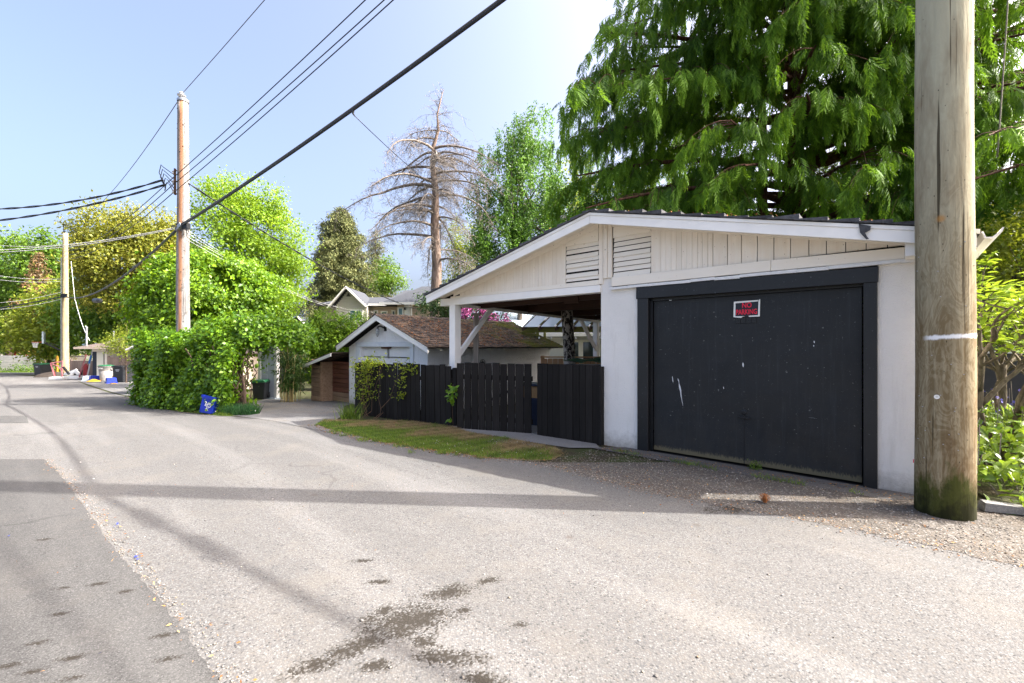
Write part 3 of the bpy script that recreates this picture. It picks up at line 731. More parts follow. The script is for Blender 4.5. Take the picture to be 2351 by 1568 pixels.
NO = Vector((-2.19, 11.3, -.30)); NM = Matrix.Translation(NO) @ Matrix.Rotation(GRZ, 4, 'Z')
N = thing('gable_garage', 'small white stucco garage with a mossy brown shingle roof and white gable boards', 'garage', NO, GRZ)
NP, NS = -1.93, .385
def nz(x, off=0): return 2.70 - NS*abs(x-NP) + off
obj('wall', MB().prism([(-4.02,-.3),(-3.30,-.3),(-3.30,1.82),(-.72,1.82),(-.72,-.2),(0,-.2),(0,nz(0,-.10)),(NP,nz(NP,-.1)),(-4.02,nz(-4.02,-.1))], 0, .15), M_STUCCO_BLUE, N)
obj('wall', MB().box(-.15,0,.15,5.35,-.3,nz(0,-.12)), M_STUCCO_BLUE, N)
obj('wall', MB().box(-4.02,-3.87,.15,5.35,-.3,nz(-4.02,-.12)), M_STUCCO_BLUE, N)
obj('wall', MB().prism([(-3.86,-.3),(-.16,-.3),(-.16,nz(-.16,-.1)),(NP,nz(NP,-.1)),(-3.86,nz(-3.86,-.1))], 5.2, 5.35), M_STUCCO_BLUE, N)
obj('door_frame', MB().box(-3.53,-3.36,-.04,.12,-.3,1.80), M_BLUEGREY, N)
obj('door_frame', MB().box(-.72,-.57,-.04,.12,-.3,1.80), M_BLUEGREY, N)
obj('door_frame', MB().box(-3.54,-.56,-.045,.12,1.80,1.935), M_BLUEGREY, N, bevel=.004)
nd = obj('door', MB().box(-3.36,-.72,.13,.16,-.28,1.80), M_ROLLUP, N)
for k in range(4): obj('panel', MB().box(-3.35,-.73,.115,.131,-.26+k*.51,-.26+k*.51+.49), M_ROLLUP, nd, bevel=.004)
obj('arm', MB().beam((-1.95,.09,1.79),(-1.95,.10,1.47),.05,.03), M_METAL, nd)
obj('rod', MB().beam((-3.30,.10,1.50),(-.76,.10,1.50),.02,.02), M_BLKMETAL, nd)
obj('motor_cover', MB().prism([(-2.2,1.74),(-1.85,1.74),(-1.8,1.79),(-2.25,1.79)], .03, .11), M_RUST, nd)
for xa, xb in ((-4.22,NP-.001),(NP+.001,.43)):
    obj('rake_board', MB().prism([(xa,nz(xa,-.155)),(xb,nz(xb,-.155)),(xb,nz(xb,-.005)),(xa,nz(xa,-.005))], -.33, -.295), M_WHITE, N, bevel=.003)
    obj('drip_board', MB().prism([(xa,nz(xa,-.04)),(xb,nz(xb,-.04)),(xb,nz(xb,.0)),(xa,nz(xa,.0))], -.345, -.331), M_WHITE, N)
NR_ = obj('roof', MB().prism([(-4.24,nz(-4.24,-.03)),(-4.24,nz(-4.24,.0)),(NP,nz(NP,.0)),(.45,nz(.45,.0)),(.45,nz(.45,-.03)),(NP,nz(NP,-.03))], -.34, 5.62), M_DARK, N)
sh = MB()
for s in (-1, 1):
    W_ = 2.37 if s > 0 else 2.33; k = 0; d = .0
    while d < W_:
        L = .135; xa = NP+s*max(0, d-.03); xb = NP+s*min(W_+.02, d+L)
        y = -.36 - R.uniform(0,.2)
        while y < 5.62:
            w = R.uniform(.18,.34); y0, y1 = max(y,-.36), min(y+w-.005,5.63)
            lift = .022 + R.uniform(0,.012)
            if y1 > y0: sh.prism([(xa,nz(xa,.0)),(xa,nz(xa,.006)),(xb,nz(xb,lift)),(xb,nz(xb,lift-.02))], y0, y1)
            y += w
        d += L
tag(obj('shingles', sh, M_NSHINGLE, NR_), kind='stuff')
rc = MB()
for k in range(22): rc.prism([(NP-.13,nz(NP,-.02)),(NP,nz(NP,.045+.012*(k%2))),(NP+.13,nz(NP,-.02)),(NP+.12,nz(NP,-.04)),(NP,nz(NP,.02)),(NP-.12,nz(NP,-.04))], -.37+k*.272, -.37+k*.272+.30)
obj('ridge_cap', rc, M_NSHINGLE, NR_)
for k in range(9): obj('rafter_tail', MB().prism([(.02,nz(.0,-.15)),(.40,nz(.40,-.10)),(.40,nz(.40,-.03)),(.02,nz(.0,-.03))], .1+k*.6, .16+k*.6), M_WHITE, N)
n = 1500
dx = NR.uniform(.3,2.3,n); yy = np.clip(NR.normal(2.2,1.4,n), -.2, 5.4); pos = np.stack([NP+dx, yy, np.array([nz(NP+d,.035) for d in dx])+NR.uniform(0,.02,n)],1)
V, F_, _ = scatter(LEAF, LEAF_F, pos, frames(rnd_dir(n,NR)*[1,1,.4], rnd_dir(n,NR)*.5+[0.2,0,.8]), NR.uniform(.025,.06,n))
soup('roof_litter', V, F_, M_DEBRIS, N, kind='stuff')
# woodshed lean-to on its left
def lz(x): return 1.62 + .21*(x+4.1)
LT = thing('lean_to_shed', 'dark plank woodshed with a sloping roof leaning on the white garage', 'shed', NM @ Vector((-4.02,0,0)), GRZ)
def lx(p): return p+4.02
pl_m = {}
for k in range(12):
    z0 = -.18 + k*.155
    for (xa, xb, m, y) in ((-6.05,-5.42,M_PLANKTAN,-.30),(-5.38,-4.06,M_PLANKRED if k > 2 else M_PLANKTAN,.12)):
        top = min(lz(xa)-.05, lz(xb)-.05, z0+.141)
        if top-z0 < .04: continue
        obj('plank', MB().box(lx(xa),lx(xb),y+R.uniform(-.004,.004),y+.03,z0,top), m, LT)
obj('post', MB().box(lx(-5.45),lx(-5.37),-.27,.14,-.3,lz(-5.4)-.06), M_PLANKTAN, LT)
for k in range(11):
    z0 = -.18 + k*.155
    obj('plank', MB().box(lx(-6.08),lx(-6.05),-.28+.0,4.0,z0,min(z0+.148,lz(-6.05)-.05)), M_PLANKTAN, LT)
obj('back_wall', MB().box(lx(-6.0),lx(-4.05),3.9,4.0,-.3,1.2), M_DARK, LT)
lr = obj('roof', MB().prism([(lx(-6.35),lz(-6.35)-.01),(lx(-6.35),lz(-6.35)+.03),(lx(-4.2),lz(-4.2)+.03),(lx(-4.2),lz(-4.2)-.01)], -.50, 4.2), M_NSHINGLE, LT)
obj('fascia', MB().prism([(lx(-6.33),lz(-6.33)-.10),(lx(-4.2),lz(-4.2)-.10),(lx(-4.2),lz(-4.2)-.005),(lx(-6.33),lz(-6.33)-.005)], -.525, -.50), M_WHITE, LT)
for k in range(7): obj('rafter_tail', MB().box(lx(-6.30),lx(-6.1),-.40+k*.6,-.36+k*.6,lz(-6.2)-.09,lz(-6.2)-.02), M_WHITE, LT)
# caged lamp and number of that garage
def nfac(x, y, z): return NM @ Vector((x, y, z))
wl_ = thing('caged_wall_lamp', 'grey caged lamp on a bent arm high on the white gable', 'lamp', nfac(-2.02,0,2.33), GRZ)
obj('base_plate', MB().prism([(.04,-.08),(.13,-.08),(.13,.08),(.04,.08)], -.03, .0), M_BLKMETAL, wl_)
obj('arm', MB().tube([(.085,-.03,.0),(.085,-.10,.03),(.03,-.14,.06),(-.06,-.15,.05),(-.10,-.15,.0)], .022, 8), M_BLKMETAL, wl_)
obj('cap', MB().lathe([(.02,.03),(.05,.0),(.052,-.03)], 12, (-.10,-.15,-.02)), M_METAL, wl_)
M_GLASS = plain('frosted_glass', (.55,.58,.58), .15, .05, 5, 0, 10, 0, .5)
obj('globe', MB().lathe([(.03,-.04),(.036,-.10),(.036,-.17),(.015,-.20)], 12, (-.10,-.15,-.02)), M_GLASS, wl_, smooth=True)
cg = MB()
for k in range(8):
    a = 2*math.pi*k/8; cg.tube([(-.10+.048*math.cos(a),-.15+.048*math.sin(a),-.05),(-.10+.052*math.cos(a),-.15+.052*math.sin(a),-.15),(-.10+.012*math.cos(a),-.15+.012*math.sin(a),-.245)], .004, 4)
for z in (-.09,-.14,-.19): cg.tube([(-.10+.052*math.cos(2*math.pi*i/12),-.15+.052*math.sin(2*math.pi*i/12),z) for i in range(13)], .004, 4)
obj('cage', cg, M_METAL, wl_)
hn2 = thing('house_number', 'pale blue raised digits over the white garage door behind the vine', 'house number', nfac(-2.09,-.047,1.865), GRZ)
for k, ch in enumerate('2525'): obj('digit', text_mesh(ch, .11, .004, .001, .85), M_BLUEGREY, hn2, ((k-1.5)*.075,0,0), UPR)
# star ornament and dark box on the side wall
def star(r1, r2):
    return [((r1 if i % 2 == 0 else r2)*math.sin(math.pi*i/5), (r1 if i % 2 == 0 else r2)*math.cos(math.pi*i/5)) for i in range(10)]
st = thing('star_ornament', 'dark star in a ring hung on the pale side wall of the white garage', 'ornament', nfac(.012,2.0,1.33), GRZ)
sm = MB().prism(star(.09,.035), 0, .012, 'x'); obj('star', sm, M_BLKMETAL, st)
obj('ring', MB().tube([(.006,.10*math.cos(2*math.pi*i/18),.10*math.sin(2*math.pi*i/18)) for i in range(19)], .007, 5), M_BLKMETAL, st)

# ------------------------------------------------------------------ utility poles
def pole_mat(name, a, b, streak=None, moss=True, line=False, top=None):
    t = NT(name); v = t.coord((1,1,.07)); v0 = t.coord()
    f = t.noise(v, 22, 6, .62, .5); g = t.noise(t.coord((1,1,.35)), 5.5, 5, .6, 1.2); cr = t.noise(t.coord((1,1,.012)), 42, 3, .5)
    ring = t.math('SINE', t.math('MULTIPLY', g, 60))
    k = t.math('ADD', t.math('MULTIPLY', f, .75), t.math('MULTIPLY', ring, .07))
    c = t.mix(t.ramp(k, [(.28,0.0),(.62,1.0)]), a, b)
    sx = t.n('ShaderNodeSeparateXYZ'); t.l(v0, sx.inputs[0]); z = sx.outputs['Z']
    if top:
        zz = t.math('ADD', z, t.math('MULTIPLY', g, 2.2))
        c = t.mix(t.ramp(t.math('MULTIPLY', zz, .2), [(.55,0.0),(1.0,.85)]), c, top)
    big = t.noise(t.coord((1,1,.25)), 2.4, 5, .65)
    c = t.mix(t.ramp(big, [(.48,0.0),(.66,.65)]), c, tuple(x*.62 for x in (a[0]*1.15, a[1]*.9, a[2]*.75)))
    if streak:
        # reddish checked stripe running down one side
        ang = t.math('ADD', sx.outputs['X'], t.math('MULTIPLY', t.noise(t.coord((1,1,.4)), 2.5, 3), .07))
        c = t.mix(t.ramp(ang, [(.485,0.0),(.515,1.0),(.56,1.0),(.60,0.0)]), c, streak) if False else c
        m1 = t.ramp(ang, [(.04,0.0),(.07,.85),(.125,.85),(.15,0.0)])
        c = t.mix(m1, c, streak)
    c = t.mix(t.ramp(cr, [(.635,0.0),(.665,.85)]), c, tuple(x*.16 for x in a))
    dots = t.vor(t.coord((1,1,.5)), 21, 'Distance')
    c = t.mix(t.ramp(dots, [(.055,.8),(.10,0.0)]), c, (.03,.022,.015))
    if moss:
        mn = t.noise(t.coord((1,1,.45)), 6.5, 5, .7); mz = t.math('SUBTRACT', t.math('MULTIPLY', mn, 1.15), z)
        c = t.mix(t.ramp(mz, [(.16,0.0),(.36,.90)]), c, (.045,.055,.008))
        mz2 = t.math('SUBTRACT', t.math('MULTIPLY', t.noise(t.coord((1,1,.6)), 9, 4, .7), .9), z)
        c = t.mix(t.ramp(mz2, [(.22,0.0),(.42,.75)]), c, (.012,.012,.006))
    if line:
        lz_ = t.math('ABSOLUTE', t.math('SUBTRACT', t.math('SUBTRACT', z, t.math('MULTIPLY', sx.outputs['X'], .06)), 1.585))
        lz2 = t.math('ADD', lz_, t.math('MULTIPLY', t.math('SUBTRACT', t.noise(t.coord((1,1,.3)), 40, 4, .7), .5), .035))
        xe = t.ramp(sx.outputs['X'], [(-.0,0.0),(.02,1.0)])
        mask = t.math('MULTIPLY', t.ramp(lz2, [(.010,1.0),(.024,0.0)]), t.ramp(t.math('ADD', sx.outputs['X'], .25), [(.11,0.0),(.16,1.0)]))
        c = t.mix(mask, c, (.78,.77,.76))
        oz = t.n('ShaderNodeVectorMath', operation='DISTANCE'); t.l(v0, oz.inputs[0]); oz.inputs[1].default_value = (-.02,-.20,2.62)
        c = t.mix(t.ramp(oz.outputs['Value'], [(.015,.7),(.04,0.0)]), c, (.42,.20,.05))
    h = t.math('ADD', f, t.math('MULTIPLY', t.ramp(cr, [(.655,0.0),(.685,1.0)]), -1.2))
    return t.done(t.pbr(c, .88, t.bump(h, .45, .02), 0, .15))
M_POLE_R = pole_mat('greenish_pole_wood', (.17,.125,.065), (.37,.315,.205), None, True, True, (.42,.40,.29))
M_POLE_L = pole_mat('silver_pole_wood', (.15,.145,.142), (.33,.325,.32), (.27,.125,.06), True)
M_POLE_F = pole_mat('yellow_pole_wood', (.28,.23,.13), (.42,.36,.23), None, True)
M_CERAMIC = plain('grey_ceramic', (.42,.42,.43), .3, .1)
M_CABLE = plain('black_cable', (.016,.017,.020), .45, .2)
M_CABLE_G = plain('grey_cable', (.12,.12,.125), .5, .1)
M_CABLE_W = plain('pale_cable', (.50,.50,.49), .5, .1)
M_BOLT = M_RUST

def pole_shaft(h, r0, r1, n=32, zb=-.4):
    mb = MB(); zs = np.linspace(zb, h, 24); pts = [(0.006*math.sin(z*1.3), .005*math.sin(z*.9+1), z) for z in zs]
    return mb.tube(pts, [r0+(r1-r0)*max(0,z)/h for z in zs], n)
PR = Vector((3.90,3.93,0)); PL = Vector((-9.97,13.2,terrain(13.2))); PF = Vector((-34.56,33.7,terrain(33.7)))
t = thing('utility_pole', 'thick greenish wooden utility pole with a mossy foot and a white spray line', 'utility pole', PR, math.radians(-45), 'utility poles along the lane')
obj('shaft', pole_shaft(12.2,.203,.165,40), M_POLE_R, t, smooth=True)
tg = MB().lathe([(.008,0),(.008,.003),(.019,.003),(.019,0)], 18); tg.v = [tuple(M90 @ Vector(p)) for p in tg.v]
a_ = math.radians(-88)
obj('tag_disc', tg, M_BORDER, t, (-.045,-.201,1.06))
nl = MB()
for k in range(26):
    aa = math.radians(R.uniform(-165,-20)); z = R.uniform(.5,2.4); r = .203-.0031*z
    nl.box(r*math.cos(aa)-.004, r*math.cos(aa)+.004, r*math.sin(aa)-.004, r*math.sin(aa)+.004, z, z+.006)
obj('staples', nl, M_METAL, t)
obj('plastic_tab', MB().box(-.206,-.200,-.028,-.012,.42,.45), M_RED, t)

t = thing('utility_pole', 'silver grey wooden utility pole with a rusty stripe rising behind the ivy hedge', 'utility pole', PL, math.radians(-10), 'utility poles along the lane')
obj('shaft', pole_shaft(9.22,.19,.138,28), M_POLE_L, t, smooth=True)
obj('cap', MB().lathe([(.155,9.19),(.158,9.25),(.11,9.295),(.03,9.30)], 20), M_METAL, t)
obj('top_insulator', MB().lathe([(.03,9.30),(.03,9.36),(.10,9.37),(.12,9.40),(.07,9.43),(.05,9.45),(.07,9.47),(.04,9.50)], 16, (-.05,0,0)), M_CERAMIC, t)
rk = obj('insulator_rack', MB().box(-.30,-.275,-.03,.03,6.40,7.20).beam((-.29,0,7.15),(-.14,0,7.1),.04,.03).beam((-.29,0,6.45),(-.14,0,6.40),.04,.03).beam((-.29,0,6.8),(-.14,0,6.8),.04,.03), M_RUST, t)
for z in (6.5,6.79,7.08): obj('spool', MB().lathe([(.035,-.05),(.05,-.03),(.03,0),(.05,.03),(.035,.05)], 12, (-.33,0,z)), M_CERAMIC, rk)
jl = MB()
for k in range(5):
    z = 6.45+.14*k; jl.tube([(-.32,0,z),(-.5-.06*k,.02,z+.28),(-.62-.05*k,.03,z+.36),(-.66-.05*k,.0,z+.10),(-.6,-.02,6.6+.02*k)], .012, 5)
obj('jumper_loops', jl, M_CABLE, t)
bw = MB()
for k in range(26):
    p0 = Vector((R.uniform(-.05,.30), R.uniform(-.24,-.14), 5.42+R.uniform(-.05,.05))); q = p0 + Vector((R.uniform(-.2,.25), R.uniform(-.12,.05), R.uniform(-.38,.10)))
    bw.tube([p0, (p0+q)/2+Vector((R.uniform(-.08,.08),R.uniform(-.05,.05),R.uniform(-.1,.06))), q], .010, 4)
obj('wire_tangle', bw, M_CABLE, t)
obj('terminal_box', MB().box(.18,.38,-.24,-.10,5.28,5.46), M_BLKMETAL, t, bevel=.01)
obj('bracket', MB().beam((-.02,-.20,5.27),(.18,-.23,5.42),.07,.11), M_METAL, t)
bo = MB()
for k in range(34):
    aa = math.radians(R.uniform(-150,-30)); z = R.uniform(2.4,9.0); r = .19-.0057*z
    bo.lathe([(.013,-.01),(.013,.01)], 6, (r*math.cos(aa), r*math.sin(aa), z))
obj('bolt_heads', bo, M_BLKMETAL, t)

t = thing('utility_pole', 'yellowish far utility pole standing beside the beige shed at the bend', 'utility pole', PF, 0, 'utility poles along the lane')
obj('shaft', pole_shaft(11.2,.22,.155,20), M_POLE_F, t, smooth=True)
obj('top_pin', MB().box(-.14,-.10,-.02,.02,10.9,11.9).box(-.22,-.0,-.03,.03,11.86,11.93).beam((-.12,0,11.0),(.05,0,11.8),.02,.02), M_BLKMETAL, t)
obj('cable_bracket', MB().box(-.1,.35,-.28,-.18,6.2,6.5), M_BLKMETAL, t)
obj('conduit', MB().tube([(-.20,-.12,.2),(-.20,-.12,5.0),(-.19,-.12,9.3)], .03, 6), M_METAL, t)

# ------------------------------------------------------------------ wires
def sagpts(p, q, sag, n=24):
    p, q = Vector(p), Vector(q)
    return [p.lerp(q, i/n) + Vector((0,0,-4*sag*(i/n)*(1-i/n))) for i in range(n+1)]
def wire(name, label, p, q, sag, r, m, group, cat='cable', n=24, strands=1, tw=0.0):
    mb = MB(); base = sagpts(p, q, sag, n)
    if strands == 1: mb.tube(base, r, 6)
    else:
        m_ = n*5; base = sagpts(p, q, sag, m_); d = (Vector(q)-Vector(p)).normalized(); a = d.cross(Vector((0,0,1))).normalized(); b = d.cross(a)
        L = (Vector(q)-Vector(p)).length
        for k in range(strands):
            pts = []
            for i, x in enumerate(base):
                th = 2*math.pi*k/strands + tw*L*i/m_
                pts.append(x + (a*math.cos(th)+b*math.sin(th))*r*1.05)
            mb.tube(pts, r, 5)
    return single(name, label, cat, mb, m, group, smooth=True)
PR2 = PR + (PR-PL)*1.0
PRc = PR + Vector((-.14,-.14,0)); PLc = PL + Vector((.05,-.16,0))
TG, PG, SG = 'telephone cables along the lane', 'power lines along the lane', 'service drops to houses'
zb = 5.14
def X(v, z): return Vector((v.x, v.y, z))
wire('telephone_cable', 'thick lower telephone cable crossing the sky from the silver pole to the thick pole', X(PLc,zb-.03), X(PRc,7.43), .20, .026, M_CABLE, TG)
wire('lashed_cable', 'upper messenger cable bound along the top of the thick telephone cable', X(PLc,zb+.025), X(PRc,7.485), .20, .014, M_CABLE_G, TG)
wire('telephone_cable', 'thick telephone cable leaving the thick pole away from the silver pole', X(PRc,7.43), X(PR2,7.4), .25, .040, M_CABLE, TG)
for k, (z0, z1, dx, wd) in enumerate(((6.65,9.38,-.28,'uppermost'),(6.44,8.97,-.20,'middle'),(6.19,8.90,-.20,'lowest'))):
    q = X(PR,z1) + Vector((-.15,-.2,0))
    wire('power_line', f'{wd} of three thin dark power lines between the silver pole and the thick pole', X(PL,z0)+Vector((-.27,.0,0)), q, .15, .011, M_CABLE, PG)
    wire('power_line', f'{wd} of three power lines running on from the thick pole towards the camera side', q, X(PR2,z1), .2, .011, M_CABLE, PG)
    wire('power_line', f'{wd} of three power lines from the silver pole to the far yellowish pole', X(PL,z0)+Vector((-.30,.02,0)), X(PF,8.3+.3*(2-k)), .55, .013, M_CABLE, PG)
wire('power_line', 'single thin power line rising from the very top of the silver pole', X(PL,9.20), X(PR,11.95), .12, .010, M_CABLE_G, PG)
wire('power_line', 'single thin power line from the silver pole top down to the far pole top', X(PL,9.18), X(PF,10.9), .95, .012, M_CABLE_G, PG)
wire('telephone_cable', 'thick sagging telephone cable from the silver pole to the far yellowish pole', X(PLc,zb-.03), X(PF,5.35)+Vector((.2,-.2,0)), .80, .040, M_CABLE, TG, n=40)
wire('telephone_cable', 'dark telephone cable leaving the far pole towards the left edge', X(PF,5.35)+Vector((-.2,-.1,0)), (-52,33.0,3.5), .5, .045, M_CABLE, TG)
for k, (dx, z, lab) in enumerate(((.9,7.35,'nearer'),(1.75,7.27,'farther'))):
    c = PR + Vector((dx, -.63*dx*1.05, 0)) + Vector((-.14,-.14,0)); d = (PR2-PR).normalized()
    sc_ = single('splice_case', f'{lab} black splice case slung on the telephone cable past the thick pole', 'splice case', MB().tube([X(c,z)-d*.36, X(c,z)-d*.3, X(c,z)+d*.3, X(c,z)+d*.36], [.03,.07,.07,.03], 12), M_CABLE, 'splice cases on the telephone cable', smooth=False)
c1 = at(266, 668, 21.0)
single('splice_case', 'small dark splice case on the sagging cable before the far pole', 'splice case', MB().tube([at(215,689,23.5), at(218,690,23.3), at(228,690,22.6), at(231,690,22.4)], [.04,.13,.13,.04], 10), M_CABLE, 'splice cases on the telephone cable')
# service drops
wire('service_cable', 'upper twisted cable swooping left from the silver pole', X(PL,6.56)+Vector((-.6,0,0)), (-22.4,13.3,6.7), .95, .016, M_CABLE, SG, strands=2, tw=5)
wire('service_cable', 'lower twisted cable swooping left from the silver pole', X(PL,6.46)+Vector((-.6,.1,0)), (-22.4,12.8,5.4), .75, .016, M_CABLE, SG, strands=2, tw=5)
for k, (z, lab) in enumerate(((4.62,'upper'),(4.50,'lower'))):
    wire('service_cable', f'{lab} pale cable running left from the low joint of the silver pole', X(PLc,5.10-.03*k), (-22.4,13.4,z+.25), .57, .011, M_CABLE_W, SG)
wire('service_cable', 'dark cable dropping right from the silver pole top joint to the grey roof', X(PL,6.46)+Vector((.15,0,0)), at(985,717,31), .55, .016, M_CABLE, SG, strands=2, tw=5)
for k, (px, py, lab) in enumerate(((742,700,'uppermost'),(790,706,'second'),(860,716,'third'),(905,724,'lowest'))):
    wire('service_cable', f'{lab} of four pale cables sloping from the silver pole to the grey roofed house', X(PLc,5.03-.10*k)+Vector((.12,.1,0)), at(px,py,31), .30+.16*k, .006, M_CABLE_W, SG)
wire('service_cable', 'thin drop wire from the overhead telephone cable towards the birch', Vector((-3.06,8.42,5.98)), at(1150,510,24), .5, .008, M_CABLE, SG)
sp_ = single('wire_clamp', 'small wire clamp under the overhead telephone cable', 'clamp', MB().tube([(-3.07,8.41,6.08),(-3.07,8.41,6.00),(-3.04,8.43,5.96)], [.03,.02,.012], 6), M_CABLE)
for k, (py, x1, y1, lab) in enumerate(((560,0,556,'highest'),(640,0,622,'second'),(645,0,633,'third'),(668,0,697,'fourth'),(684,0,712,'lowest'))):
    wire('service_cable', f'{lab} of five pale cables fanning left from the far pole', at(150,py,33.6), at(-60,y1,33), .25, .013, M_CABLE_W, SG)
wire('service_cable', 'pale cable dropping from the telephone cable to the mast of the beige shed', at(163,600,33.5), at(172,690,32.5), .05, .016, M_CABLE_W, SG)
wire('service_cable', 'short pale cable curving down to the shed mast', at(173,690,32.5), at(206,782,30.9), .35, .018, M_CABLE_W, SG)

# ------------------------------------------------------------------ far shed, bins, boxes
M_BEIGE = plain('beige_stucco', (.46,.38,.30), .9, .1, 4, .3, 60)
M_NAVY = plain('dark_navy_paint', (.012,.016,.028), .5)
M_CREAMD = plain('cream_door_paint', (.66,.62,.50), .55, .05)
M_GREYSH = plain('grey_shingle', (.15,.155,.165), .9, .3, 26, .5, 60)
M_BROWNSH = plain('brown_shingle', (.11,.085,.075), .9, .3, 22, .5, 60)
M_FENCEB = wood('grey_brown_fence', (.13,.09,.07), (.27,.21,.17), .85, 1.6, (1,1,.08), .3, .35, .15)
M_FENCEW = wood('pale_fence', (.50,.46,.41), (.66,.62,.57), .8, 1.4, (.06,1,1), .2, .12, .15)
M_BIN_BLK = plain('black_plastic', (.018,.020,.024), .42, .2, 5, .05)
M_BIN_GRY = plain('dull_grey_plastic', (.30,.285,.27), .45, .25, 5, .05)
M_GREEN = plain('green_plastic', (.015,.12,.05), .4, .15)
M_BLUE = plain('blue_plastic', (.006,.028,.36), .45, .25, 5, .05)
M_PALEBLUE = plain('pale_grey_plastic', (.42,.50,.56), .45, .1)
M_YEL = plain('yellow_plastic', (.42,.23,.012), .5, .25)
M_WHT = plain('white_plastic', (.72,.72,.70), .5, .1)
M_PINK = plain('faded_pink_paint', (.36,.12,.13), .5, .3)
M_REDP = plain('red_plastic', (.27,.016,.018), .4, .25)
M_PLASTW = M_WHT

zs = terrain(31)
def sx_(px, Y=31.0): return (px-1175.5)/1000*Y
t = thing('garden_shed', 'beige shed with a cream door and low hip roof beside the far pole', 'shed', (sx_(213),31,zs))
L0 = 0; L1 = sx_(335)-sx_(213)
obj('wall', MB().box(0,L1,0,.12,0,2.28), M_BEIGE, t); obj('wall', MB().box(0,.12,.12,3.5,0,2.28), M_BEIGE, t)
obj('trim', MB().box(-.02,.70+.22,-.03,0,2.02,2.30), M_CREAM, t)
obj('trim', MB().box(.86,1.02,-.03,0,0,2.02), M_CREAM, t)
dd = obj('door', MB().box(.32,.80,-.05,-.01,.0,1.98), M_CREAMD, t)
obj('side_panel', MB().box(0.02,.31,-.04,-.005,.0,2.0), M_NAVY, t)
obj('side_panel', MB().box(.80,.855,-.04,-.005,.0,2.0), M_NAVY, t)
obj('roof', MB().add([(-.75,-.6,2.32),(L1+.4,-.6,2.32),(L1+.4,3.9,2.32),(-.75,3.9,2.32),(1.5,1.6,3.05),(L1-1.3,1.6,3.05)], [(0,1,5,4),(1,2,5),(2,3,4,5),(3,0,4),(3,2,1,0)]), M_BROWNSH, t)
obj('fascia', MB().box(-.77,L1+.42,-.62,-.59,2.20,2.34).box(-.77,-.74,-.59,3.9,2.20,2.34), M_BEIGE, t)
obj('mast', MB().tube([(-.15,-.3,2.2),(-.15,-.3,3.75),(-.22,-.33,3.80)], .055, 8), M_METAL, t)
obj('vent_pipe', MB().tube([(.75,.8,2.6),(.75,.8,3.5)], .045, 8), M_METAL, t)
t = thing('gable_house', 'far grey shingle roof rising just behind the beige shed', 'house', (sx_(213,38),38,terrain(38)))
obj('wall', MB().box(.2,6,0,4,0,2.6), M_BEIGE, t)
obj('roof', MB().add([(0,-.3,2.55),(6.3,-.3,2.55),(6.3,4.3,2.55),(0,4.3,2.55),(1.3,2,3.6),(4.9,2,3.6)], [(0,1,5,4),(1,2,5),(2,3,4,5),(3,0,4),(3,2,1,0)]), M_GREYSH, t)

def fence_run(label, a, b, h, n, m, horiz=False, name='board_fence', rails=True, group=None, cat='fence'):
    a, b = Vector(a), Vector(b); rz, L = run_frame(a, b)
    t = thing(name, label, cat, a, rz, group)
    if horiz:
        me = MB().box(0,1,0,.03,0,1).mesh('board'); me.materials.append(m)
        for k in range(n):
            o = obj('board', me, None, t, (0,R.uniform(-.008,.008),k*h/n)); o.scale = (L,1,h/n-.012)
    else:
        me = MB().box(0,1,0,.02,0,1).mesh('board'); me.materials.append(m); w = L/n
        for k in range(n):
            o = obj('board', me, None, t, (k*w,R.uniform(-.005,.005),0)); o.scale = (w-.008,1,h+R.uniform(-.01,.01))
        if rails:
            for z in (.3, h-.3): obj('rail', MB().box(0,L,.02,.06,z,z+.09), m, t)
    np_ = max(2, int(L/2.4)+1)
    for k in range(np_): obj('post', MB().box(L*k/(np_-1)-.05,L*k/(np_-1)+.05,.06 if not horiz else .03,.16,-.2,h+.08), m, t)
    return t
fence_run('grey brown fence of upright boards right of the beige shed', (sx_(246,30.6),30.6,zs), (sx_(320,30.4),30.4,zs), 1.62, 16, M_FENCEB)
tf = fence_run('dark fence with a lattice top between the far pole and the shed', (sx_(160,33.2),33.2,terrain(33)), (sx_(214,32.6),32.6,terrain(33)), 1.35, 12, M_FENCEB)
lt = MB()
for k in range(16): lt.box(k*.11,k*.11+.03,.0,.02,1.36,1.68)
lt.box(0,1.75,-.01,.03,1.66,1.72)
obj('lattice', lt, M_FENCEB, tf)
fence_run('long pale fence of level boards at the end of the lane', (-64,50,-1.25), (-45.5,50,-1.25), 1.75, 7, M_FENCEW, True)

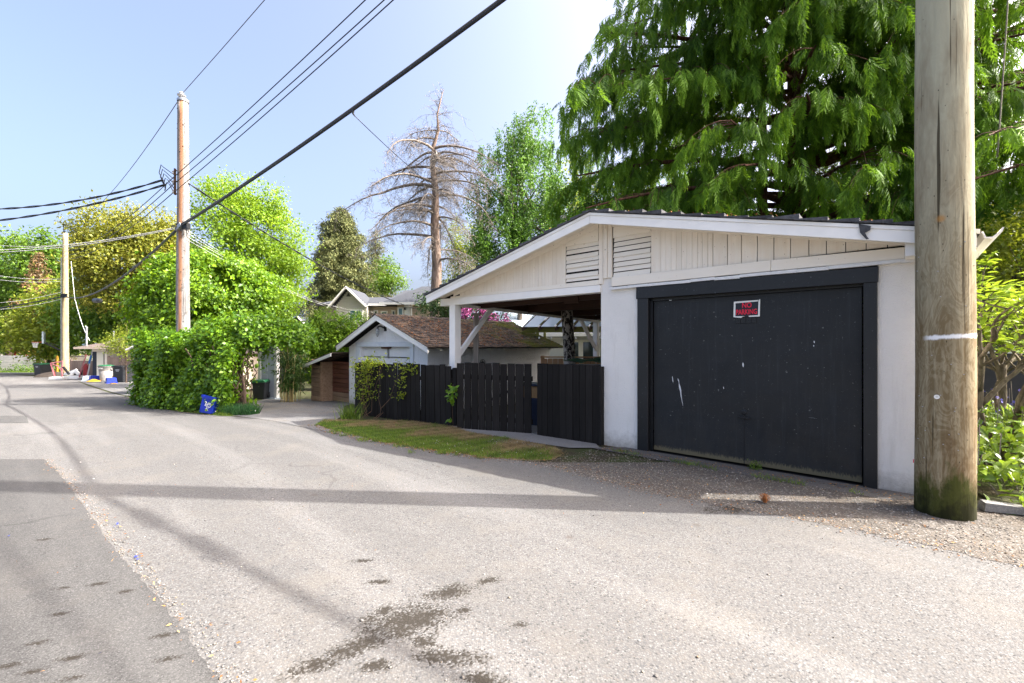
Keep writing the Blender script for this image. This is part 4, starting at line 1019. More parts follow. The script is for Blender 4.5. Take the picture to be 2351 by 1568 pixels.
def cart(label, loc, rz, w, d, h, m, lidm, lid_tilt=0, group='wheeled bins along the lane', mark=True, name='wheeled_bin'):
    t = thing(name, label, 'bin', loc, rz, group)
    b = MB().add([(-w*.42,-d*.42,0.03),(w*.42,-d*.42,.03),(w*.42,d*.42,.03),(-w*.42,d*.42,.03),(-w*.5,-d*.5,h),(w*.5,-d*.5,h),(w*.5,d*.5,h),(-w*.5,d*.5,h)],
                 [(3,2,1,0),(4,5,6,7),(0,1,5,4),(1,2,6,5),(2,3,7,6),(3,0,4,7)])
    obj('body', b, m, t, bevel=.02)
    obj('rim', MB().box(-w*.53,w*.53,-d*.53,d*.53,h-.05,h), m, t, bevel=.01)
    obj('lid', MB().prism([(-w*.54,0),(w*.54,0),(w*.54,.035),(w*.42,.085),(-w*.42,.085),(-w*.54,.035)], -d*.55, d*.55), lidm, t, (0,0,h+.002), (0,lid_tilt,0), bevel=.01)
    for s in (-1, 1):
        wh = MB().lathe([(.05,-.025),(.115,-.025),(.12,0),(.115,.025),(.05,.025)], 14); wh.v = [tuple(Matrix.Rotation(math.radians(90),3,'Y') @ Vector(p)) for p in wh.v]
        obj('wheel', wh, M_BLKMETAL, t, (s*w*.46,d*.40,.12))
    obj('handle', MB().beam((-w*.4,d*.58,h-.02),(w*.4,d*.58,h-.02),.03,.03), m, t)
    if mark:
        k = MB().box(-.16,.16,-d*.495-.004,-d*.45,h*.80,h*.84).box(-.12,.12,-d*.49-.004,-d*.45,h*.73,h*.755)
        obj('print', k, M_PLASTW, t)
    return t
cart('dark wheeled bin with a green lid near the pale fence at the bend', gnd(98,38.2), math.radians(-20), 1.05, .8, 1.0, M_BIN_BLK, M_GREEN)
cart('tall black wheeled bin with a slightly domed lid beside the ivy', gnd(286,28.3), math.radians(-15), .92, .85, .98, M_BIN_BLK, M_BIN_BLK, .03)
t = cart('dark wheeled bin with a green lid by the grey door', gnd(599,15.6), math.radians(10), .42, .5, .62, M_BIN_BLK, M_GREEN, mark=False)
t = thing('trash_can', 'dull grey tapered trash can with a green rimmed lid in front of the cream door', 'bin', gnd(243,29.2), 0, 'wheeled bins along the lane')
obj('body', MB().lathe([(.29,.02),(.30,.06),(.36,.66),(.35,.68),(.37,.72),(.39,.98),(.42,1.0),(.42,1.03)], 20), M_BIN_GRY, t, smooth=True)
obj('lid', MB().lathe([(.43,1.03),(.43,1.06),(.25,1.10),(.03,1.11)], 20), M_GREEN, t)
for s in (-1,1): obj('handle', MB().box(s*.41-.04,s*.41+.04,-.08,.08,.78,.86), M_BIN_GRY, t)
obj('print', MB().box(-.15,.12,-.405,-.38,.84,.88), M_PLASTW, t)

def tub(label, loc, rz, w, d, h, m, group=None, name='recycling_box', flip=True):
    t = thing(name, label, 'box', loc, rz, group)
    a, b = (.5,.42) if flip else (.42,.5)
    mb = MB()
    o_ = lambda k, z, s=1: [(-w*k*s,-d*k*s,z),(w*k*s,-d*k*s,z),(w*k*s,d*k*s,z),(-w*k*s,d*k*s,z)]
    mb.add(o_(a,0)+o_(b,h), [(3,2,1,0),(4,5,6,7),(0,1,5,4),(1,2,6,5),(2,3,7,6),(3,0,4,7)])
    obj('body', mb, m, t, bevel=.01)
    zr = 0 if flip else h-.04
    obj('rim', MB().box(-w*.53,w*.53,-d*.53,d*.53,zr,zr+.04), m, t)
    return t
BG = 'blue recycling boxes by the shed'
t = tub('upturned blue recycling box with pale print in front of the trash can', gnd(255,26.9), math.radians(-38), .52, .50, .34, M_BLUE, BG)
obj('print', MB().box(-.12,.08,-.245,-.235,.10,.20), M_PALEBLUE, t); 
t = tub('upturned blue recycling box behind the yellow lid', gnd(216,29.3), math.radians(-35), .50, .5, .36, M_BLUE, BG)
tub('pale grey box beside the blue recycling box', gnd(201,29.6), math.radians(5), .42, .42, .34, M_PALEBLUE)
yl = MB(); yl.lathe([(.36,0),(.36,.03),(.22,.10),(.08,.17),(.02,.17)], 9)
single('plastic_sack', 'crumpled yellow sack lying in front of the blue boxes by the shed', 'sack', yl, M_YEL).location = gnd(215,28.7)
single('plastic_dish', 'small flat yellow dish on the ground before the front blue box', 'dish', MB().lathe([(.16,0),(.16,.03),(.08,.05)], 9), M_YEL).location = gnd(260,26.3)

# junk by the far pole
p = gnd(139,33.0)
t = thing('bicycle_frame', 'pink bicycle frame without wheels standing left of the far pole', 'bicycle frame', p, 0)
obj('frame', MB().tube([(-.75,0,1.15),(-.55,0,.5),(-.42,0,.05)], .05, 6).tube([(-.75,0,1.15),(.15,0,1.30)], .045, 6).tube([(-.75,0,1.12),(-.2,0,.95),(.1,0,.55),(.15,0,.1)], .045, 6).tube([(.15,0,1.3),(.1,0,.55)], .04, 6), M_PINK, t)
obj('fork', MB().tube([(-.58,.06,.6),(-.42,.06,.0)], .04, 6), M_REDP, t)
single('yellow_post', 'yellow post standing at the end of the pale fence', 'post', MB().box(-.06,.06,-.05,.05,0,1.75), plain('dull_yellow', (.38,.22,.02), .6)).location = gnd(131,36.5)
t = thing('scrap_pile', 'heap of white plastic scraps on the ground right of the far pole', 'scrap', gnd(167,32.6), 0)
obj('tray', MB().prism([(-.5,.0),(.62,.0),(.68,.26),(-.52,.22)], -.25, .25), M_WHT, t)
obj('sheet', MB().prism([(-.5,.30),(.1,.26),(.3,.5),(.5,.30),(.7,.36),(.4,.75),(.1,.62),(-.45,.45)], -.2, -.1), M_WHT, t)
obj('bar', MB().beam((-.45,-.26,.9),(.0,-.26,.35),.13,.09), M_BLKMETAL, t)
single('plastic_tray', 'low white tray on the dirt left of the far pole', 'tray', MB().prism([(-.5,0),(.45,0),(.5,.16),(-.45,.18)], -.2, .2), M_WHT).location = gnd(133,31.8)
M_DARKSOIL = soil('dark_soil', (.05,.042,.036), (.035,.03,.026), (.09,.07,.055))
single('soil_heap', 'low dark heap of soil behind the bicycle frame', 'heap', MB().lathe([(1.2,0),(.95,.2),(.5,.36),(.1,.42)], 12), M_DARKSOIL).location = gnd(122,36.0)
t = thing('wheelbarrow', 'red wheelbarrow stood on end against the fence beside the shed', 'wheelbarrow', gnd(195,31.8), 0)
obj('handle', MB().beam((-.42,0,.15),(-.12,.2,1.78),.09,.06), M_PINK, t)
obj('handle', MB().beam((.08,0,.15),(.26,.2,1.50),.09,.06), M_PINK, t)
obj('tray', MB().prism([(-.20,.0),(.08,.0),(.10,.9),(-.05,1.15),(-.18,.9)], .05, .18), M_REDP, t)
obj('strut', MB().beam((-.10,.1,1.78),(.25,.2,1.74),.05,.04), M_REDP, t)
t = thing('ladder_tool', 'blue handled tool leaning on the beige shed corner', 'tool', gnd(200,31.6), 0)
obj('shaft', MB().beam((-.1,.1,.1),(.15,.25,2.15),.06,.06), M_METAL, t)
obj('grip', MB().beam((-.0,.15,1.15),(.10,.21,1.75),.10,.10), plain('bright_blue_grip', (.01,.16,.45), .5), t)
t = thing('black_tote', 'black tote standing behind the white scraps', 'box', gnd(182,33.0), 0)
obj('body', MB().add([(-.3,-.25,0),(.3,-.25,0),(.3,.25,0),(-.3,.25,0),(-.36,-.3,.62),(.36,-.3,.62),(.36,.3,.62),(-.36,.3,.62)], [(3,2,1,0),(4,5,6,7),(0,1,5,4),(1,2,6,5),(2,3,7,6),(3,0,4,7)]), M_BIN_BLK, t)
obj('rim', MB().box(-.39,.39,-.33,.33,.58,.63), M_BIN_BLK, t)

def hoop(label, loc, rz, z_board, side):
    t = thing('basketball_hoop', label, 'basketball hoop', loc, rz, 'basketball hoops beyond the fence')
    obj('pole', MB().box(-.09,.09,-.09,.09,0,z_board-.6), M_BLKMETAL, t)
    obj('arm', MB().beam((0,0,z_board-.75),(-1.15,0,z_board+.05),.10,.14).beam((0,0,z_board-.35),(-1.1,0,z_board+.15),.05,.05), M_BLKMETAL, t)
    obj('backboard', MB().box(-1.30,-1.20,-.9,.9,z_board,z_board+1.05), M_PALEBLUE, t)
    zr = z_board+.12
    obj('rim', MB().tube([(-1.53-.23+.23*math.cos(2*math.pi*i/20),.23*math.sin(2*math.pi*i/20),zr) for i in range(21)], .022, 6).box(-1.53,-1.29,-.06,.06,zr-.03,zr+.03), plain('orange_rim', (.62,.10,.03), .5), t)
    nb = MB()
    for i in range(12):
        a0 = 2*math.pi*i/12
        for s in (-1, 1):
            nb.tube([(-1.76+.23*math.cos(a0),.23*math.sin(a0),zr),(-1.76+.15*math.cos(a0+s*.5),.15*math.sin(a0+s*.5),zr-.25),(-1.76+.12*math.cos(a0+s*.8),.12*math.sin(a0+s*.8),zr-.48)], .012, 3)
    obj('net', nb, M_WHT, t)
hoop('right hand basketball hoop with a torn net facing left above the pale fence', gnd(146,40.0), math.radians(43), 2.87, -1)
hoop('left hand basketball hoop facing right beyond the pale fence', gnd(15,52), math.radians(229), 2.9, 1)
t = thing('play_tower', 'red playground toy just showing over the pale fence', 'toy', gnd(45,53), 0)
obj('arch', MB().tube([(-.7,0,.0),(-.6,0,2.0),(-.2,0,2.45),(.2,0,2.2),(.6,0,2.35),(.9,0,1.9),(1.0,0,0)], .14, 6), M_REDP, t)
obj('platform', MB().box(-.6,.9,-.4,.4,1.4,1.55), M_YEL, t)
# ------------------------------------------------------------------ houses behind
M_SIDING = wood('pale_siding', (.50,.47,.38), (.58,.55,.46), .7, 1.5, (.05,1,1), .1, .05, .2)
M_TANSID = wood('tan_siding', (.48,.37,.27), (.55,.44,.34), .7, 1.5, (.05,1,1), .1, .05, .2)
M_ROOFG = plain('grey_roof_shingle', (.055,.060,.072), .9, .4, 22, .6, 30)
M_PANE = plain('dark_window_pane', (.03,.05,.055), .06, .2, 2, 0, 10, 0, .8)
M_PANEB = plain('teal_window_pane', (.10,.22,.23), .08, .2, 2, 0, 10, 0, .8)
M_DKHOUSE = plain('charcoal_siding', (.075,.072,.07), .8, .15, 4, .2, 40)
M_HOUSEW = plain('pale_house_paint', (.66,.66,.64), .7, .06, 4, .1, 40)
M_CEDARFENCE = wood('new_cedar_boards', (.34,.17,.075), (.50,.29,.15), .75, 1.8, (1,1,.08), .2, .2, .2)
M_MOSSBEAM = wood('mossy_beam', (.12,.13,.02), (.24,.22,.07), .85, 2, (.08,1,1), .3, .2, .15)

def window(parent, x0, x1, z0, z1, y, pane=M_PANE, mull=0, fr=.09):
    f = obj('window', MB().box(x0,x1,y-.05,y,z0,z0+fr).box(x0,x1,y-.05,y,z1-fr,z1).box(x0,x0+fr,y-.05,y,z0+fr,z1-fr).box(x1-fr,x1,y-.05,y,z0+fr,z1-fr), M_WHITE, parent)
    obj('pane', MB().box(x0+fr,x1-fr,y-.02,y+.01,z0+fr,z1-fr), pane, f)
    for k in range(mull):
        xm = x0+(x1-x0)*(k+1)/(mull+1); obj('mullion', MB().box(xm-.03,xm+.03,y-.045,y-.021,z0+fr,z1-fr), M_WHITE, f)
    return f
def hip(mb, x0, x1, y0, y1, ze, zr, rx0, rx1, ry):
    return mb.add([(x0,y0,ze),(x1,y0,ze),(x1,y1,ze),(x0,y1,ze),(rx0,ry,zr),(rx1,ry,zr)], [(0,1,5,4),(1,2,5),(2,3,4,5),(3,0,4),(3,2,1,0)])

HD = 32.0; hz = terrain(HD)
def hx(px, Y=HD): return (px-1175.5)/1000*Y
def hzz(py, Y=HD): return 1.5+(796-py)/1000*Y - hz
H = thing('grey_roof_house', 'cream house with grey hip roofs and a white edged gable behind the hedge', 'house', (hx(850),HD,hz))
X0 = hx(850)
def q(px, Y=HD): return hx(px,Y)-X0
obj('wall', MB().box(q(737),q(960),.0,8,0,hzz(704)), M_TANSID, H)
obj('wall', MB().box(q(782),q(852),-.9,.0,0,hzz(704)), M_SIDING, H)
obj('wall', MB().prism([(q(784),hzz(704)),(q(850),hzz(704)),(q(811),hzz(670))], -.9, -.7), M_SIDING, H)
for k in range(9):
    z = hzz(704)+k*.14; 
    s = 1-(z-hzz(704))/(hzz(670)-hzz(704))
    if s > .08: obj('siding_board', MB().box(q(811)+(q(784)-q(811))*s,q(811)+(q(850)-q(811))*s,-.925,-.9,z,z+.12), M_SIDING, H)
obj('gable_vent', MB().prism([(q(806),hzz(684)),(q(816),hzz(684)),(q(811),hzz(676))], -.96, -.93), M_DKHOUSE, H)
obj('wall', MB().box(q(925),q(1010),-1.6,.0,0,hzz(703)), M_TANSID, H)
obj('corner_board', MB().box(q(941),q(953),-1.66,-1.6,0,hzz(703)), M_WHITE, H)
for k in range(7): obj('siding_board', MB().box(q(957),q(1008),-1.63,-1.605,1.6+k*.36,1.6+k*.36+.33), M_TANSID, H)
R_ = MB(); hip(R_, q(722), q(905), -.6, 8, hzz(701), hzz(671), q(779), q(880), 3.2)
obj('roof', R_, M_ROOFG, H)
R_ = MB(); hip(R_, q(835), q(1000), 2.0, 12, hzz(703), hzz(640), q(880), q(950), 6.5)
obj('roof', R_, M_ROOFG, H)
R_ = MB(); hip(R_, q(893), q(1035), -2.2, 6, hzz(703), hzz(655), q(965), q(1000), .6)
obj('roof', R_, M_ROOFG, H)
R_ = MB().add([(q(775),-1.4,hzz(708)),(q(811),-1.4,hzz(664)),(q(853),-1.4,hzz(706)),(q(775),2.5,hzz(708)),(q(811),2.5,hzz(664)),(q(853),2.5,hzz(706))], [(0,1,4,3),(1,2,5,4)])
obj('roof', R_, M_ROOFG, H)
obj('rake_board', MB().beam((q(771),-1.42,hzz(711)),(q(812),-1.42,hzz(664.5)),.09,.24,(0,1,0)), M_WHITE, H)
obj('rake_board', MB().beam((q(810),-1.42,hzz(664.5)),(q(855),-1.42,hzz(708)),.09,.24,(0,1,0)), M_WHITE, H)
obj('gutter', MB().box(q(852),q(893),-.72,-.60,hzz(704),hzz(699)), M_WHITE, H)
obj('gutter', MB().box(q(893),q(1035),-2.32,-2.2,hzz(706),hzz(701)), M_WHITE, H)
obj('gutter', MB().box(q(722),q(772),-.70,-.60,hzz(703),hzz(699)), M_DKHOUSE, H)
obj('downspout', MB().tube([(q(962),-2.25,hzz(706)),(q(957),-1.75,hzz(712)),(q(957),-1.72,0)], .06, 6), M_WHITE, H)
window(H, q(812), q(843), hzz(740), hzz(713), -.9, M_PANEB, 1)
window(H, q(858), q(868), hzz(742), hzz(712), 0, M_PANE)
window(H, q(874), q(890), hzz(738), hzz(714), 0, M_PANEB)
window(H, q(899), q(908), hzz(735), hzz(712), 0, M_PANE)
window(H, q(926), q(939), hzz(742), hzz(710), -1.6, M_PANEB)
obj('wall_lamp', MB().box(q(942.0),q(944.5),-1.85,-1.66,hzz(716),hzz(711)), M_BLKMETAL, H)
# grey house glimpsed between the maple and the clipped cedars
Y2 = 30.0; z2 = terrain(Y2); x2 = hx(690,Y2)
H2 = thing('grey_gable_house', 'mid grey gabled house glimpsed between the light maple and the clipped hedge', 'house', (x2,Y2,z2))
def zz2(py): return 1.5+(796-py)/1000*Y2-z2
obj('wall', MB().prism([(-1.6,0),(.85,0),(.85,zz2(770)),(-.1,zz2(728)),(-1.6,zz2(770))], 0, .2), M_DKHOUSE, H2)
obj('roof', MB().add([(-1.7,-.3,zz2(772)),(-.1,-.3,zz2(726)),(1.0,-.3,zz2(762)),(-1.7,6,zz2(772)),(-.1,6,zz2(726)),(1.0,6,zz2(762))], [(0,1,4,3),(1,2,5,4)]), M_ROOFG, H2)
obj('rake_board', MB().beam((-.1,-.32,zz2(727)),(1.0,-.32,zz2(763)),.06,.14,(0,1,0)), M_WHITE, H2)
window(H2, -.42, -.02, zz2(771), zz2(758), 0)
# ivy hidden garage: only its white gable board shows
p = gnd(330, 18.6)
H3 = thing('hidden_garage', 'garage mostly hidden in the ivy showing one white gable board left of the hedge', 'garage', p)
def z3(py): return 1.5+(796-py)/1000*18.6-p.z
obj('wall', MB().box(-.15,3.2,.0,4,0,z3(812)), M_BEIGE, H3)
obj('rake_board', MB().beam((-.50,-.25,z3(803)),(.75,-.25,z3(771)),.06,.16,(0,1,0)), M_WHITE, H3)
obj('rake_board', MB().beam((.75,-.25,z3(771)),(3.4,-.25,z3(815)),.06,.16,(0,1,0)), M_WHITE, H3)
obj('roof', MB().add([(-.5,-.25,z3(801)),(.75,-.25,z3(768)),(3.4,-.25,z3(813)),(-.5,4.2,z3(801)),(.75,4.2,z3(768)),(3.4,4.2,z3(813))], [(0,1,4,3),(1,2,5,4)]), M_BROWNSH, H3)
# the grey panelled door behind the ivy
p = gnd(619, 15.9)
M_DOORG = plain('grey_door_paint', (.42,.46,.53), .45, .05)
dg_ = thing('garden_door', 'grey four panel door with a pale frame at the right end of the ivy hedge', 'door', p, math.radians(-22))
ds = obj('slab', MB().box(-.42,.27,0,.045,.05,1.98), M_DOORG, dg_)
for (xa, xb, za, zb_) in ((-.33,-.09,.18,.88),(.0,.20,.18,.88),(-.33,-.09,1.0,1.85),(.0,.20,1.0,1.85)):
    obj('panel', MB().box(xa,xb,-.014,.001,za,zb_), M_DOORG, ds, bevel=.012)
obj('knob', MB().lathe([(.02,0),(.035,.03),(.02,.06)], 10, (.235,-.03,.97)), M_BLKMETAL, ds)
obj('jamb', MB().box(.275,.40,-.04,.08,0,2.1), M_HOUSEW, dg_); obj('jamb', MB().box(-.55,-.43,-.04,.08,0,2.1), M_HOUSEW, dg_)
obj('sill', MB().box(-.5,.42,-.14,.1,-.02,.05), M_PALEBLUE, dg_)
# pale house with glazed doors seen through the carport, its pergola and deck
HB = thing('glazed_door_house', 'pale house with white framed glass doors seen through the open carport', 'house', (4.2,20.5,terrain(20)), math.radians(-12))
obj('wall', MB().box(-3.2,6,0,.2,0,2.75), M_HOUSEW, HB)
obj('roof', MB().prism([(-.8,2.7),(4.4,4.3),(4.4,4.2),(-.8,2.6)], -3.6, 6.4, 'x'), M_ROOFG, HB)
obj('fascia', MB().box(-3.6,6.4,-.84,-.80,2.56,2.72), M_WHITE, HB)
for x0 in (-1.75,-.95,-.10,.75): window(HB, x0, x0+.80, .35, 2.42, 0, M_PANE, 0, .11)
HW = thing('white_roof_house', 'pale roofed house glimpsed behind the pink flowers under the carport roof', 'house', (at(1160,740,24).x,24,terrain(24)))
obj('wall', MB().box(.1,4.5,.2,3,0,3.1), M_HOUSEW, HW)
obj('roof', MB().prism([(-.2,3.05),(2.2,4.3),(4.6,3.05),(4.6,3.15),(2.2,4.4),(-.2,3.15)], -.1, 3.4, 'x'), M_PALEBLUE, HW)
obj('gutter', MB().box(-.3,4.7,-.28,-.2,3.0,3.12), M_WHITE, HW)
p = at(1215, 800, 15.5)
PG_ = thing('pergola', 'mossy timber pergola with a sloping glass roof beyond the white garage', 'pergola', (p.x, 15.5, terrain(15.5)), math.radians(-10))
zt = 1.5+(796-757)/1000*15.5 - terrain(15.5)
obj('beam', MB().box(-.25,2.9,-.05,.05,zt-.10,zt+.10), M_MOSSBEAM, PG_); obj('beam', MB().box(-.25,2.9,2.5,2.6,zt+.3,zt+.48), M_MOSSBEAM, PG_)
for x in (.3, 2.6): 
    obj('post', MB().box(x-.05,x+.05,-.05,.05,0,zt-.1), M_MOSSBEAM, PG_); obj('post', MB().box(x-.05,x+.05,2.5,2.6,0,zt+.3), M_MOSSBEAM, PG_)
M_RAFT = wood('dark_rafter_wood', (.06,.035,.025), (.13,.08,.055), .8, 2, (.1,.1,1), .3, .3, .15)
for k in range(6):
    x = -.2+k*.58
    obj('rafter', MB().beam((x,-.3,zt+.0),(x+.75,1.4,zt+1.0),.05,.12), M_RAFT, PG_)
    obj('rafter', MB().beam((x+.75,1.4,zt+1.0),(x+1.4,2.8,zt+.35),.05,.12), M_RAFT, PG_)
    if k < 5: obj('glass_panel', MB().add([(x+.06,-.3,zt+.09),(x+.52,-.3,zt+.09),(x+1.27,1.4,zt+1.09),(x+.81,1.4,zt+1.09)], [(0,1,2,3)]), M_GLASS, PG_)
sl = MB(); pts = sagpts((-.2,-.1,zt-.22),(3.2,-.1,zt-.2),.06); sl.tube(pts, .008, 4)
L_ = thing('string_lights', 'string of small round bulbs hung under the mossy pergola beam', 'string lights', (p.x,15.5,terrain(15.5)), math.radians(-10))
obj('cord', sl, M_CABLE, L_)
M_BULB = plain('white_bulb', (.80,.78,.72), .2, .02)
for k in range(1, 24, 3): obj('bulb', MB().lathe([(.012,.0),(.035,-.04),(.035,-.06),(.012,-.085)], 8, tuple(pts[k])), M_BULB, L_, smooth=True)
a, b = at(1245,830,12.6), at(1420,826,12.2)
dk = fence_run('new cedar fence with a capped post behind the tarpaulin', (a.x,a.y,terrain(12.5)), (b.x,b.y,terrain(12.2)), 1.5-.36-terrain(12.4)+.02, 14, M_CEDARFENCE)
obj('top_rail', MB().box(-.05,2.3,-.03,.09,1.43,1.47), M_CEDARFENCE, dk)
# charcoal house on the right behind the shrubs
p = at(2300, 800, 10.5)
DH = thing('charcoal_house', 'dark grey house wall with a small white framed window behind the flowering shrub', 'house', (9.0,11.5,0), GRZ)
obj('wall', MB().box(-2.0,9,0,.2,-.2,3.15), M_DKHOUSE, DH)
obj('wall', MB().box(-2.0,-1.8,.2,8,-.2,3.1), M_DKHOUSE, DH)
obj('roof', MB().prism([(-.7,3.05),(3.5,3.3),(8.5,3.05),(8.5,3.10),(3.5,3.4),(-.7,3.12)], -2.4, 9.4, 'x'), M_BROWNSH, DH)
obj('fascia', MB().box(-2.4,9.4,-.74,-.70,2.98,3.18), M_DKHOUSE, DH)
window(DH, 2.35, 3.25, 1.35, 2.35, 0, M_PANE, 1, .06)
# concrete kerb piece and a pine cone
single('concrete_block', 'short chunk of weathered concrete kerb at the foot of the garden bed', 'concrete block', MB().add([(-.2,-.05,0),(.2,-.05,0),(.2,.06,0),(-.2,.06,0),(-.19,-.045,.075),(.19,-.05,.06),(.2,.05,.06),(-.18,.055,.08)], [(3,2,1,0),(4,5,6,7),(0,1,5,4),(1,2,6,5),(2,3,7,6),(3,0,4,7)]), M_CONC).location = (4.48,3.92,.012)
bpy.data.objects['concrete_block'].rotation_euler = (0,0,-.35)
cn = MB()
for k in range(46):
    a = k*2.4; t_ = k/46; r = .036*math.sin(math.pi*(.15+.8*t_)); 
    c_ = Vector((r*math.cos(a), r*math.sin(a), .01+.06*t_)); d = Vector((math.cos(a), math.sin(a), .55)).normalized(); sd_ = Vector((-math.sin(a), math.cos(a), 0))
    cn.add([c_-sd_*.010, c_+sd_*.010, c_+d*.022+sd_*.004, c_+d*.022-sd_*.004], [(0,1,2,3)])
cn.tube([(0,0,0),(0,0,.04),(0,0,.07)], [.018,.022,.006], 8)
single('pine_cone', 'small brown pine cone lying on the sunny gravel before the black door', 'pine cone', cn, M_DEBRIS).location = (2.42,4.17,.012)

# ------------------------------------------------------------------ ground clutter
def in_poly(x, y, poly):
    c = np.zeros(len(x), bool); n = len(poly); j = n-1
    for i in range(n):
        xi, yi = poly[i]; xj, yj = poly[j]
        c ^= ((yi > y) != (yj > y)) & (x < (xj-xi)*(y-yi)/(yj-yi+1e-12)+xi); j = i
    return c
def fill(poly, n, rng=NR):
    p = np.array(poly); lo, hi = p.min(0), p.max(0); xs = []; tot = 0
    while tot < n:
        x = rng.uniform(lo[0],hi[0],n*3); y = rng.uniform(lo[1],hi[1],n*3); k = in_poly(x,y,poly); xs.append(np.stack([x[k],y[k]],1)); tot += k.sum()
    return np.concatenate(xs)[:n]
def on_ground(xy, dz=0): return np.column_stack([xy, terrain_v(xy[:,1])+dz])
UP = np.array([0,0,1.0])
def along(poly, n, spread):
    p = np.array(poly); d = np.hypot(*np.diff(p,axis=0).T); c = np.concatenate([[0],np.cumsum(d)]); s = NR.uniform(0,c[-1],n)
    return np.column_stack([np.interp(s,c,p[:,0]), np.interp(s,c,p[:,1])]) + NR.normal(0,spread,(n,2))
def pebmat():
    t = NT('pebbles'); a = t.n('ShaderNodeAttribute', attribute_name='tint')
    c = t.ramp(a.outputs['Fac'], [(0,(.10,.095,.09)),(.3,(.20,.175,.145)),(.55,(.27,.25,.23)),(.8,(.22,.165,.11)),(1,(.50,.48,.45))])
    return t.done(t.pbr(c, .85, None, 0, .25))
M_PEB = pebmat()
def pebbles(name, xy, lo, hi, dz=.012, label=None):
    n = len(xy); s = lo*(hi/lo)**(NR.uniform(0,1,n)**2.2)
    sc = np.stack([s*NR.uniform(.8,1.3,n), s*NR.uniform(.6,1,n), s*NR.uniform(.35,.7,n)],1)
    V, F, idx = scatter(PEB, PEB_F, on_ground(xy, dz), frames(rnd_dir(n,NR)*[1,1,.25], UP+rnd_dir(n,NR)*.35), sc)
    return soup(name, V, F, M_PEB, None, NR.uniform(0,1,n)[idx], kind='stuff')
GV = [(9,1.2),(5.0,1.85),(3.5,2.98),(2.66,3.70),(2.05,4.12),(1.42,4.52),(.90,5.05),(.35,5.6),(1.28,6.5),(2.9,5.05),(3.9,4.2),(4.8,3.85),(6.2,3.3),(9,2.4)]
gp = fill(GV, 15000); keep = NR.uniform(0,1,len(gp)) < np.clip(1.25-(gp[:,0]-2.5)*.02, .3, 1); pebbles('gravel', gp[keep], .004, .013, .004)
sm = []
for (a, b) in zip(seam[1:-1], seam[2:]):
    n = int(170*math.hypot(b[0]-a[0], b[1]-a[1])); tt = NR.uniform(0,1,n)
    sm.append(np.column_stack([a[0]+(b[0]-a[0])*tt+np.abs(NR.normal(0,.075,n)), a[1]+(b[1]-a[1])*tt+NR.normal(0,.02,n)]))
eg = along([(6,1.2),(3.5,3.0),(2.66,3.70),(2.05,4.10),(1.42,4.50),(.94,5.02),(.35,5.6)], 3600, .07); pebbles('edge_gravel', eg, .003, .012, .002)
sm = np.concatenate(sm); pebbles('seam_gravel', sm, .003, .011, .004)
rp = np.column_stack([NR.uniform(-6,3,900), NR.uniform(1.7,6.2,900)]); pebbles('road_gravel', rp[rp[:,0] < 3.2-.8*(rp[:,1]-1.8)], .003, .012, .003)
wg = fill([(-.5,6.85),(.15,6.65),(.5,6.3),(.35,6.65),(-.2,7.10)], 900); pebbles('white_gravel', wg, .005, .014, .02)
# leaf and needle litter along the edges
def litmat():
    t = NT('leaf_litter'); a = t.n('ShaderNodeAttribute', attribute_name='tint')
    return t.done(t.pbr(t.ramp(a.outputs['Fac'], [(0,(.06,.03,.015)),(.4,(.20,.085,.03)),(.7,(.36,.17,.055)),(1,(.48,.33,.13))]), .9, None, 0, .15))
M_LIT = litmat()
def litter(name, xy, lo, hi, dz=.008):
    n = len(xy); s = NR.uniform(lo,hi,n)
    V, F, idx = scatter(LEAF, LEAF_F, on_ground(xy,0)+np.column_stack([np.zeros((n,2)), NR.uniform(dz,dz+.012,n)]), frames(rnd_dir(n,NR)*[1,1,.2], UP+rnd_dir(n,NR)*.5), np.column_stack([s, s*NR.uniform(.25,.9,n), s]))
    soup(name, V, F, M_LIT, None, NR.uniform(0,1,n)[idx], kind='stuff')
EDGE = [(6,1.2),(3.55,2.98),(2.69,3.70),(2.1,4.10),(1.46,4.50),(.98,5.02),(.35,5.64),(-1.5,6.5),(-2.3,7.05),(-3.5,8.2)]
litter('leaf_litter', np.concatenate([along(EDGE,1500,.10), along(seam[1:],260,.05)+[.06,0], fill(GV,900), along([(1.3,6.5),(2.2,5.75),(3.4,4.75),(4.1,4.15)],900,.07), along(hb_l,500,.12), along([(-8.6,14.2),(-5.3,12.9),(-4.2,10.8)],500,.3)]), .008, .03)
litter('road_litter', np.column_stack([NR.uniform(-8,3,260), NR.uniform(2,9,260)])[:], .006, .022, .002)
bl = np.array([(-2.62,3.04),(-2.66,3.1),(-3.3,3.62),(-3.25,3.6),(-3.33,3.68),(-3.95,3.42),(-2.0,2.12)])
n = len(bl); V, F, _ = scatter(LEAF, LEAF_F, on_ground(bl,.014), frames(rnd_dir(n,NR)*[1,1,.2], UP+rnd_dir(n,NR)*.4), NR.uniform(.015,.03,n))
soup('plastic_litter', V, F, M_BLUE, None, kind='stuff')
tw = MB().tube([(3.92,2.86,.02),(3.93,2.93,.035),(3.98,3.0,.04),(4.06,3.03,.03)], .005, 5)
single('dry_twig', 'thin curved straw coloured twig on the gravel at the right edge', 'twig', tw, plain('straw', (.42,.30,.15), .8))

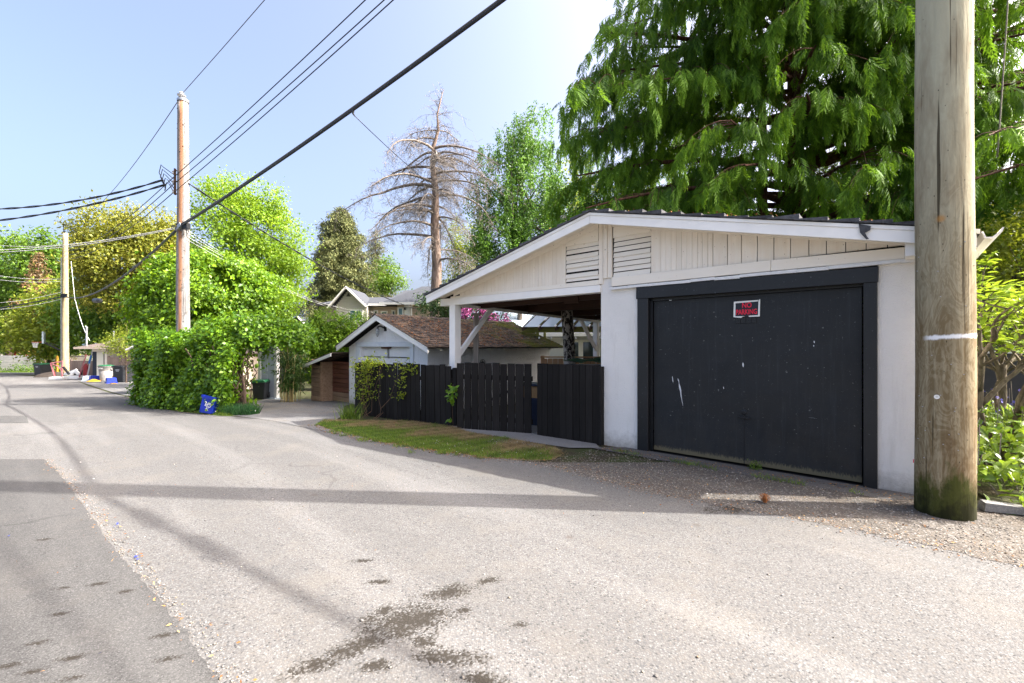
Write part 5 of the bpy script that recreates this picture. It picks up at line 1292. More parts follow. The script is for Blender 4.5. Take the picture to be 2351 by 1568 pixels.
# ------------------------------------------------------------------ grass
M_GRASS = leafmat('grass_blades', (.022,.06,.008), (.20,.30,.035), .35, (.24,.36,.03), .5)
M_STRAW = leafmat('dry_grass', (.12,.08,.035), (.44,.34,.17), .3, (.4,.3,.15), .7)
def blades(name, xy, h0, h1, w, m, lean=.5, kind='stuff', dz=.0):
    n = len(xy); d = UP + rnd_dir(n,NR)*lean*[1,1,.2]; L = NR.uniform(h0,h1,n)
    V, F, idx = scatter(BLADE, BLADE_F, on_ground(xy,dz), frames(d, rnd_dir(n,NR)*[1,1,.1]), np.column_stack([L, np.full(n,w)*NR.uniform(.6,1.4,n), L]))
    pn_ = np.sin(xy[:,0]*23+1.3)*np.sin(xy[:,1]*19)+np.sin(xy[:,0]*9.1-xy[:,1]*13.7)+np.sin(xy[:,0]*41+xy[:,1]*37)*.6
    soup(name, V, F, m, None, np.clip(.45+.24*pn_+NR.normal(0,.22,n),0,1)[idx], kind=kind)
ISL = isl_l2 + list(reversed(isl_r[:-1]))
gx_ = fill(ISL, 52000)
# patchy: thin where the bank is dry
pn = np.sin(gx_[:,0]*2.1+1)*np.sin(gx_[:,1]*2.7)+.6*np.sin(gx_[:,0]*5.3-gx_[:,1]*4.1)
dist = (gx_[:,0]+.0)*.55+(gx_[:,1]-6.9)*.85            # up the bank
k = (NR.uniform(-.35,.35,len(gx_)) < .10-1.0*(dist+.25)+.55*pn)
blades('verge_grass', gx_[k], .02, .06, .006, M_GRASS, .7, dz=.012)
gd = gx_[~k]; gd = np.concatenate([gd, gd+NR.normal(0,.03,gd.shape)])
blades('dry_verge_grass', gd, .02, .06, .004, M_STRAW, 1.5, dz=.012)
HB_ = hb_l + list(reversed(hb_r))
hg = fill([(-6.35,10.5),(-6.9,10.45),(-8.5,11.35),(-11.2,13.2),(-14.4,16.4),(-13.4,16.6),(-10.4,13.2),(-8.8,12.0),(-7.2,11.35),(-6.3,10.9)], 24000)
hd_ = np.abs(np.interp(hg[:,1],[10.35,11.3,13.2,16.7],[-6.9,-8.6,-11.3,-14.7])-hg[:,0])
hg = hg[np.hypot(hg[:,0]+7.62, hg[:,1]-11.0) > .30]
hd_ = np.abs(np.interp(hg[:,1],[10.35,11.3,13.2,16.7],[-6.9,-8.6,-11.3,-14.7])-hg[:,0])
sel = hd_ < .45
blades('low_hedge_grass', hg[sel], .03, .09, .010, M_GRASS, .7)
blades('tall_hedge_grass', hg[~sel], .12, .34, .014, leafmat('tall_grass', (.015,.055,.02), (.05,.14,.035), .3), .55)
blades('lane_grass', np.column_stack([NR.uniform(-62,-40,6000), NR.uniform(46.3,49.8,6000)]), .05,.2,.05, M_GRASS, .5)
wd = along([(1.45,6.28),(2.0,5.75),(2.35,5.42),(2.75,5.02),(3.05,4.78),(3.5,4.42)], 900, .035)
blades('crack_grass', wd[np.sin(wd[:,0]*9)>-.2], .02, .075, .006, M_GRASS, .9, dz=.01)
tuft = along(isl_l2[1:-1], 46, .10); tuft = np.concatenate([tuft, fill(ISL, 50)])
blades('weed_tufts', (tuft[:,None,:]+NR.normal(0,.035,(len(tuft),34,2))).reshape(-1,2), .03, .11, .006, M_GRASS, .9, dz=.005)
litter('dry_stalks', np.concatenate([fill(ISL, 2600), along(isl_l2[1:-1], 900, .10)]), .012, .045, .012)
pebbles('verge_gravel', np.concatenate([along(isl_l2, 1500, .07), along(road_r[7:14], 1600, .09)]), .004, .014, .003)
tf_ = NR.normal(0,.10,(240,2))+[-3.62,9.72]; blades('tall_grass_tuft', tf_, .2, .55, .013, M_GRASS, .8)
# small flowers in the hedge verge and the garden
def flowers(name, pos, s, m):
    n = len(pos); V, F, _ = scatter(np.array([(0,0,0),(.5,.5,.1),(1,0,.0),(.5,-.5,.1)],float)-[.5,0,0], LEAF_F, np.repeat(pos,2,0), frames(rnd_dir(2*n,NR), rnd_dir(2*n,NR)+[0,-.6,.6]), np.full(2*n,s)*NR.uniform(.7,1.3,2*n))
    soup(name, V, F, m, None, kind='stuff')
M_YF = plain('yellow_petals', (.85,.62,.01), .6); M_BF = plain('violet_petals', (.16,.14,.55), .6); M_WF = plain('white_petals', (.75,.75,.72), .6); M_PF = plain('pink_petals', (.82,.22,.50), .55, .25, 9)
f1 = hg[NR.integers(0,len(hg),36)]; flowers('dandelions', on_ground(f1)+[0,0,.1], .055, M_YF)
f2 = hg[NR.integers(0,len(hg),70)]; f2 = f2[(f2[:,1] > 11.4) & (f2[:,1] < 12.6)]; flowers('bluebells', on_ground(f2)+np.column_stack([np.zeros((len(f2),2)),NR.uniform(.2,.4,len(f2))]), .045, M_BF)
f3 = hg[NR.integers(0,len(hg),60)]; flowers('daisies', on_ground(f3)+[0,0,.08], .03, M_WF)
f4 = along([(.4,5.85),(-.4,6.1),(-1.4,6.7),(.2,6.6)],45,.12); flowers('tiny_daisies', on_ground(f4)+[0,0,.05], .009, M_WF)
# ------------------------------------------------------------------ trees and shrubs
M_BARK = bark('brown_bark', (.045,.030,.022), (.14,.10,.075))
M_BARKR = bark('cedar_bark', (.045,.022,.014), (.145,.075,.048), 10, .07, 1.0)
M_BARKG = bark('grey_bark', (.09,.075,.06), (.24,.20,.165))
M_BARKD = bark('dead_tree_bark', (.12,.085,.068), (.29,.22,.18), 9, .3, 1.0)
def birchmat():
    t = NT('birch_bark'); v = t.coord((1,1,.55)); f = t.noise(v, 13, 5, .7, .8)
    c = t.mix(t.ramp(f, [(.47,0.0),(.53,1.0)]), (.035,.025,.018), (.48,.43,.37))
    return t.done(t.pbr(c, .85, t.bump(f, .7, .03), 0, .15))
M_BIRCH = birchmat()
M_MAPLE = leafmat('light_maple_leaves', (.10,.20,.010), (.25,.39,.025), .42, (.38,.52,.03))
M_OLIVE = leafmat('olive_maple_leaves', (.095,.125,.012), (.31,.30,.04), .38, (.36,.36,.03))
M_DECID = leafmat('mid_green_leaves', (.045,.105,.012), (.15,.26,.022), .38, (.22,.34,.02))
M_DECIDY = leafmat('yellow_green_leaves', (.10,.15,.012), (.25,.30,.03), .40, (.42,.46,.03))
M_IVY = leafmat('ivy_leaves', (.032,.10,.006), (.185,.33,.016), .34, (.28,.46,.012), .42, .4)
M_LAUREL = leafmat('glossy_creeper_leaves', (.045,.12,.006), (.215,.36,.014), .32, (.32,.50,.01), .42, .4)
M_CEDAR = leafmat('cedar_sprays', (.010,.048,.006), (.185,.35,.022), .33, (.23,.41,.02), .6, .2)
M_THUJA = leafmat('thuja_sprays', (.030,.085,.006), (.165,.27,.014), .28, (.20,.32,.015), .6, .2)
M_SPRUCE = leafmat('spruce_needles', (.060,.080,.028), (.19,.20,.075), .12, None, .7, .2)
M_BIRCHL = leafmat('birch_leaves', (.035,.10,.014), (.14,.27,.035), .40, (.20,.38,.04))
M_BAMBOO = leafmat('bamboo_leaves', (.020,.055,.012), (.09,.16,.03), .3)
M_SALAL = leafmat('broad_shrub_leaves', (.045,.115,.010), (.20,.30,.025), .32, (.34,.46,.03), .38, .45)
M_VINE = leafmat('vine_leaves', (.12,.19,.010), (.34,.38,.018), .40, (.42,.50,.02))
M_RHODO = leafmat('rhododendron_leaves', (.018,.050,.012), (.06,.12,.025), .2)
M_TWIG = plain('bare_twigs', (.20,.175,.155), .9, .3)
M_LIMBD = bark('dead_limb_bark', (.12,.098,.082), (.27,.232,.20), 12, .3, .6)

def lump(d, seed):
    r = np.random.default_rng(seed); s = np.zeros(len(d))
    for k in range(9):
        a = unit(r.normal(size=3)); s += np.maximum(0, (d@a))**5 * r.uniform(-.45,.5)
    return 1+s
def crown_points(blobs, n, inner=.55, seed=0, flatten=1.0):
    b = np.array(blobs, float); w = (b[:,3]*b[:,4]+b[:,3]*b[:,5]); w /= w.sum()
    ci = NR.choice(len(b), n, p=w); d = rnd_dir(n, NR); rr = (inner**3+(1-inner**3)*NR.uniform(0,1,n))**(1/3)
    L = np.empty(n)
    for k in range(len(b)):
        m = ci == k; L[m] = lump(d[m], seed*17+k)
    stray = NR.uniform(0,1,n) < .10; rr = np.where(stray, rr*NR.uniform(1.0,1.22,n), rr) if inner < .79 else rr
    P_ = b[ci,:3] + d*b[ci,3:6]*(rr*L)[:,None]
    if inner > .84:
        q_ = P_*2.1; w_ = np.sin(q_[:,0]*1.3+seed)+np.sin(q_[:,2]*1.9+q_[:,0]*.8+2*seed)+np.sin(q_[:,1]*1.5-q_[:,2]*1.1+seed*3)
        k_ = w_ > -1.25; P_, d = P_[k_], d[k_]
    if inner < .79:
        s_ = b[:,3].mean(); q_ = P_/s_*3.3; w_ = np.sin(q_[:,0]*1.3+seed)+np.sin(q_[:,2]*1.7+q_[:,0]*.8+2*seed)+np.sin(q_[:,1]*1.5-q_[:,2]*1.1+seed*3)
        k_ = w_ > -.75; P_, d = P_[k_], d[k_]
    return P_, d
def leaf_cloud(name, parent, cen, nd, per, cr, size, m, T=LEAF, TF=LEAF_F, out=.6, up=.5, droop=.35, tv=.25, squash=.7, kind='stuff', wide=1.0):
    n = len(cen); k = per
    pos = np.repeat(cen, k, 0) + NR.normal(0,1,(n*k,3))*[cr,cr,cr*squash]
    nr = np.repeat(nd,k,0)*out + UP*up + rnd_dir(n*k,NR)*.75
    dr = rnd_dir(n*k,NR) + np.repeat(nd,k,0)*.4 - UP*droop
    s = NR.uniform(.65,1.25,n*k)*size
    V, F, idx = scatter(T, TF, pos, frames(dr, nr), np.column_stack([s, s*wide, s]))
    ct = np.repeat(np.clip(NR.normal(.45,tv,n),0,1),k); t = np.clip(ct+NR.normal(0,.22,n*k),0,1)
    o_ = np.array(parent.location)
    return soup(name, V-o_, F, m, parent, t[idx], kind=kind)
def trunk_limbs(parent, base, top, r0, r1, targets, m, rl=.06, n=10, lean=(0,0)):
    base, top = Vector(base), Vector(top); o_ = Vector(parent.location)
    pts = [base.lerp(top, i/9) + Vector((R.uniform(-.04,.04)*(i>0), R.uniform(-.04,.04)*(i>0), 0))*r0*3 for i in range(10)]
    obj('trunk', MB().tube([p-o_ for p in pts], [r0+(r1-r0)*(i/9)**.8 + (r0*.35 if i == 0 else 0) for i in range(10)], n), m, parent, smooth=True)
    mb = MB()
    for tg in targets:
        tg = Vector(tg); h = R.uniform(.35,.95); p0 = base.lerp(top, h); mid = p0.lerp(tg, .5) + Vector((R.uniform(-.1,.1),R.uniform(-.1,.1),.10))*(tg-p0).length
        ra = rl*R.uniform(.7,1.1); pts = []
        for i in range(7):
            t = i/6; pts.append((1-t)**2*p0 + 2*t*(1-t)*mid + t*t*tg + Vector((R.gauss(0,1),R.gauss(0,1),R.gauss(0,1)))*ra*.5*(i>0) - o_)
        mb.tube(pts, [ra*(1-.82*i/6) for i in range(7)], 5)
    obj('limbs', mb, m, parent, smooth=True)
def px_blobs(Y, lst, depth=.8):
    """crown lobes given as (px, py, rx, ry[, dY]) at a distance Y"""
    out = []
    for l in lst:
        x, y, rx, ry = l[:4]; Yb = Y + (l[4] if len(l) > 4 else 0); c = at(x, y, Yb); k = Yb/1000
        out.append((c.x, c.y, c.z, rx*k, rx*k*depth, ry*k))
    return out
def broadleaf(name, label, Y, tpx, lst, nclump, per, cr, size, m, seed, r0=.22, cat='tree', group=None, bk=None, inner=.5, kinds=None, top_frac=.75, nl=16, T=LEAF, TF=LEAF_F, **kw):
    b = px_blobs(Y, lst); base = gnd(tpx, Y); t = thing(name, label, cat, base, 0, group)
    cen, nd = crown_points(b, nclump, inner, seed)
    leaf_cloud('crown', t, cen, nd, per, cr, size, m, T, TF, **kw)
    top = Vector((base.x+(np.mean([q_[0] for q_ in b])-base.x)*.6, Y, base.z+(max(q_[2] for q_ in b)-base.z)*top_frac))
    tg = [tuple(cen[i]) for i in NR.integers(0,len(cen),nl)]
    trunk_limbs(t, base-Vector((0,0,.2)), top, r0, r0*.35, tg, bk or M_BARK, r0*.34)
    return t

# light green maple behind the silver pole
broadleaf('maple_tree', 'tall fresh lime green maple rising behind the silver pole and the ivy', 24, 610, [(535,455,72,58),(580,520,105,82),(500,560,70,70),(625,590,92,78),(560,640,120,80),(660,640,52,70),(480,475,38,40),(655,700,38,55),(610,470,45,45)], 2300, 22, .25, .15, M_MAPLE, 3, .20, bk=M_BARKG, inner=.35)
# olive maple
broadleaf('olive_maple_tree', 'broad olive and gold leaved maple between the far pole and the silver pole', 38, 300, [(255,525,80,50),(330,535,75,50),(230,575,60,50),(300,600,110,60),(365,590,45,65),(200,610,34,50),(240,660,70,55),(350,560,60,60),(380,545,30,40)], 2300, 20, .42, .25, M_OLIVE, 5, .35, inner=.4)
broadleaf('dark_tree', 'dark green dense tree under the olive maple behind the beige shed', 42, 250, [(215,700,60,62),(270,720,75,66),(320,700,55,62),(175,740,40,62),(240,770,65,40),(300,775,55,40)], 1000, 16, .5, .36, M_DECID, 6, .3, inner=.5)
# left background
broadleaf('leafy_tree', 'tall bright green tree at the left edge of the photo', 52, 25, [(15,575,60,58),(45,620,58,60),(0,660,70,70),(30,720,70,60),(-50,600,60,80),(-60,700,70,80)], 1100, 16, .6, .42, M_DECID, 7, .4, inner=.45)
broadleaf('leafy_tree', 'bright green tree just left of the far pole top', 50, 105, [(95,575,32,48),(120,600,36,45),(85,640,50,48),(130,655,30,40)], 560, 16, .55, .40, M_DECID, 8, .3, inner=.45)
broadleaf('round_shrub', 'rounded yellow green shrubby tree in front of the trees left of the far pole', 43, 115, [(115,690,48,50),(135,740,45,62),(90,745,50,56),(60,770,52,44),(115,790,55,40)], 800, 16, .45, .32, M_DECIDY, 9, .2, cat='shrub', inner=.5)
broadleaf('round_shrub', 'dark leafy shrubs rising over the pale far fence at the left edge', 55, 20, [(10,755,60,50),(-30,740,60,60),(40,790,50,35)], 520, 16, .55, .38, M_DECID, 10, .2, cat='shrub', inner=.5)
broadleaf('leafy_bush', 'loose pale green bush arching over the roof of the beige shed', 27.5, 290, [(275,780,32,22),(300,795,34,24),(262,790,20,14),(310,770,25,22)], 330, 15, .22, .10, M_DECIDY, 11, .05, cat='shrub', inner=.3, nl=12)
broadleaf('low_bush', 'low overhanging dark bush at the right end of the pale far fence', 43, 128, [(128,800,26,20),(140,785,20,24),(112,806,16,12)], 220, 14, .3, .24, M_DECID, 12, .06, cat='shrub', inner=.3)
t = thing('low_bush', 'low weedy bushes growing along the foot of the pale far fence', 'shrub', gnd(40,48))
cen = np.column_stack([NR.uniform(-62,-46,160), NR.normal(48.6,.5,160), -1.2+np.abs(NR.normal(0,.4,160))]); leaf_cloud('foliage', t, cen, rnd_dir(160,NR), 14, .22, .18, M_DECID)
t = thing('copper_bush', 'orange yellow leaved bush glowing above the pale fence near the hoops', 'shrub', gnd(80,54))
cen, nd = crown_points(px_blobs(54,[(75,800,25,18),(95,805,14,12)]), 130, .3, 4); leaf_cloud('foliage', t, cen, nd, 14, .35, .28, leafmat('copper_leaves', (.30,.16,.05), (.50,.36,.09), .3))

def conifer(name, label, Y, px, ytop, ybot, wpx, m, nb, per, size, seed, r0=.3, droop=.35, group=None, up=.25, T=LEAF, TF=LEAF_F, wid=.22, tipup=.0, cr=.14, shape=.75):
    """tiers of drooping boughs on a straight trunk"""
    base = gnd(px, Y); top = at(px, ytop, Y); zb = at(px, ybot, Y).z; t = thing(name, label, 'tree', base, 0, group); o_ = Vector(base)
    obj('trunk', MB().tube([base-o_-Vector((0,0,.3)), (base+top)/2-o_, top-o_], [r0, r0*.6, .03], 8), m_bark if (m_bark := M_BARK) else None, t, smooth=True)
    W_ = wpx*Y/1000; bm = MB(); P = []; N_ = []
    for k in range(nb):
        f = (k+R.random())/nb; z = top.z-(top.z-zb)*f; L = W_*(f**shape)*R.uniform(.55,1.25)+.15
        a = k*2.39996+R.uniform(-.3,.3); d = Vector((math.cos(a), math.sin(a), 0)); p0 = Vector((base.x,base.y,z)); pts = []
        nseg = 6
        for i in range(nseg+1):
            s = i/nseg; pts.append(p0 + d*L*s + Vector((0,0,L*(up*s-droop*s*s*1.6+tipup*s**3))))
        bm.tube([p-o_ for p in pts], [max(.012, .05*(L/W_)*(1-s_/nseg)) for s_ in range(nseg+1)], 4, False)
        side = Vector((-d.y,d.x,0)); cnt = max(3, int(L/W_*per))
        for j in range(cnt):
            s = R.uniform(.15,1.0); i = min(nseg-1, int(s*nseg)); q_ = pts[i].lerp(pts[i+1], s*nseg-i); lat = R.gauss(0,wid)*L*(1.1-s)
            P.append(q_+side*lat+Vector((0,0,-abs(lat)*.35))); N_.append(d*.5+side*lat+Vector((0,0,.5)))
    obj('boughs', bm, M_BARK, t, smooth=True)
    leaf_cloud('crown', t, np.array([tuple(p) for p in P]), unit(np.array([tuple(p) for p in N_])), 9, cr, size, m, T, TF, out=.5, up=.7, droop=.9, tv=.28, wide=.55)
    return t
conifer('spruce_tree', 'broad olive green spruce behind the grey roofed house', 44, 783, 478, 735, 104, M_SPRUCE, 190, 60, .30, 21, .45, .34, cr=.20, wid=.20, shape=.52)
conifer('spruce_tree', 'thin dark spruce spire on the right flank of the broad spruce', 47, 862, 530, 720, 56, M_SPRUCE, 80, 24, .26, 22, .25, .35, cr=.16)
conifer('conifer_tree', 'sparse rusty brown conifer among the green trees left of the far pole', 47, 88, 580, 740, 42, leafmat('rusty_needles', (.085,.075,.03), (.24,.13,.06), .15), 60, 13, .30, 23, .2, .25, cr=.2)
broadleaf('young_tree', 'small pale yellow green tree between the spruce and the dead tree', 40, 890, [(893,625,28,40),(880,650,28,26),(905,650,20,20)], 330, 14, .3, .2, M_DECID, 13, .1, inner=.3, bk=M_BARKG)
broadleaf('young_tree', 'thin yellow green tree behind the foot of the dead tree', 29, 1045, [(1050,560,30,60),(1075,600,34,50),(1030,640,30,40),(1065,640,30,34),(1085,560,20,50)], 560, 14, .28, .14, M_DECIDY, 14, .09, inner=.2, bk=M_BARKG)

# clipped cedars in front of the grey house
for k, (px, py, lab) in enumerate(((727,708,'left'),(775,716,'middle'),(822,722,'right'))):
    Y = 21.5; b = px_blobs(Y, [(px,py+66,31,52),(px,py+104,37,66)]); base = gnd(px, Y)
    t = thing('clipped_cedar', f'{lab} of three dense clipped cedars standing above the plank woodshed', 'shrub', base, 0, 'clipped cedars behind the woodshed')
    cen, nd = crown_points(b, 1100, .80, 40+k); leaf_cloud('foliage', t, cen, nd, 16, .085, .095, M_THUJA, out=1.0, up=.3, droop=-.7, wide=.45, tv=.3)
    obj('trunk', MB().tube([(0,0,-.2),(0,0,3.0)], [.10,.03], 6), M_BARK, t)
    cen2, nd2 = crown_points(b, 420, .3, 60+k); leaf_cloud('inner_foliage', t, cen2, nd2, 10, .16, .17, M_THUJA)

# ivy covered fence along the lane, the domed creeper behind it
hf = [Vector((-6.80,11.42,0)), Vector((-7.7,11.85,0)), Vector((-9.3,12.55,0)), Vector((-10.8,13.5,0)), Vector((-12.2,15.8,0))]
t = thing('ivy_hedge', 'tall ivy mass swallowing a fence along the lane beside the blue box', 'hedge', (hf[1].x,hf[1].y,terrain(12)))
o_ = Vector(t.location); fm = MB()
for a, b in zip([hf[0].lerp(hf[1],.45)]+hf[1:-1], hf[1:]): 
    fm.beam(a-o_+Vector((0,0,.75+terrain(a.y))), b-o_+Vector((0,0,.75+terrain(b.y))), .06, 1.6)
obj('hidden_fence', fm, M_FENCEB, t)
C = []; NN = []
seg = [(a, b) for a, b in zip(hf[:-1], hf[1:])]; hts = [2.15,2.45,2.35,2.15,2.0]
for i, (a, b) in enumerate(seg):
    d = (b-a); L = d.length; dn = d.normalized(); nn = Vector((-dn.y*-1, -dn.x, 0)); nn = Vector((dn.y, -dn.x, 0))
    if nn.y > 0: nn = -nn
    n = int(560*L)
    for _ in range(n):
        s = R.random(); h0 = hts[i]*(1-s)+hts[i+1]*s; th = R.random(); hh = h0*(.90+.10*math.sin(a.x*3+s*L*2.3)+.05*math.sin(s*L*5.1))
        u_ = R.random()
        if u_ < .66:
            z = R.random()**.85*hh; off = .38+.20*math.sin(z*2.1+s*L*1.7)+.10*math.sin(z*5+s*L*4)+.16*(z/hh)+R.gauss(0,.06); nv = nn+Vector((0,0,.35))
        elif u_ < .88:
            off = R.uniform(-.5,.5); z = hh*(1-.16*(off/.5)**2)+R.gauss(0,.06); nv = Vector((0,0,1))+nn*.4
        else:
            z = R.random()*hh; off = R.uniform(-.2,.3); nv = nn+Vector((0,0,.2))
        p_ = a+d*s+nn*off
        C.append((p_.x,p_.y,terrain(p_.y)+z)); NN.append(tuple(nv))
# the overhang above the grey door, at the right end
for _ in range(1000):
    s = R.random(); ang = R.uniform(0,math.pi)
    p_ = hf[0]+Vector((.15+s*1.15-.4, s*1.3, 0)); z = 2.02-.22*s+.36*math.sin(ang)+R.gauss(0,.08); off = .5*math.cos(ang)
    C.append((p_.x+off*.5,p_.y-off*.6,terrain(p_.y)+z)); NN.append((math.cos(ang)*.3,-.6,math.sin(ang)))
C = np.array(C); NN = unit(np.array(NN))
leaf_cloud('ivy', t, C, NN, 15, .095, .092, M_IVY, LEAF, LEAF_F, wide=1.35, out=1.1, up=.45, droop=.9, tv=.28, squash=1)
st_ = MB()
for _ in range(46):
    a = hf[0].lerp(hf[1], R.uniform(-.05,1)); nn = Vector((-.55,-.83,0))
    p0 = a+nn*R.uniform(.2,.5); p0.z = terrain(p0.y); pts = [p0]
    for k in range(7): pts.append(pts[-1]+Vector((R.gauss(0,.10),R.gauss(0,.06),R.uniform(.12,.30))))
    st_.tube([p-o_ for p in pts], R.uniform(.006,.02), 4)
obj('stems', st_, M_BARK, t)
pk_ = hf[0]+Vector((-.05,-.30,terrain(11.0))); obj('old_post', MB().tube([pk_-o_+Vector((0,0,-.1)), pk_-o_+Vector((.02,0,.5)), pk_-o_+Vector((-.03,0,.95))], [.045,.04,.03], 8), M_BARK, t)

bl_ = px_blobs(15.2, [(470,690,135,95),(405,700,80,105),(560,700,70,80),(440,640,75,55),(520,640,80,50),(378,760,48,70,-.8),(600,720,34,55),(360,690,36,55)], .75)
t = thing('climbing_creeper', 'great dome of glossy green creeper behind the ivy hedge and the silver pole', 'shrub', gnd(470,15.6))
cen, nd = crown_points(bl_, 4300, .86, 31)
leaf_cloud('foliage', t, cen, nd, 15, .12, .10, M_LAUREL, LEAF, LEAF_F, wide=1.3, out=1.0, up=.35, droop=1.0, tv=.26, squash=1)
cen, nd = crown_points(bl_, 500, .4, 33); leaf_cloud('inner_foliage', t, cen, nd, 12, .25, .16, M_LAUREL)
trunk_limbs(t, gnd(470,15.6)-Vector((0,0,.2)), at(470,660,15.6), .16, .05, [tuple(x) for x in cen[:24]], M_BARK, .05)
# bamboo by the door
t = thing('bamboo_clump', 'slim bamboo clump between the grey door and the plank woodshed', 'bamboo', gnd(670,14.6))
o_ = Vector(t.location); bm = MB(); P = []
for k in range(34):
    p0 = o_+Vector((R.gauss(0,.13),R.gauss(0,.2),0)); d = Vector((abs(R.gauss(0,.08)),R.gauss(0,.1),0)); H_ = R.uniform(1.3,2.3); pts = [p0+d*(s**2)*2+Vector((0,0,H_*s)) for s in (0,.25,.5,.75,1)]
    bm.tube([p-o_ for p in pts], R.uniform(.006,.012), 5); 
    for _ in range(9): s = R.uniform(.25,1); P.append(p0+d*(s**2)*2+Vector((R.gauss(0,.08),R.gauss(0,.08),H_*s)))
obj('canes', bm, plain('bamboo_cane', (.42,.33,.14), .5, .3), t)
P = np.array([tuple(p) for p in P]); leaf_cloud('foliage', t, P, rnd_dir(len(P),NR), 9, .07, .19, M_BAMBOO, out=.3, up=.5, droop=.8, wide=.28)

# vine on the black fence
t = thing('climbing_vine', 'yellow green climbing vine with bare stems tangled over the left end of the black fence', 'vine', (fa.x+.5,fa.y-.6,terrain(10.4)))
o_ = Vector(t.location); fd = (fb-fa).normalized(); fn = Vector((fd.y,-fd.x,0)); fn = fn if fn.y < 0 else -fn
def fp(s, z, off): p_ = fa+fd*s+fn*off; return Vector((p_.x,p_.y,fa.z+z))
vm = MB(); P = []
for k in range(13):
    s = R.choice((.30,.45,.55,.62,.75,.9,1.2,1.3)); p0 = fp(s,.02,R.uniform(.06,.3)); pts = [p0]; dirx = R.gauss(.05,.10)
    for i in range(9):
        z = min(1.36, (i+1)*.17); s += dirx*.5+R.gauss(0,.04) if z < 1.3 else R.choice((-1,1))*.06+dirx*.5
        pts.append(fp(max(.02,s), z+R.gauss(0,.03), .05+.16*math.sin(i*.9+k)**2*R.random()))
    vm.tube([p-o_ for p in pts], [.006*(1-i/11) for i in range(10)], 4)
    for p_ in pts[3:]:
        for _ in range(1): P.append(p_+Vector((R.gauss(0,.06),R.gauss(0,.03),R.gauss(0,.06))))
for _ in range(26):
    s = abs(R.gauss(.72,.60)); z_ = 1.36-abs(R.gauss(0,.15))*(1.6 if s < .8 else .5); f_ = R.uniform(-.04,.14)
    for _ in range(4): P.append(fp(min(1.9,s)+R.gauss(0,.05), z_+R.gauss(0,.035), f_+R.gauss(0,.03)))
for _ in range(34): s = R.uniform(.1,.95); P.append(fp(s, R.uniform(.35,1.25), R.uniform(.03,.14)))
for (s0, z0) in ((2.15,1.15),(2.4,1.22),(2.05,.95)):
    for _ in range(9): P.append(fp(s0+R.gauss(0,.06), z0+R.gauss(0,.09), .06))
for _ in range(10): P.append(fp(1.95+R.gauss(0,.06), .65+R.gauss(0,.04), .05))
tag(obj('stems', vm, plain('vine_stem', (.16,.095,.055), .85, .3), t), kind='stuff')
P = np.array([tuple(p) for p in P]); leaf_cloud('leaves', t, P, np.tile([fn.x,fn.y,.5],(len(P),1)), 5, .045, .050, M_VINE, LEAF_B, LEAF_BF, out=.8, up=.5, droop=.3, wide=.9)
t = thing('bramble_shoot', 'few bright leaves poking out between the fence end and the gate post', 'plant', (-1.12,8.38,terrain(8.4)))
P = np.array([(-1.14+R.gauss(0,.025),8.28+R.gauss(0,.03),-.08+R.choice((.15,.2,.55,.62,.70,.75,.80))+R.gauss(0,.03)) for _ in range(18)])
leaf_cloud('leaves', t, P, np.tile([-.2,-.8,.4],(len(P),1)), 2, .03, .10, M_IVY, LEAF_B, LEAF_BF, wide=.9)
obj('stem', MB().tube([(0,-.05,-.1),(-.02,-.08,.4),(0,-.08,.85)], .005, 4), M_BARK, t)
t = thing('fern_weed', 'small green weed growing at the foot of the black door', 'plant', fac(-1.02,-.06,0))
P = np.array([tuple(fac(-1.02+R.gauss(0,.04), -.06+R.gauss(0,.02), abs(R.gauss(.04,.03)))) for _ in range(60)]); leaf_cloud('leaves', t, P, rnd_dir(60,NR), 3, .012, .03, M_GRASS, droop=-.5, wide=.5)

# dead bare conifer
Yd = 22.0; base = gnd(1000, Yd); t = thing('dead_tree', 'tall dead bare conifer with grey drooping branches and no needles', 'tree', base)
o_ = Vector(base); topd = at(1012, 262, Yd); 
ctrl = [at(1000,812,Yd), at(1000,690,Yd), at(1003,610,Yd), at(998,520,Yd), at(1000,440,Yd), at(993,380,Yd), at(996,335,Yd), at(1006,300,Yd), at(1004,262,Yd), at(1018,205,Yd)]
ctrl[0] = Vector(base)-Vector((0,0,.2))
rads = [.33,.28,.245,.215,.175,.13,.095,.07,.045,.014]
obj('trunk', MB().tube([p-o_ for p in ctrl], rads, 12), M_BARKD, t, smooth=True)
def trunk_at(z):
    for a, b in zip(ctrl[:-1], ctrl[1:]):
        if a.z <= z <= b.z: return a.lerp(b, (z-a.z)/(b.z-a.z))
    return ctrl[-1]
lm = MB(); tw_ = MB()
def twig(mb, p, d, L, r, lev):
    n = (6, 3, 2)[lev]; pts = [p]; dd = d.normalized()
    for i in range(n):
        dd = (dd + Vector((R.gauss(0,.20),R.gauss(0,.20),R.gauss(0,.16)-(.10 if lev < 2 else .02)))).normalized(); pts.append(pts[-1]+dd*L/n)
    mb.tube([q_-o_ for q_ in pts], [max(.0045, r*(1-.8*i/n)) for i in range(n+1)], 3 if lev else 4, False)
    if lev < 2:
        for k in range(4 if lev == 0 else 3):
            i = R.randint(1,n); sd_ = Vector((R.gauss(0,1),R.gauss(0,1),R.gauss(-.15,.7))).normalized()
            twig(mb, pts[i], (dd*.6+sd_*.9), L*R.uniform(.35,.6), r*.55, lev+1)
spec_ = [(545,-1,3.6),(420,-1,3.2),(455,-1,3.6),(385,-1,3.0),(350,-1,2.4),(490,-1,2.6),(600,1,2.6),(575,1,1.8),(450,1,3.1),(400,1,3.0),(340,1,3.1),(420,1,2.7),(365,1,2.9),(320,-1,1.8),(520,-1,3.2),(370,1,2.2),(300,-1,1.5),(300,1,1.2),(430,-1,4.3),(500,1,2.0)]
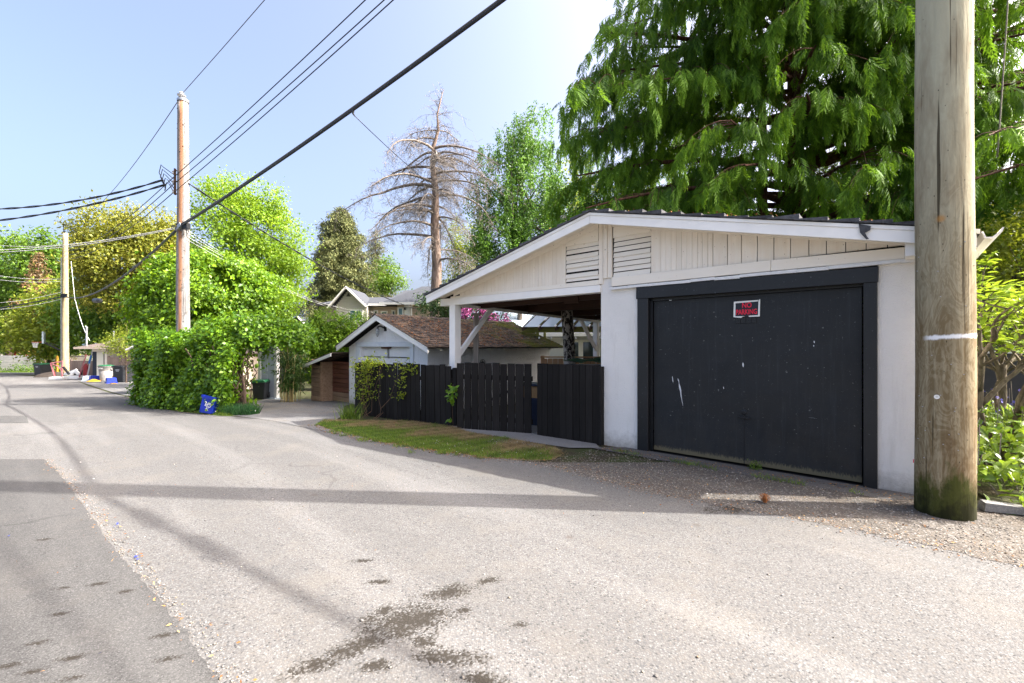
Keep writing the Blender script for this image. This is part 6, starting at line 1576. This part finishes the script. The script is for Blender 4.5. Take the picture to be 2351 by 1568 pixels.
allb = [(y, s, L, R.uniform(-.7,.7)) for y, s, L in spec_] + [(R.uniform(285,560), R.choice((-1,1)), R.uniform(1.7,3.4), R.choice((R.uniform(-1.5,-.6),R.uniform(.6,1.5)))) for _ in range(24)]
for y, s, L, az in allb:
    p0 = trunk_at(1.5+(796-y)/1000*Yd); L *= (1.02 if y < 330 else 1.16); a = az; d = Vector((s*math.cos(a), math.sin(a)*s, .30))
    n = 9; pts = [p0]; dd = d.normalized(); r = .020+.015*L
    for i in range(n):
        dd = (dd + Vector((R.gauss(0,.10),R.gauss(0,.10),-.125+R.gauss(0,.06)))).normalized(); pts.append(pts[-1]+dd*L/n)
    lm.tube([q_-o_ for q_ in pts], [max(.014, r*(1-.85*i/n)) for i in range(n+1)], 6, False)
    for i in range(2, n+1):
        for k in range(3):
            sd_ = Vector((R.gauss(0,1),R.gauss(0,1),R.gauss(-.35,.6))).normalized(); twig(tw_, pts[i].lerp(pts[i-1], R.random()), dd*.6+sd_*1.1, R.uniform(.4,1.0), .008, 0)
for k in range(26): twig(tw_, trunk_at(1.5+(796-R.uniform(215,330))/1000*Yd), Vector((R.gauss(0,1),R.gauss(0,1),.5)), R.uniform(.5,1.2), .014, 0)
obj('limbs', lm, M_LIMBD, t, smooth=True)
tag(obj('twigs', tw_, M_TWIG, t), kind='stuff')

# weeping birch
t = thing('birch_tree', 'light feathery birch with small hanging leaves between the dead tree and the great cedar', 'tree', gnd(1190,25))
o_ = Vector(t.location)
bb = px_blobs(25, [(1185,330,62,70),(1150,390,58,80),(1215,300,55,62),(1130,470,58,80),(1200,430,85,100),(1160,560,85,75),(1235,520,60,80),(1215,600,60,60),(1250,380,50,70),(1110,540,34,60),(1265,470,55,70),(1180,520,90,70),(1290,560,60,50),(1130,600,50,50)])
cen, nd = crown_points(bb, 2100, .25, 51)
P = []
for c_ in cen:
    L = R.uniform(.5,1.5); 
    for k in range(int(L*13)): P.append((c_[0]+R.gauss(0,.07), c_[1]+R.gauss(0,.07), c_[2]-L*k/(L*13)))
P = np.array(P); leaf_cloud('crown', t, P, rnd_dir(len(P),NR), 3, .055, .115, M_BIRCHL, out=.5, up=.1, droop=1.2, wide=1.15, tv=.3)
trunk_limbs(t, o_-Vector((0,0,.2)), at(1200,330,25), .20, .05, [tuple(x) for x in cen[:40]], M_BARKG, .07)
tw_ = MB()
for k in range(50):
    p_ = Vector(cen[R.randrange(len(cen))]); twig(tw_, p_, Vector((R.gauss(0,.6),R.gauss(0,.4),.8)), R.uniform(.6,1.5), .010, 1)
tag(obj('twigs', tw_, M_TWIG, t), kind='stuff')
# birch trunk seen under the carport
p = gnd(1306, 11.4); t = thing('paper_birch', 'pale birch trunk with dark cracked bark seen under the carport roof', 'tree', p)
obj('trunk', MB().tube([(.06,0,-.2),(.04,.0,1.0),(0,0,1.8),(-.05,0,2.6),(-.12,0,3.6),(-.1,.3,5.2)], [.17,.155,.15,.15,.14,.08], 14), M_BIRCH, t, smooth=True)
cen, nd = crown_points([(p.x,p.y+.8,5.4,1.3,1.2,1.0)], 150, .2, 52); leaf_cloud('crown', t, cen, nd, 10, .2, .08, M_BIRCHL)
# rhododendron
t = thing('rhododendron', 'rhododendron full of pink flower heads above the mossy roof', 'shrub', gnd(1105,17.6))
bb = px_blobs(17.6, [(1092,722,44,34),(1130,738,36,24),(1050,716,34,30),(1160,752,16,12),(1020,700,40,40),(985,705,30,36)])
cen, nd = crown_points(bb, 620, .4, 53); leaf_cloud('foliage', t, cen, nd, 9, .13, .15, M_RHODO, droop=.2, wide=.6)
fl_, fd_ = crown_points(px_blobs(17.35, [(1085,724,38,26),(1132,738,30,18),(1160,750,11,8)]), 95, .81, 54); fl_[:,1] = np.minimum(fl_[:,1], 17.4)
P = np.repeat(fl_,26,0)+rnd_dir(len(fl_)*26,NR)*[.10,.10,.085]
V, F, idx = scatter(LEAF, LEAF_F, P-np.array(t.location), frames(rnd_dir(len(P),NR), rnd_dir(len(P),NR)+[0,-.8,.5]), np.full(len(P),.085))
soup('flower_heads', V, F, M_PF, t, kind='stuff')
trunk_limbs(t, gnd(1105,17.6), at(1095,735,17.6), .06, .02, [tuple(x) for x in cen[:16]], M_BARK, .03)

# ---- the great cedars over the garage
def frond(seed):
    """one flat drooping spray: a stem with pairs of narrow pointed branchlets that fork"""
    r = random.Random(seed); V = []; Fc = []; T = []
    def blade(p, d, n, L, w, t0):
        p, d, n = np.array(p), unit(np.array(d,float)), np.array(n,float); s = np.cross(n,d); b = len(V)
        V.extend([p, p+d*L*.45+s*w, p+d*L+n*-.10*L, p+d*L*.45-s*w]); Fc.append((b,b+2,b+1)); Fc.append((b,b+3,b+2))
        T.extend([t0-.25, t0, t0+.35, t0])
    nrm = np.array([0,0,1.0]); pr = 6
    for i in range(pr):
        t_ = (i+.5)/pr; p = np.array([t_, 0, -.30*t_*t_]); L = (.46*(1-.55*t_)+.06)*r.uniform(.8,1.15)
        for s in (-1,1):
            k = r.uniform(-.28,.28); d = np.array([.85+r.uniform(-.2,.2), s*r.uniform(.55,.85), -.35-.3*t_]); blade(p, d, nrm, L, .042, .4+k)
            if i < 4: blade(p+unit(d)*L*.45, np.array([.9,s*.05,-.6]), nrm, L*.62, .034, .45+k)
    blade((.55,0,-.10),(1,0,-.5),(0,0,1),.62,.036,.55)
    return np.array(V), np.array(Fc), np.array(T)
FRONDS = [frond(k) for k in range(5)]
def cedar(name, label, base, H_, nb, zlo, Lmax, r0, azf, seed, dens=1.0, ymin=None, group=None, size=.5, keep=None, tiltx=0.0, zhi=None):
    rr = random.Random(seed); t = thing(name, label, 'tree', base, 0, group); o_ = Vector(base); zhi = zhi or H_
    obj('trunk', MB().tube([Vector((tiltx*s*s*H_,0,H_*s-.3)) for s in np.linspace(0,1,12)], [r0*(1-.9*s)+.04*(s < .05) for s in np.linspace(0,1,12)], 14), M_BARKR, t, smooth=True)
    bm = MB(); P = []; D = []; NRM = []; CT = []; SZ = []
    for k in range(nb):
        f = (k+rr.random())/nb; z = zlo+(zhi-zlo)*f; a = azf(rr, k); L = Lmax*(1-.52*f**1.7)*rr.uniform(.70,1.08)
        d = Vector((math.cos(a), math.sin(a), 0)); sd_ = Vector((-d.y,d.x,0)); ns = 10; bend = rr.gauss(0,.25); pts = []
        for i in range(ns+1):
            s = i/ns; pts.append(o_+Vector((tiltx*(z/H_)**2*H_,0,z)) + d*L*s + sd_*bend*L*s*s*.5 + Vector((0,0,L*(.16*s-.42*s*s+.10*s**3))))
        rb = .030+.010*L
        if keep is not None and not keep(pts[-1]): pts = [q for q in pts if keep(q)] or pts[:2]; 
        if len(pts) < 3: continue
        ns = len(pts)-1; bm.tube([p-o_ for p in pts], [max(.012, rb*(1-.85*i/ns)) for i in range(ns+1)], 6, False)
        nsub = int(L*3.2*dens)
        for j in range(nsub):
            s = .18+.82*(j+rr.random())/nsub; i = min(ns-1, int(s*ns)); q_ = pts[i].lerp(pts[i+1], s*ns-i)
            side = rr.choice((-1,1)); ls = (1.25-.75*s)*L*.20*rr.uniform(.6,1.3)+.25; dv = (d*.75+sd_*side*rr.uniform(.3,1.1)).normalized()
            nn = max(2, int(ls*4.6)); sp = []; ct = min(1, max(0, rr.gauss(.42,.24)))
            for m_ in range(nn+1):
                u_ = m_/nn; p_ = q_+dv*ls*u_+Vector((0,0,-.62*ls*u_*u_+.10*ls*u_)); sp.append(p_)
                if m_ > 0 and (keep is None or keep(p_)):
                    for w in range(3 if m_ == nn else 2):
                        sw = rr.uniform(-1,1); dd = (dv*rr.uniform(.25,.9)+Vector((-dv.y,dv.x,0))*sw*.7+Vector((0,0,-rr.uniform(.55,1.9)))).normalized()
                        P.append(tuple(p_+Vector((rr.gauss(0,.04),rr.gauss(0,.04),rr.gauss(0,.03))))); D.append(tuple(dd)); NRM.append(tuple(Vector((dd.x*.3+rr.gauss(0,.45),dd.y*.3+rr.gauss(0,.45)-.25,.75)))); CT.append(ct+rr.gauss(0,.15)); SZ.append(size*rr.uniform(.6,1.25))
            if rr.random() < .75:
                e = sp[-1]; cl = rr.randint(2,5); dd0 = Vector((rr.gauss(0,.12),rr.gauss(0,.12),-1))
                for m_ in range(cl):
                    p_ = e+dd0*(.22*m_)
                    if keep is None or keep(p_):
                        for w in range(2):
                            a_ = rr.uniform(0,6.28); dd = Vector((math.cos(a_)*.55,math.sin(a_)*.55,-rr.uniform(.7,1.4))).normalized()
                            P.append(tuple(p_+Vector((rr.gauss(0,.03),rr.gauss(0,.03),rr.gauss(0,.03))))); D.append(tuple(dd)); NRM.append((math.cos(a_)*.8,math.sin(a_)*.8,.6)); CT.append(ct+.08+rr.gauss(0,.12)); SZ.append(size*rr.uniform(.6,1.1))
            if keep is None or keep(sp[-1]): bm.tube([p-o_ for p in sp], [max(.006,.013*(1-.7*m_/nn)) for m_ in range(nn+1)], 3, False)
    obj('limbs', bm, M_BARKR, t, smooth=True)
    P = np.array(P)-np.array(base); sz = np.array(SZ)
    Vs, Fs, Ts, off = [], [], [], 0; CT = np.clip(np.array(CT),0,1); fr_ = frames(np.array(D), np.array(NRM)); pick = NR.integers(0,len(FRONDS),len(P))
    for q_, (fv, ff, ft) in enumerate(FRONDS):
        s_ = pick == q_; V, F, idx = scatter(fv, ff, P[s_], fr_[s_], np.column_stack([sz, sz*.85, sz])[s_])
        Vs.append(V); Fs.append(F+off); off += len(V); Ts.append(np.clip(CT[s_][idx]*.75+(np.tile(ft, s_.sum())-.30)*.75,0,1))
    soup('crown', np.concatenate(Vs), np.concatenate(Fs), M_CEDAR, t, np.concatenate(Ts), kind='stuff')
    print('FRONDS', name, len(P)); return t
c1 = Vector((9.2,14.2,terrain(14.2)))
def az1(rr, k): return rr.choice((rr.gauss(math.radians(205),.55), rr.gauss(math.radians(240),.55), rr.uniform(0,2*math.pi), rr.gauss(math.radians(182),.4), rr.gauss(math.radians(285),.45)))
def keep1(p):
    if not (p.y > 9.3 and p.z > 3.7 and p.x > (1.2 if p.z < 7.6 else .35)): return False
    k = 1000/p.y; a, b = p.x*k, (p.z-1.5)*k                     # bearing and height as seen from the lane
    if 655 < a < 960 and abs(b-(420+(a-675)*.33)) < 30 and p.y < 13.4: return R.random() < .18
    if 556 < a < 600 and 320 < b < 760 and p.y < 13.0: return R.random() < .45
    if 625 < a < 680 and 300 < b < 760 and p.y < 13.9: return R.random() < .38
    w = math.sin(p.x*1.9+p.z*.6)+math.sin(p.z*2.3-p.x*.7+1)+math.sin(p.y*1.7+p.z*1.1)
    if w > 1.7: return False
    if p.y > 14.8 and p.x > 7 and R.random() < .8: return False
    return True
ct_ = cedar('cedar_tree', 'great drooping cedar filling the sky above the garage', c1, 19, 104, 4.4, 9.3, .40, az1, 101, .95, size=.48, zhi=16.5, keep=keep1)
ext = MB()
def lm_(pts, r): ext.tube([Vector(p)-c1 for p in pts], [r*(1-.55*i/(len(pts)-1)) for i in range(len(pts))], 9)
lm_([at(1835,372,14.0), at(1900,366,13.6), at(1990,330,13.2), at(2100,288,12.9), at(2240,250,12.8)], .24)
lm_([at(1750,500,13.0), at(1752,330,13.0), at(1747,190,13.0), at(1752,105,13.0), at(1738,30,13.0)], .14)
lm_([at(1750,105,13.0), at(1775,70,13.0), at(1800,20,13.0)], .07)
lm_([at(1830,300,14.0), at(1900,230,13.6), at(2000,180,13.4), at(2120,130,13.4)], .13)
lm_([at(1835,120,14), at(1950,75,13.6), at(2090,40,13.4)], .11)
lm_([at(1835,505,14), at(1700,490,13.5), at(1620,500,13.2)], .08)
obj('great_limb', ext, M_BARKR, ct_, smooth=True)
c2 = Vector((14.6,11.0,terrain(11)))
def az2(rr, k): return rr.choice((rr.gauss(math.radians(170),.5), rr.gauss(math.radians(205),.4), rr.gauss(math.radians(130),.5), rr.uniform(0,2*math.pi)))
cedar('cedar_tree', 'second cedar reaching in from the right edge above the yellow green shrub', c2, 17, 50, 4.6, 6.6, .36, az2, 103, .60, keep=lambda p: p.y > 6.6 and p.z > 3.2, size=.48, zhi=15)
for k, (x0, x1, y1, Y) in enumerate(((1965,2023,520,12.6),(2318,2290,360,9.0))):
    wire('hanging_rope', ('long pale rope hanging from the cedar down to the garage roof','thin rope hanging in the cedar right of the thick pole')[k], at(x0,-60,Y), at(x1,y1,Y), .08, .014, plain('old_rope_%s' % 'ab'[k], (.23,.20,.15), .9), 'ropes hanging in the cedars', 'rope')
# green behind the cedar trunks
broadleaf('leafy_tree', 'bright green tree showing between the cedar trunks over the garage roof', 27, 1990, [(1950,470,90,60),(2060,480,80,60),(1860,500,80,50),(2000,520,120,60)], 520, 13, .32, .18, M_DECIDY, 61, .15, inner=.3)
broadleaf('leafy_tree', 'bright green tree behind the garage roof peak under the cedar', 30, 1330, [(1330,420,60,60),(1400,480,90,60),(1280,500,70,60)], 520, 13, .32, .18, M_DECIDY, 62, .15, inner=.3)
broadleaf('leafy_tree', 'thin yellow green tree between the shrub and the charcoal house at the right edge', 8.9, 2420, [(2285,545,40,45),(2350,590,60,60),(2310,640,40,40),(2390,520,60,60),(2270,620,26,40),(2365,680,40,36)], 420, 11, .13, .085, M_DECIDY, 63, .06, inner=.2)

# ---- right garden: flowering shrub, ground cover
sb = Vector((6.15,5.55,0)); t = thing('leafy_shrub', 'many stemmed shrub with fresh yellow green leaves right of the thick pole', 'shrub', sb); o_ = sb
sm_ = MB(); tips = []
def grow(p, d, L, r, lev):
    n = 6; pts = [p]; dd = d.normalized()
    for i in range(n): dd = (dd+Vector((R.gauss(0,.16),R.gauss(0,.16),R.gauss(.05,.10)))).normalized(); pts.append(pts[-1]+dd*L/n)
    sm_.tube([q_-o_ for q_ in pts], [max(.004, r*(1-.5*i/n)) for i in range(n+1)], 7 if lev == 0 else 5)
    if lev >= 2: tips.append((pts[-1], dd)); tips.append((pts[-3], dd))
    if lev < 3:
        for k in range(3 if lev == 0 else 4 if lev == 1 else 3): i = R.randint(3,n); grow(pts[i], dd*.8+Vector((R.gauss(0,.7),R.gauss(0,.6),R.uniform(.0,.5))), L*R.uniform(.55,.8), r*.52, lev+1)
for k, (dx, dy) in enumerate(((-.35,.1),(.15,.25),(.35,-.1),(-.1,-.2),(.05,.5))): grow(sb+Vector((dx*.4,dy*.4,-.05)), Vector((dx,dy,1.7)), R.uniform(1.15,1.5), .070-.008*k, 0)
obj('stems', sm_, bark('shrub_bark', (.07,.055,.04), (.20,.165,.12), 12, .3, .5), t, smooth=True)
P = np.array([tuple(p) for p, d in tips]); Dd = unit(np.array([tuple(d) for p, d in tips])); sel = (P[:,2] > 1.0); P, Dd = P[sel], Dd[sel]
per = 8; n = len(P)*per; dr = np.repeat(Dd,per,0)*.35+rnd_dir(n,NR)*[1,1,.35]; pos = np.repeat(P,per,0)+NR.normal(0,.035,(n,3)); s = NR.uniform(.07,.145,n)
V, F, idx = scatter(LEAF_B, LEAF_BF, pos-np.array(sb), frames(dr, UP+rnd_dir(n,NR)*.35), np.column_stack([s,s*.62,s])); soup('leaves', V, F, leafmat('fresh_shrub_leaves', (.09,.19,.01), (.28,.38,.03), .40, (.36,.46,.03)), t, np.clip(NR.normal(.5,.25,n),0,1)[idx], kind='stuff')
print('TIPS', len(P))
gp_ = Vector((6.0,4.7,0)); t = thing('ground_cover', 'low broad leaved ground cover spilling beside the foot of the thick pole', 'shrub', gp_)
cen = []
for _ in range(760):
    x, y = R.uniform(4.55,9.0), R.uniform(3.75,6.6)
    if y < 3.6+.12*(x-4.6) or x < 4.45+.55*max(0,y-4.4): continue
    h = .10+.55*min(1,(y-3.7)/.7)*min(1,(x-4.4)/.35)*R.uniform(.75,1.15); cen.append((x,y,h*R.random()**.5))
cen = np.array(cen); leaf_cloud('leaves', t, cen, np.tile([-.2,-.5,.8],(len(cen),1)), 9, .07, .105, M_SALAL, LEAF_B, LEAF_BF, out=.5, up=.8, droop=.2, wide=.75, tv=.3)
sm_ = MB()
for _ in range(160):
    c_ = cen[R.randrange(len(cen))]; p0 = Vector((c_[0]+R.gauss(0,.1),c_[1]+R.gauss(0,.1),0)); sm_.tube([p0-gp_, Vector(c_)-gp_, Vector(c_)-gp_+Vector((R.gauss(0,.05),R.gauss(0,.05),R.uniform(.05,.5)))], .004, 4)
tag(obj('stems', sm_, M_TWIG, t), kind='stuff')
f5 = np.column_stack([NR.normal(6.4,.5,70),NR.normal(5.6,.3,70),NR.uniform(.55,.95,70)]); flowers('bluebells', f5, .035, M_BF)
t = thing('flowering_bush', 'pink flowered bush half hidden behind the thick pole', 'shrub', (5.9,6.9,0))
cen, nd = crown_points([(5.9,6.9,.9,.5,.4,.9)], 200, .3, 71); leaf_cloud('foliage', t, cen, nd, 9, .10, .07, M_DECID)
f6 = cen[:60]; V, F, idx = scatter(LEAF, LEAF_F, np.repeat(f6,6,0)+NR.normal(0,.04,(360,3))-[5.9,6.9,0], frames(rnd_dir(360,NR), rnd_dir(360,NR)), np.full(360,.05)); soup('petals', V, F, M_PF, t, kind='stuff')

# blue recycling sack in the grass by the ivy
bp = Vector((-7.55, 10.93, terrain(10.9))); t = thing('recycling_sack', 'blue recycling box lying tilted in the grass with white letters upside down', 'box', (bp.x, bp.y-.2, bp.z+.03), math.radians(-12))
w, h = .185, .21
bx = MB(); 
fr = [(-w,-.02,0),(w*.95,-.02,.02),(w*1.05,.04,2*h),(-w*1.05,.04,2*h)]; bk_ = [(-w*.8,.26,.02),(w*.8,.26,.03),(w*.85,.30,2*h-.05),(-w*.85,.30,2*h-.05)]
bx.add(fr+bk_, [(0,1,2,3),(7,6,5,4),(0,4,5,1),(1,5,6,2),(2,6,7,3),(3,7,4,0)])
ob = obj('body', bx, M_BLUE, t, rot=(0,math.radians(9),0), bevel=.008)
obj('rim', MB().box(-w*1.1,w*1.1,.01,.06,2*h-.05,2*h+.01), M_BLUE, ob)
lt_ = obj('lettering', text_mesh('GFL', .15, .001, .003, .85), M_WHT, ob, (.03,.000,.235), (math.radians(98),math.radians(180+12),0))
pl_ = MB()
for k in range(5):
    a = math.radians(90+72*k+10); pl_.beam((.03+.012*math.cos(a),-.012,.125+.012*math.sin(a)),(.03+.05*math.cos(a),-.012,.125+.05*math.sin(a)),.004,.022,(0,1,0))
obj('star_mark', pl_, M_WHT, ob)
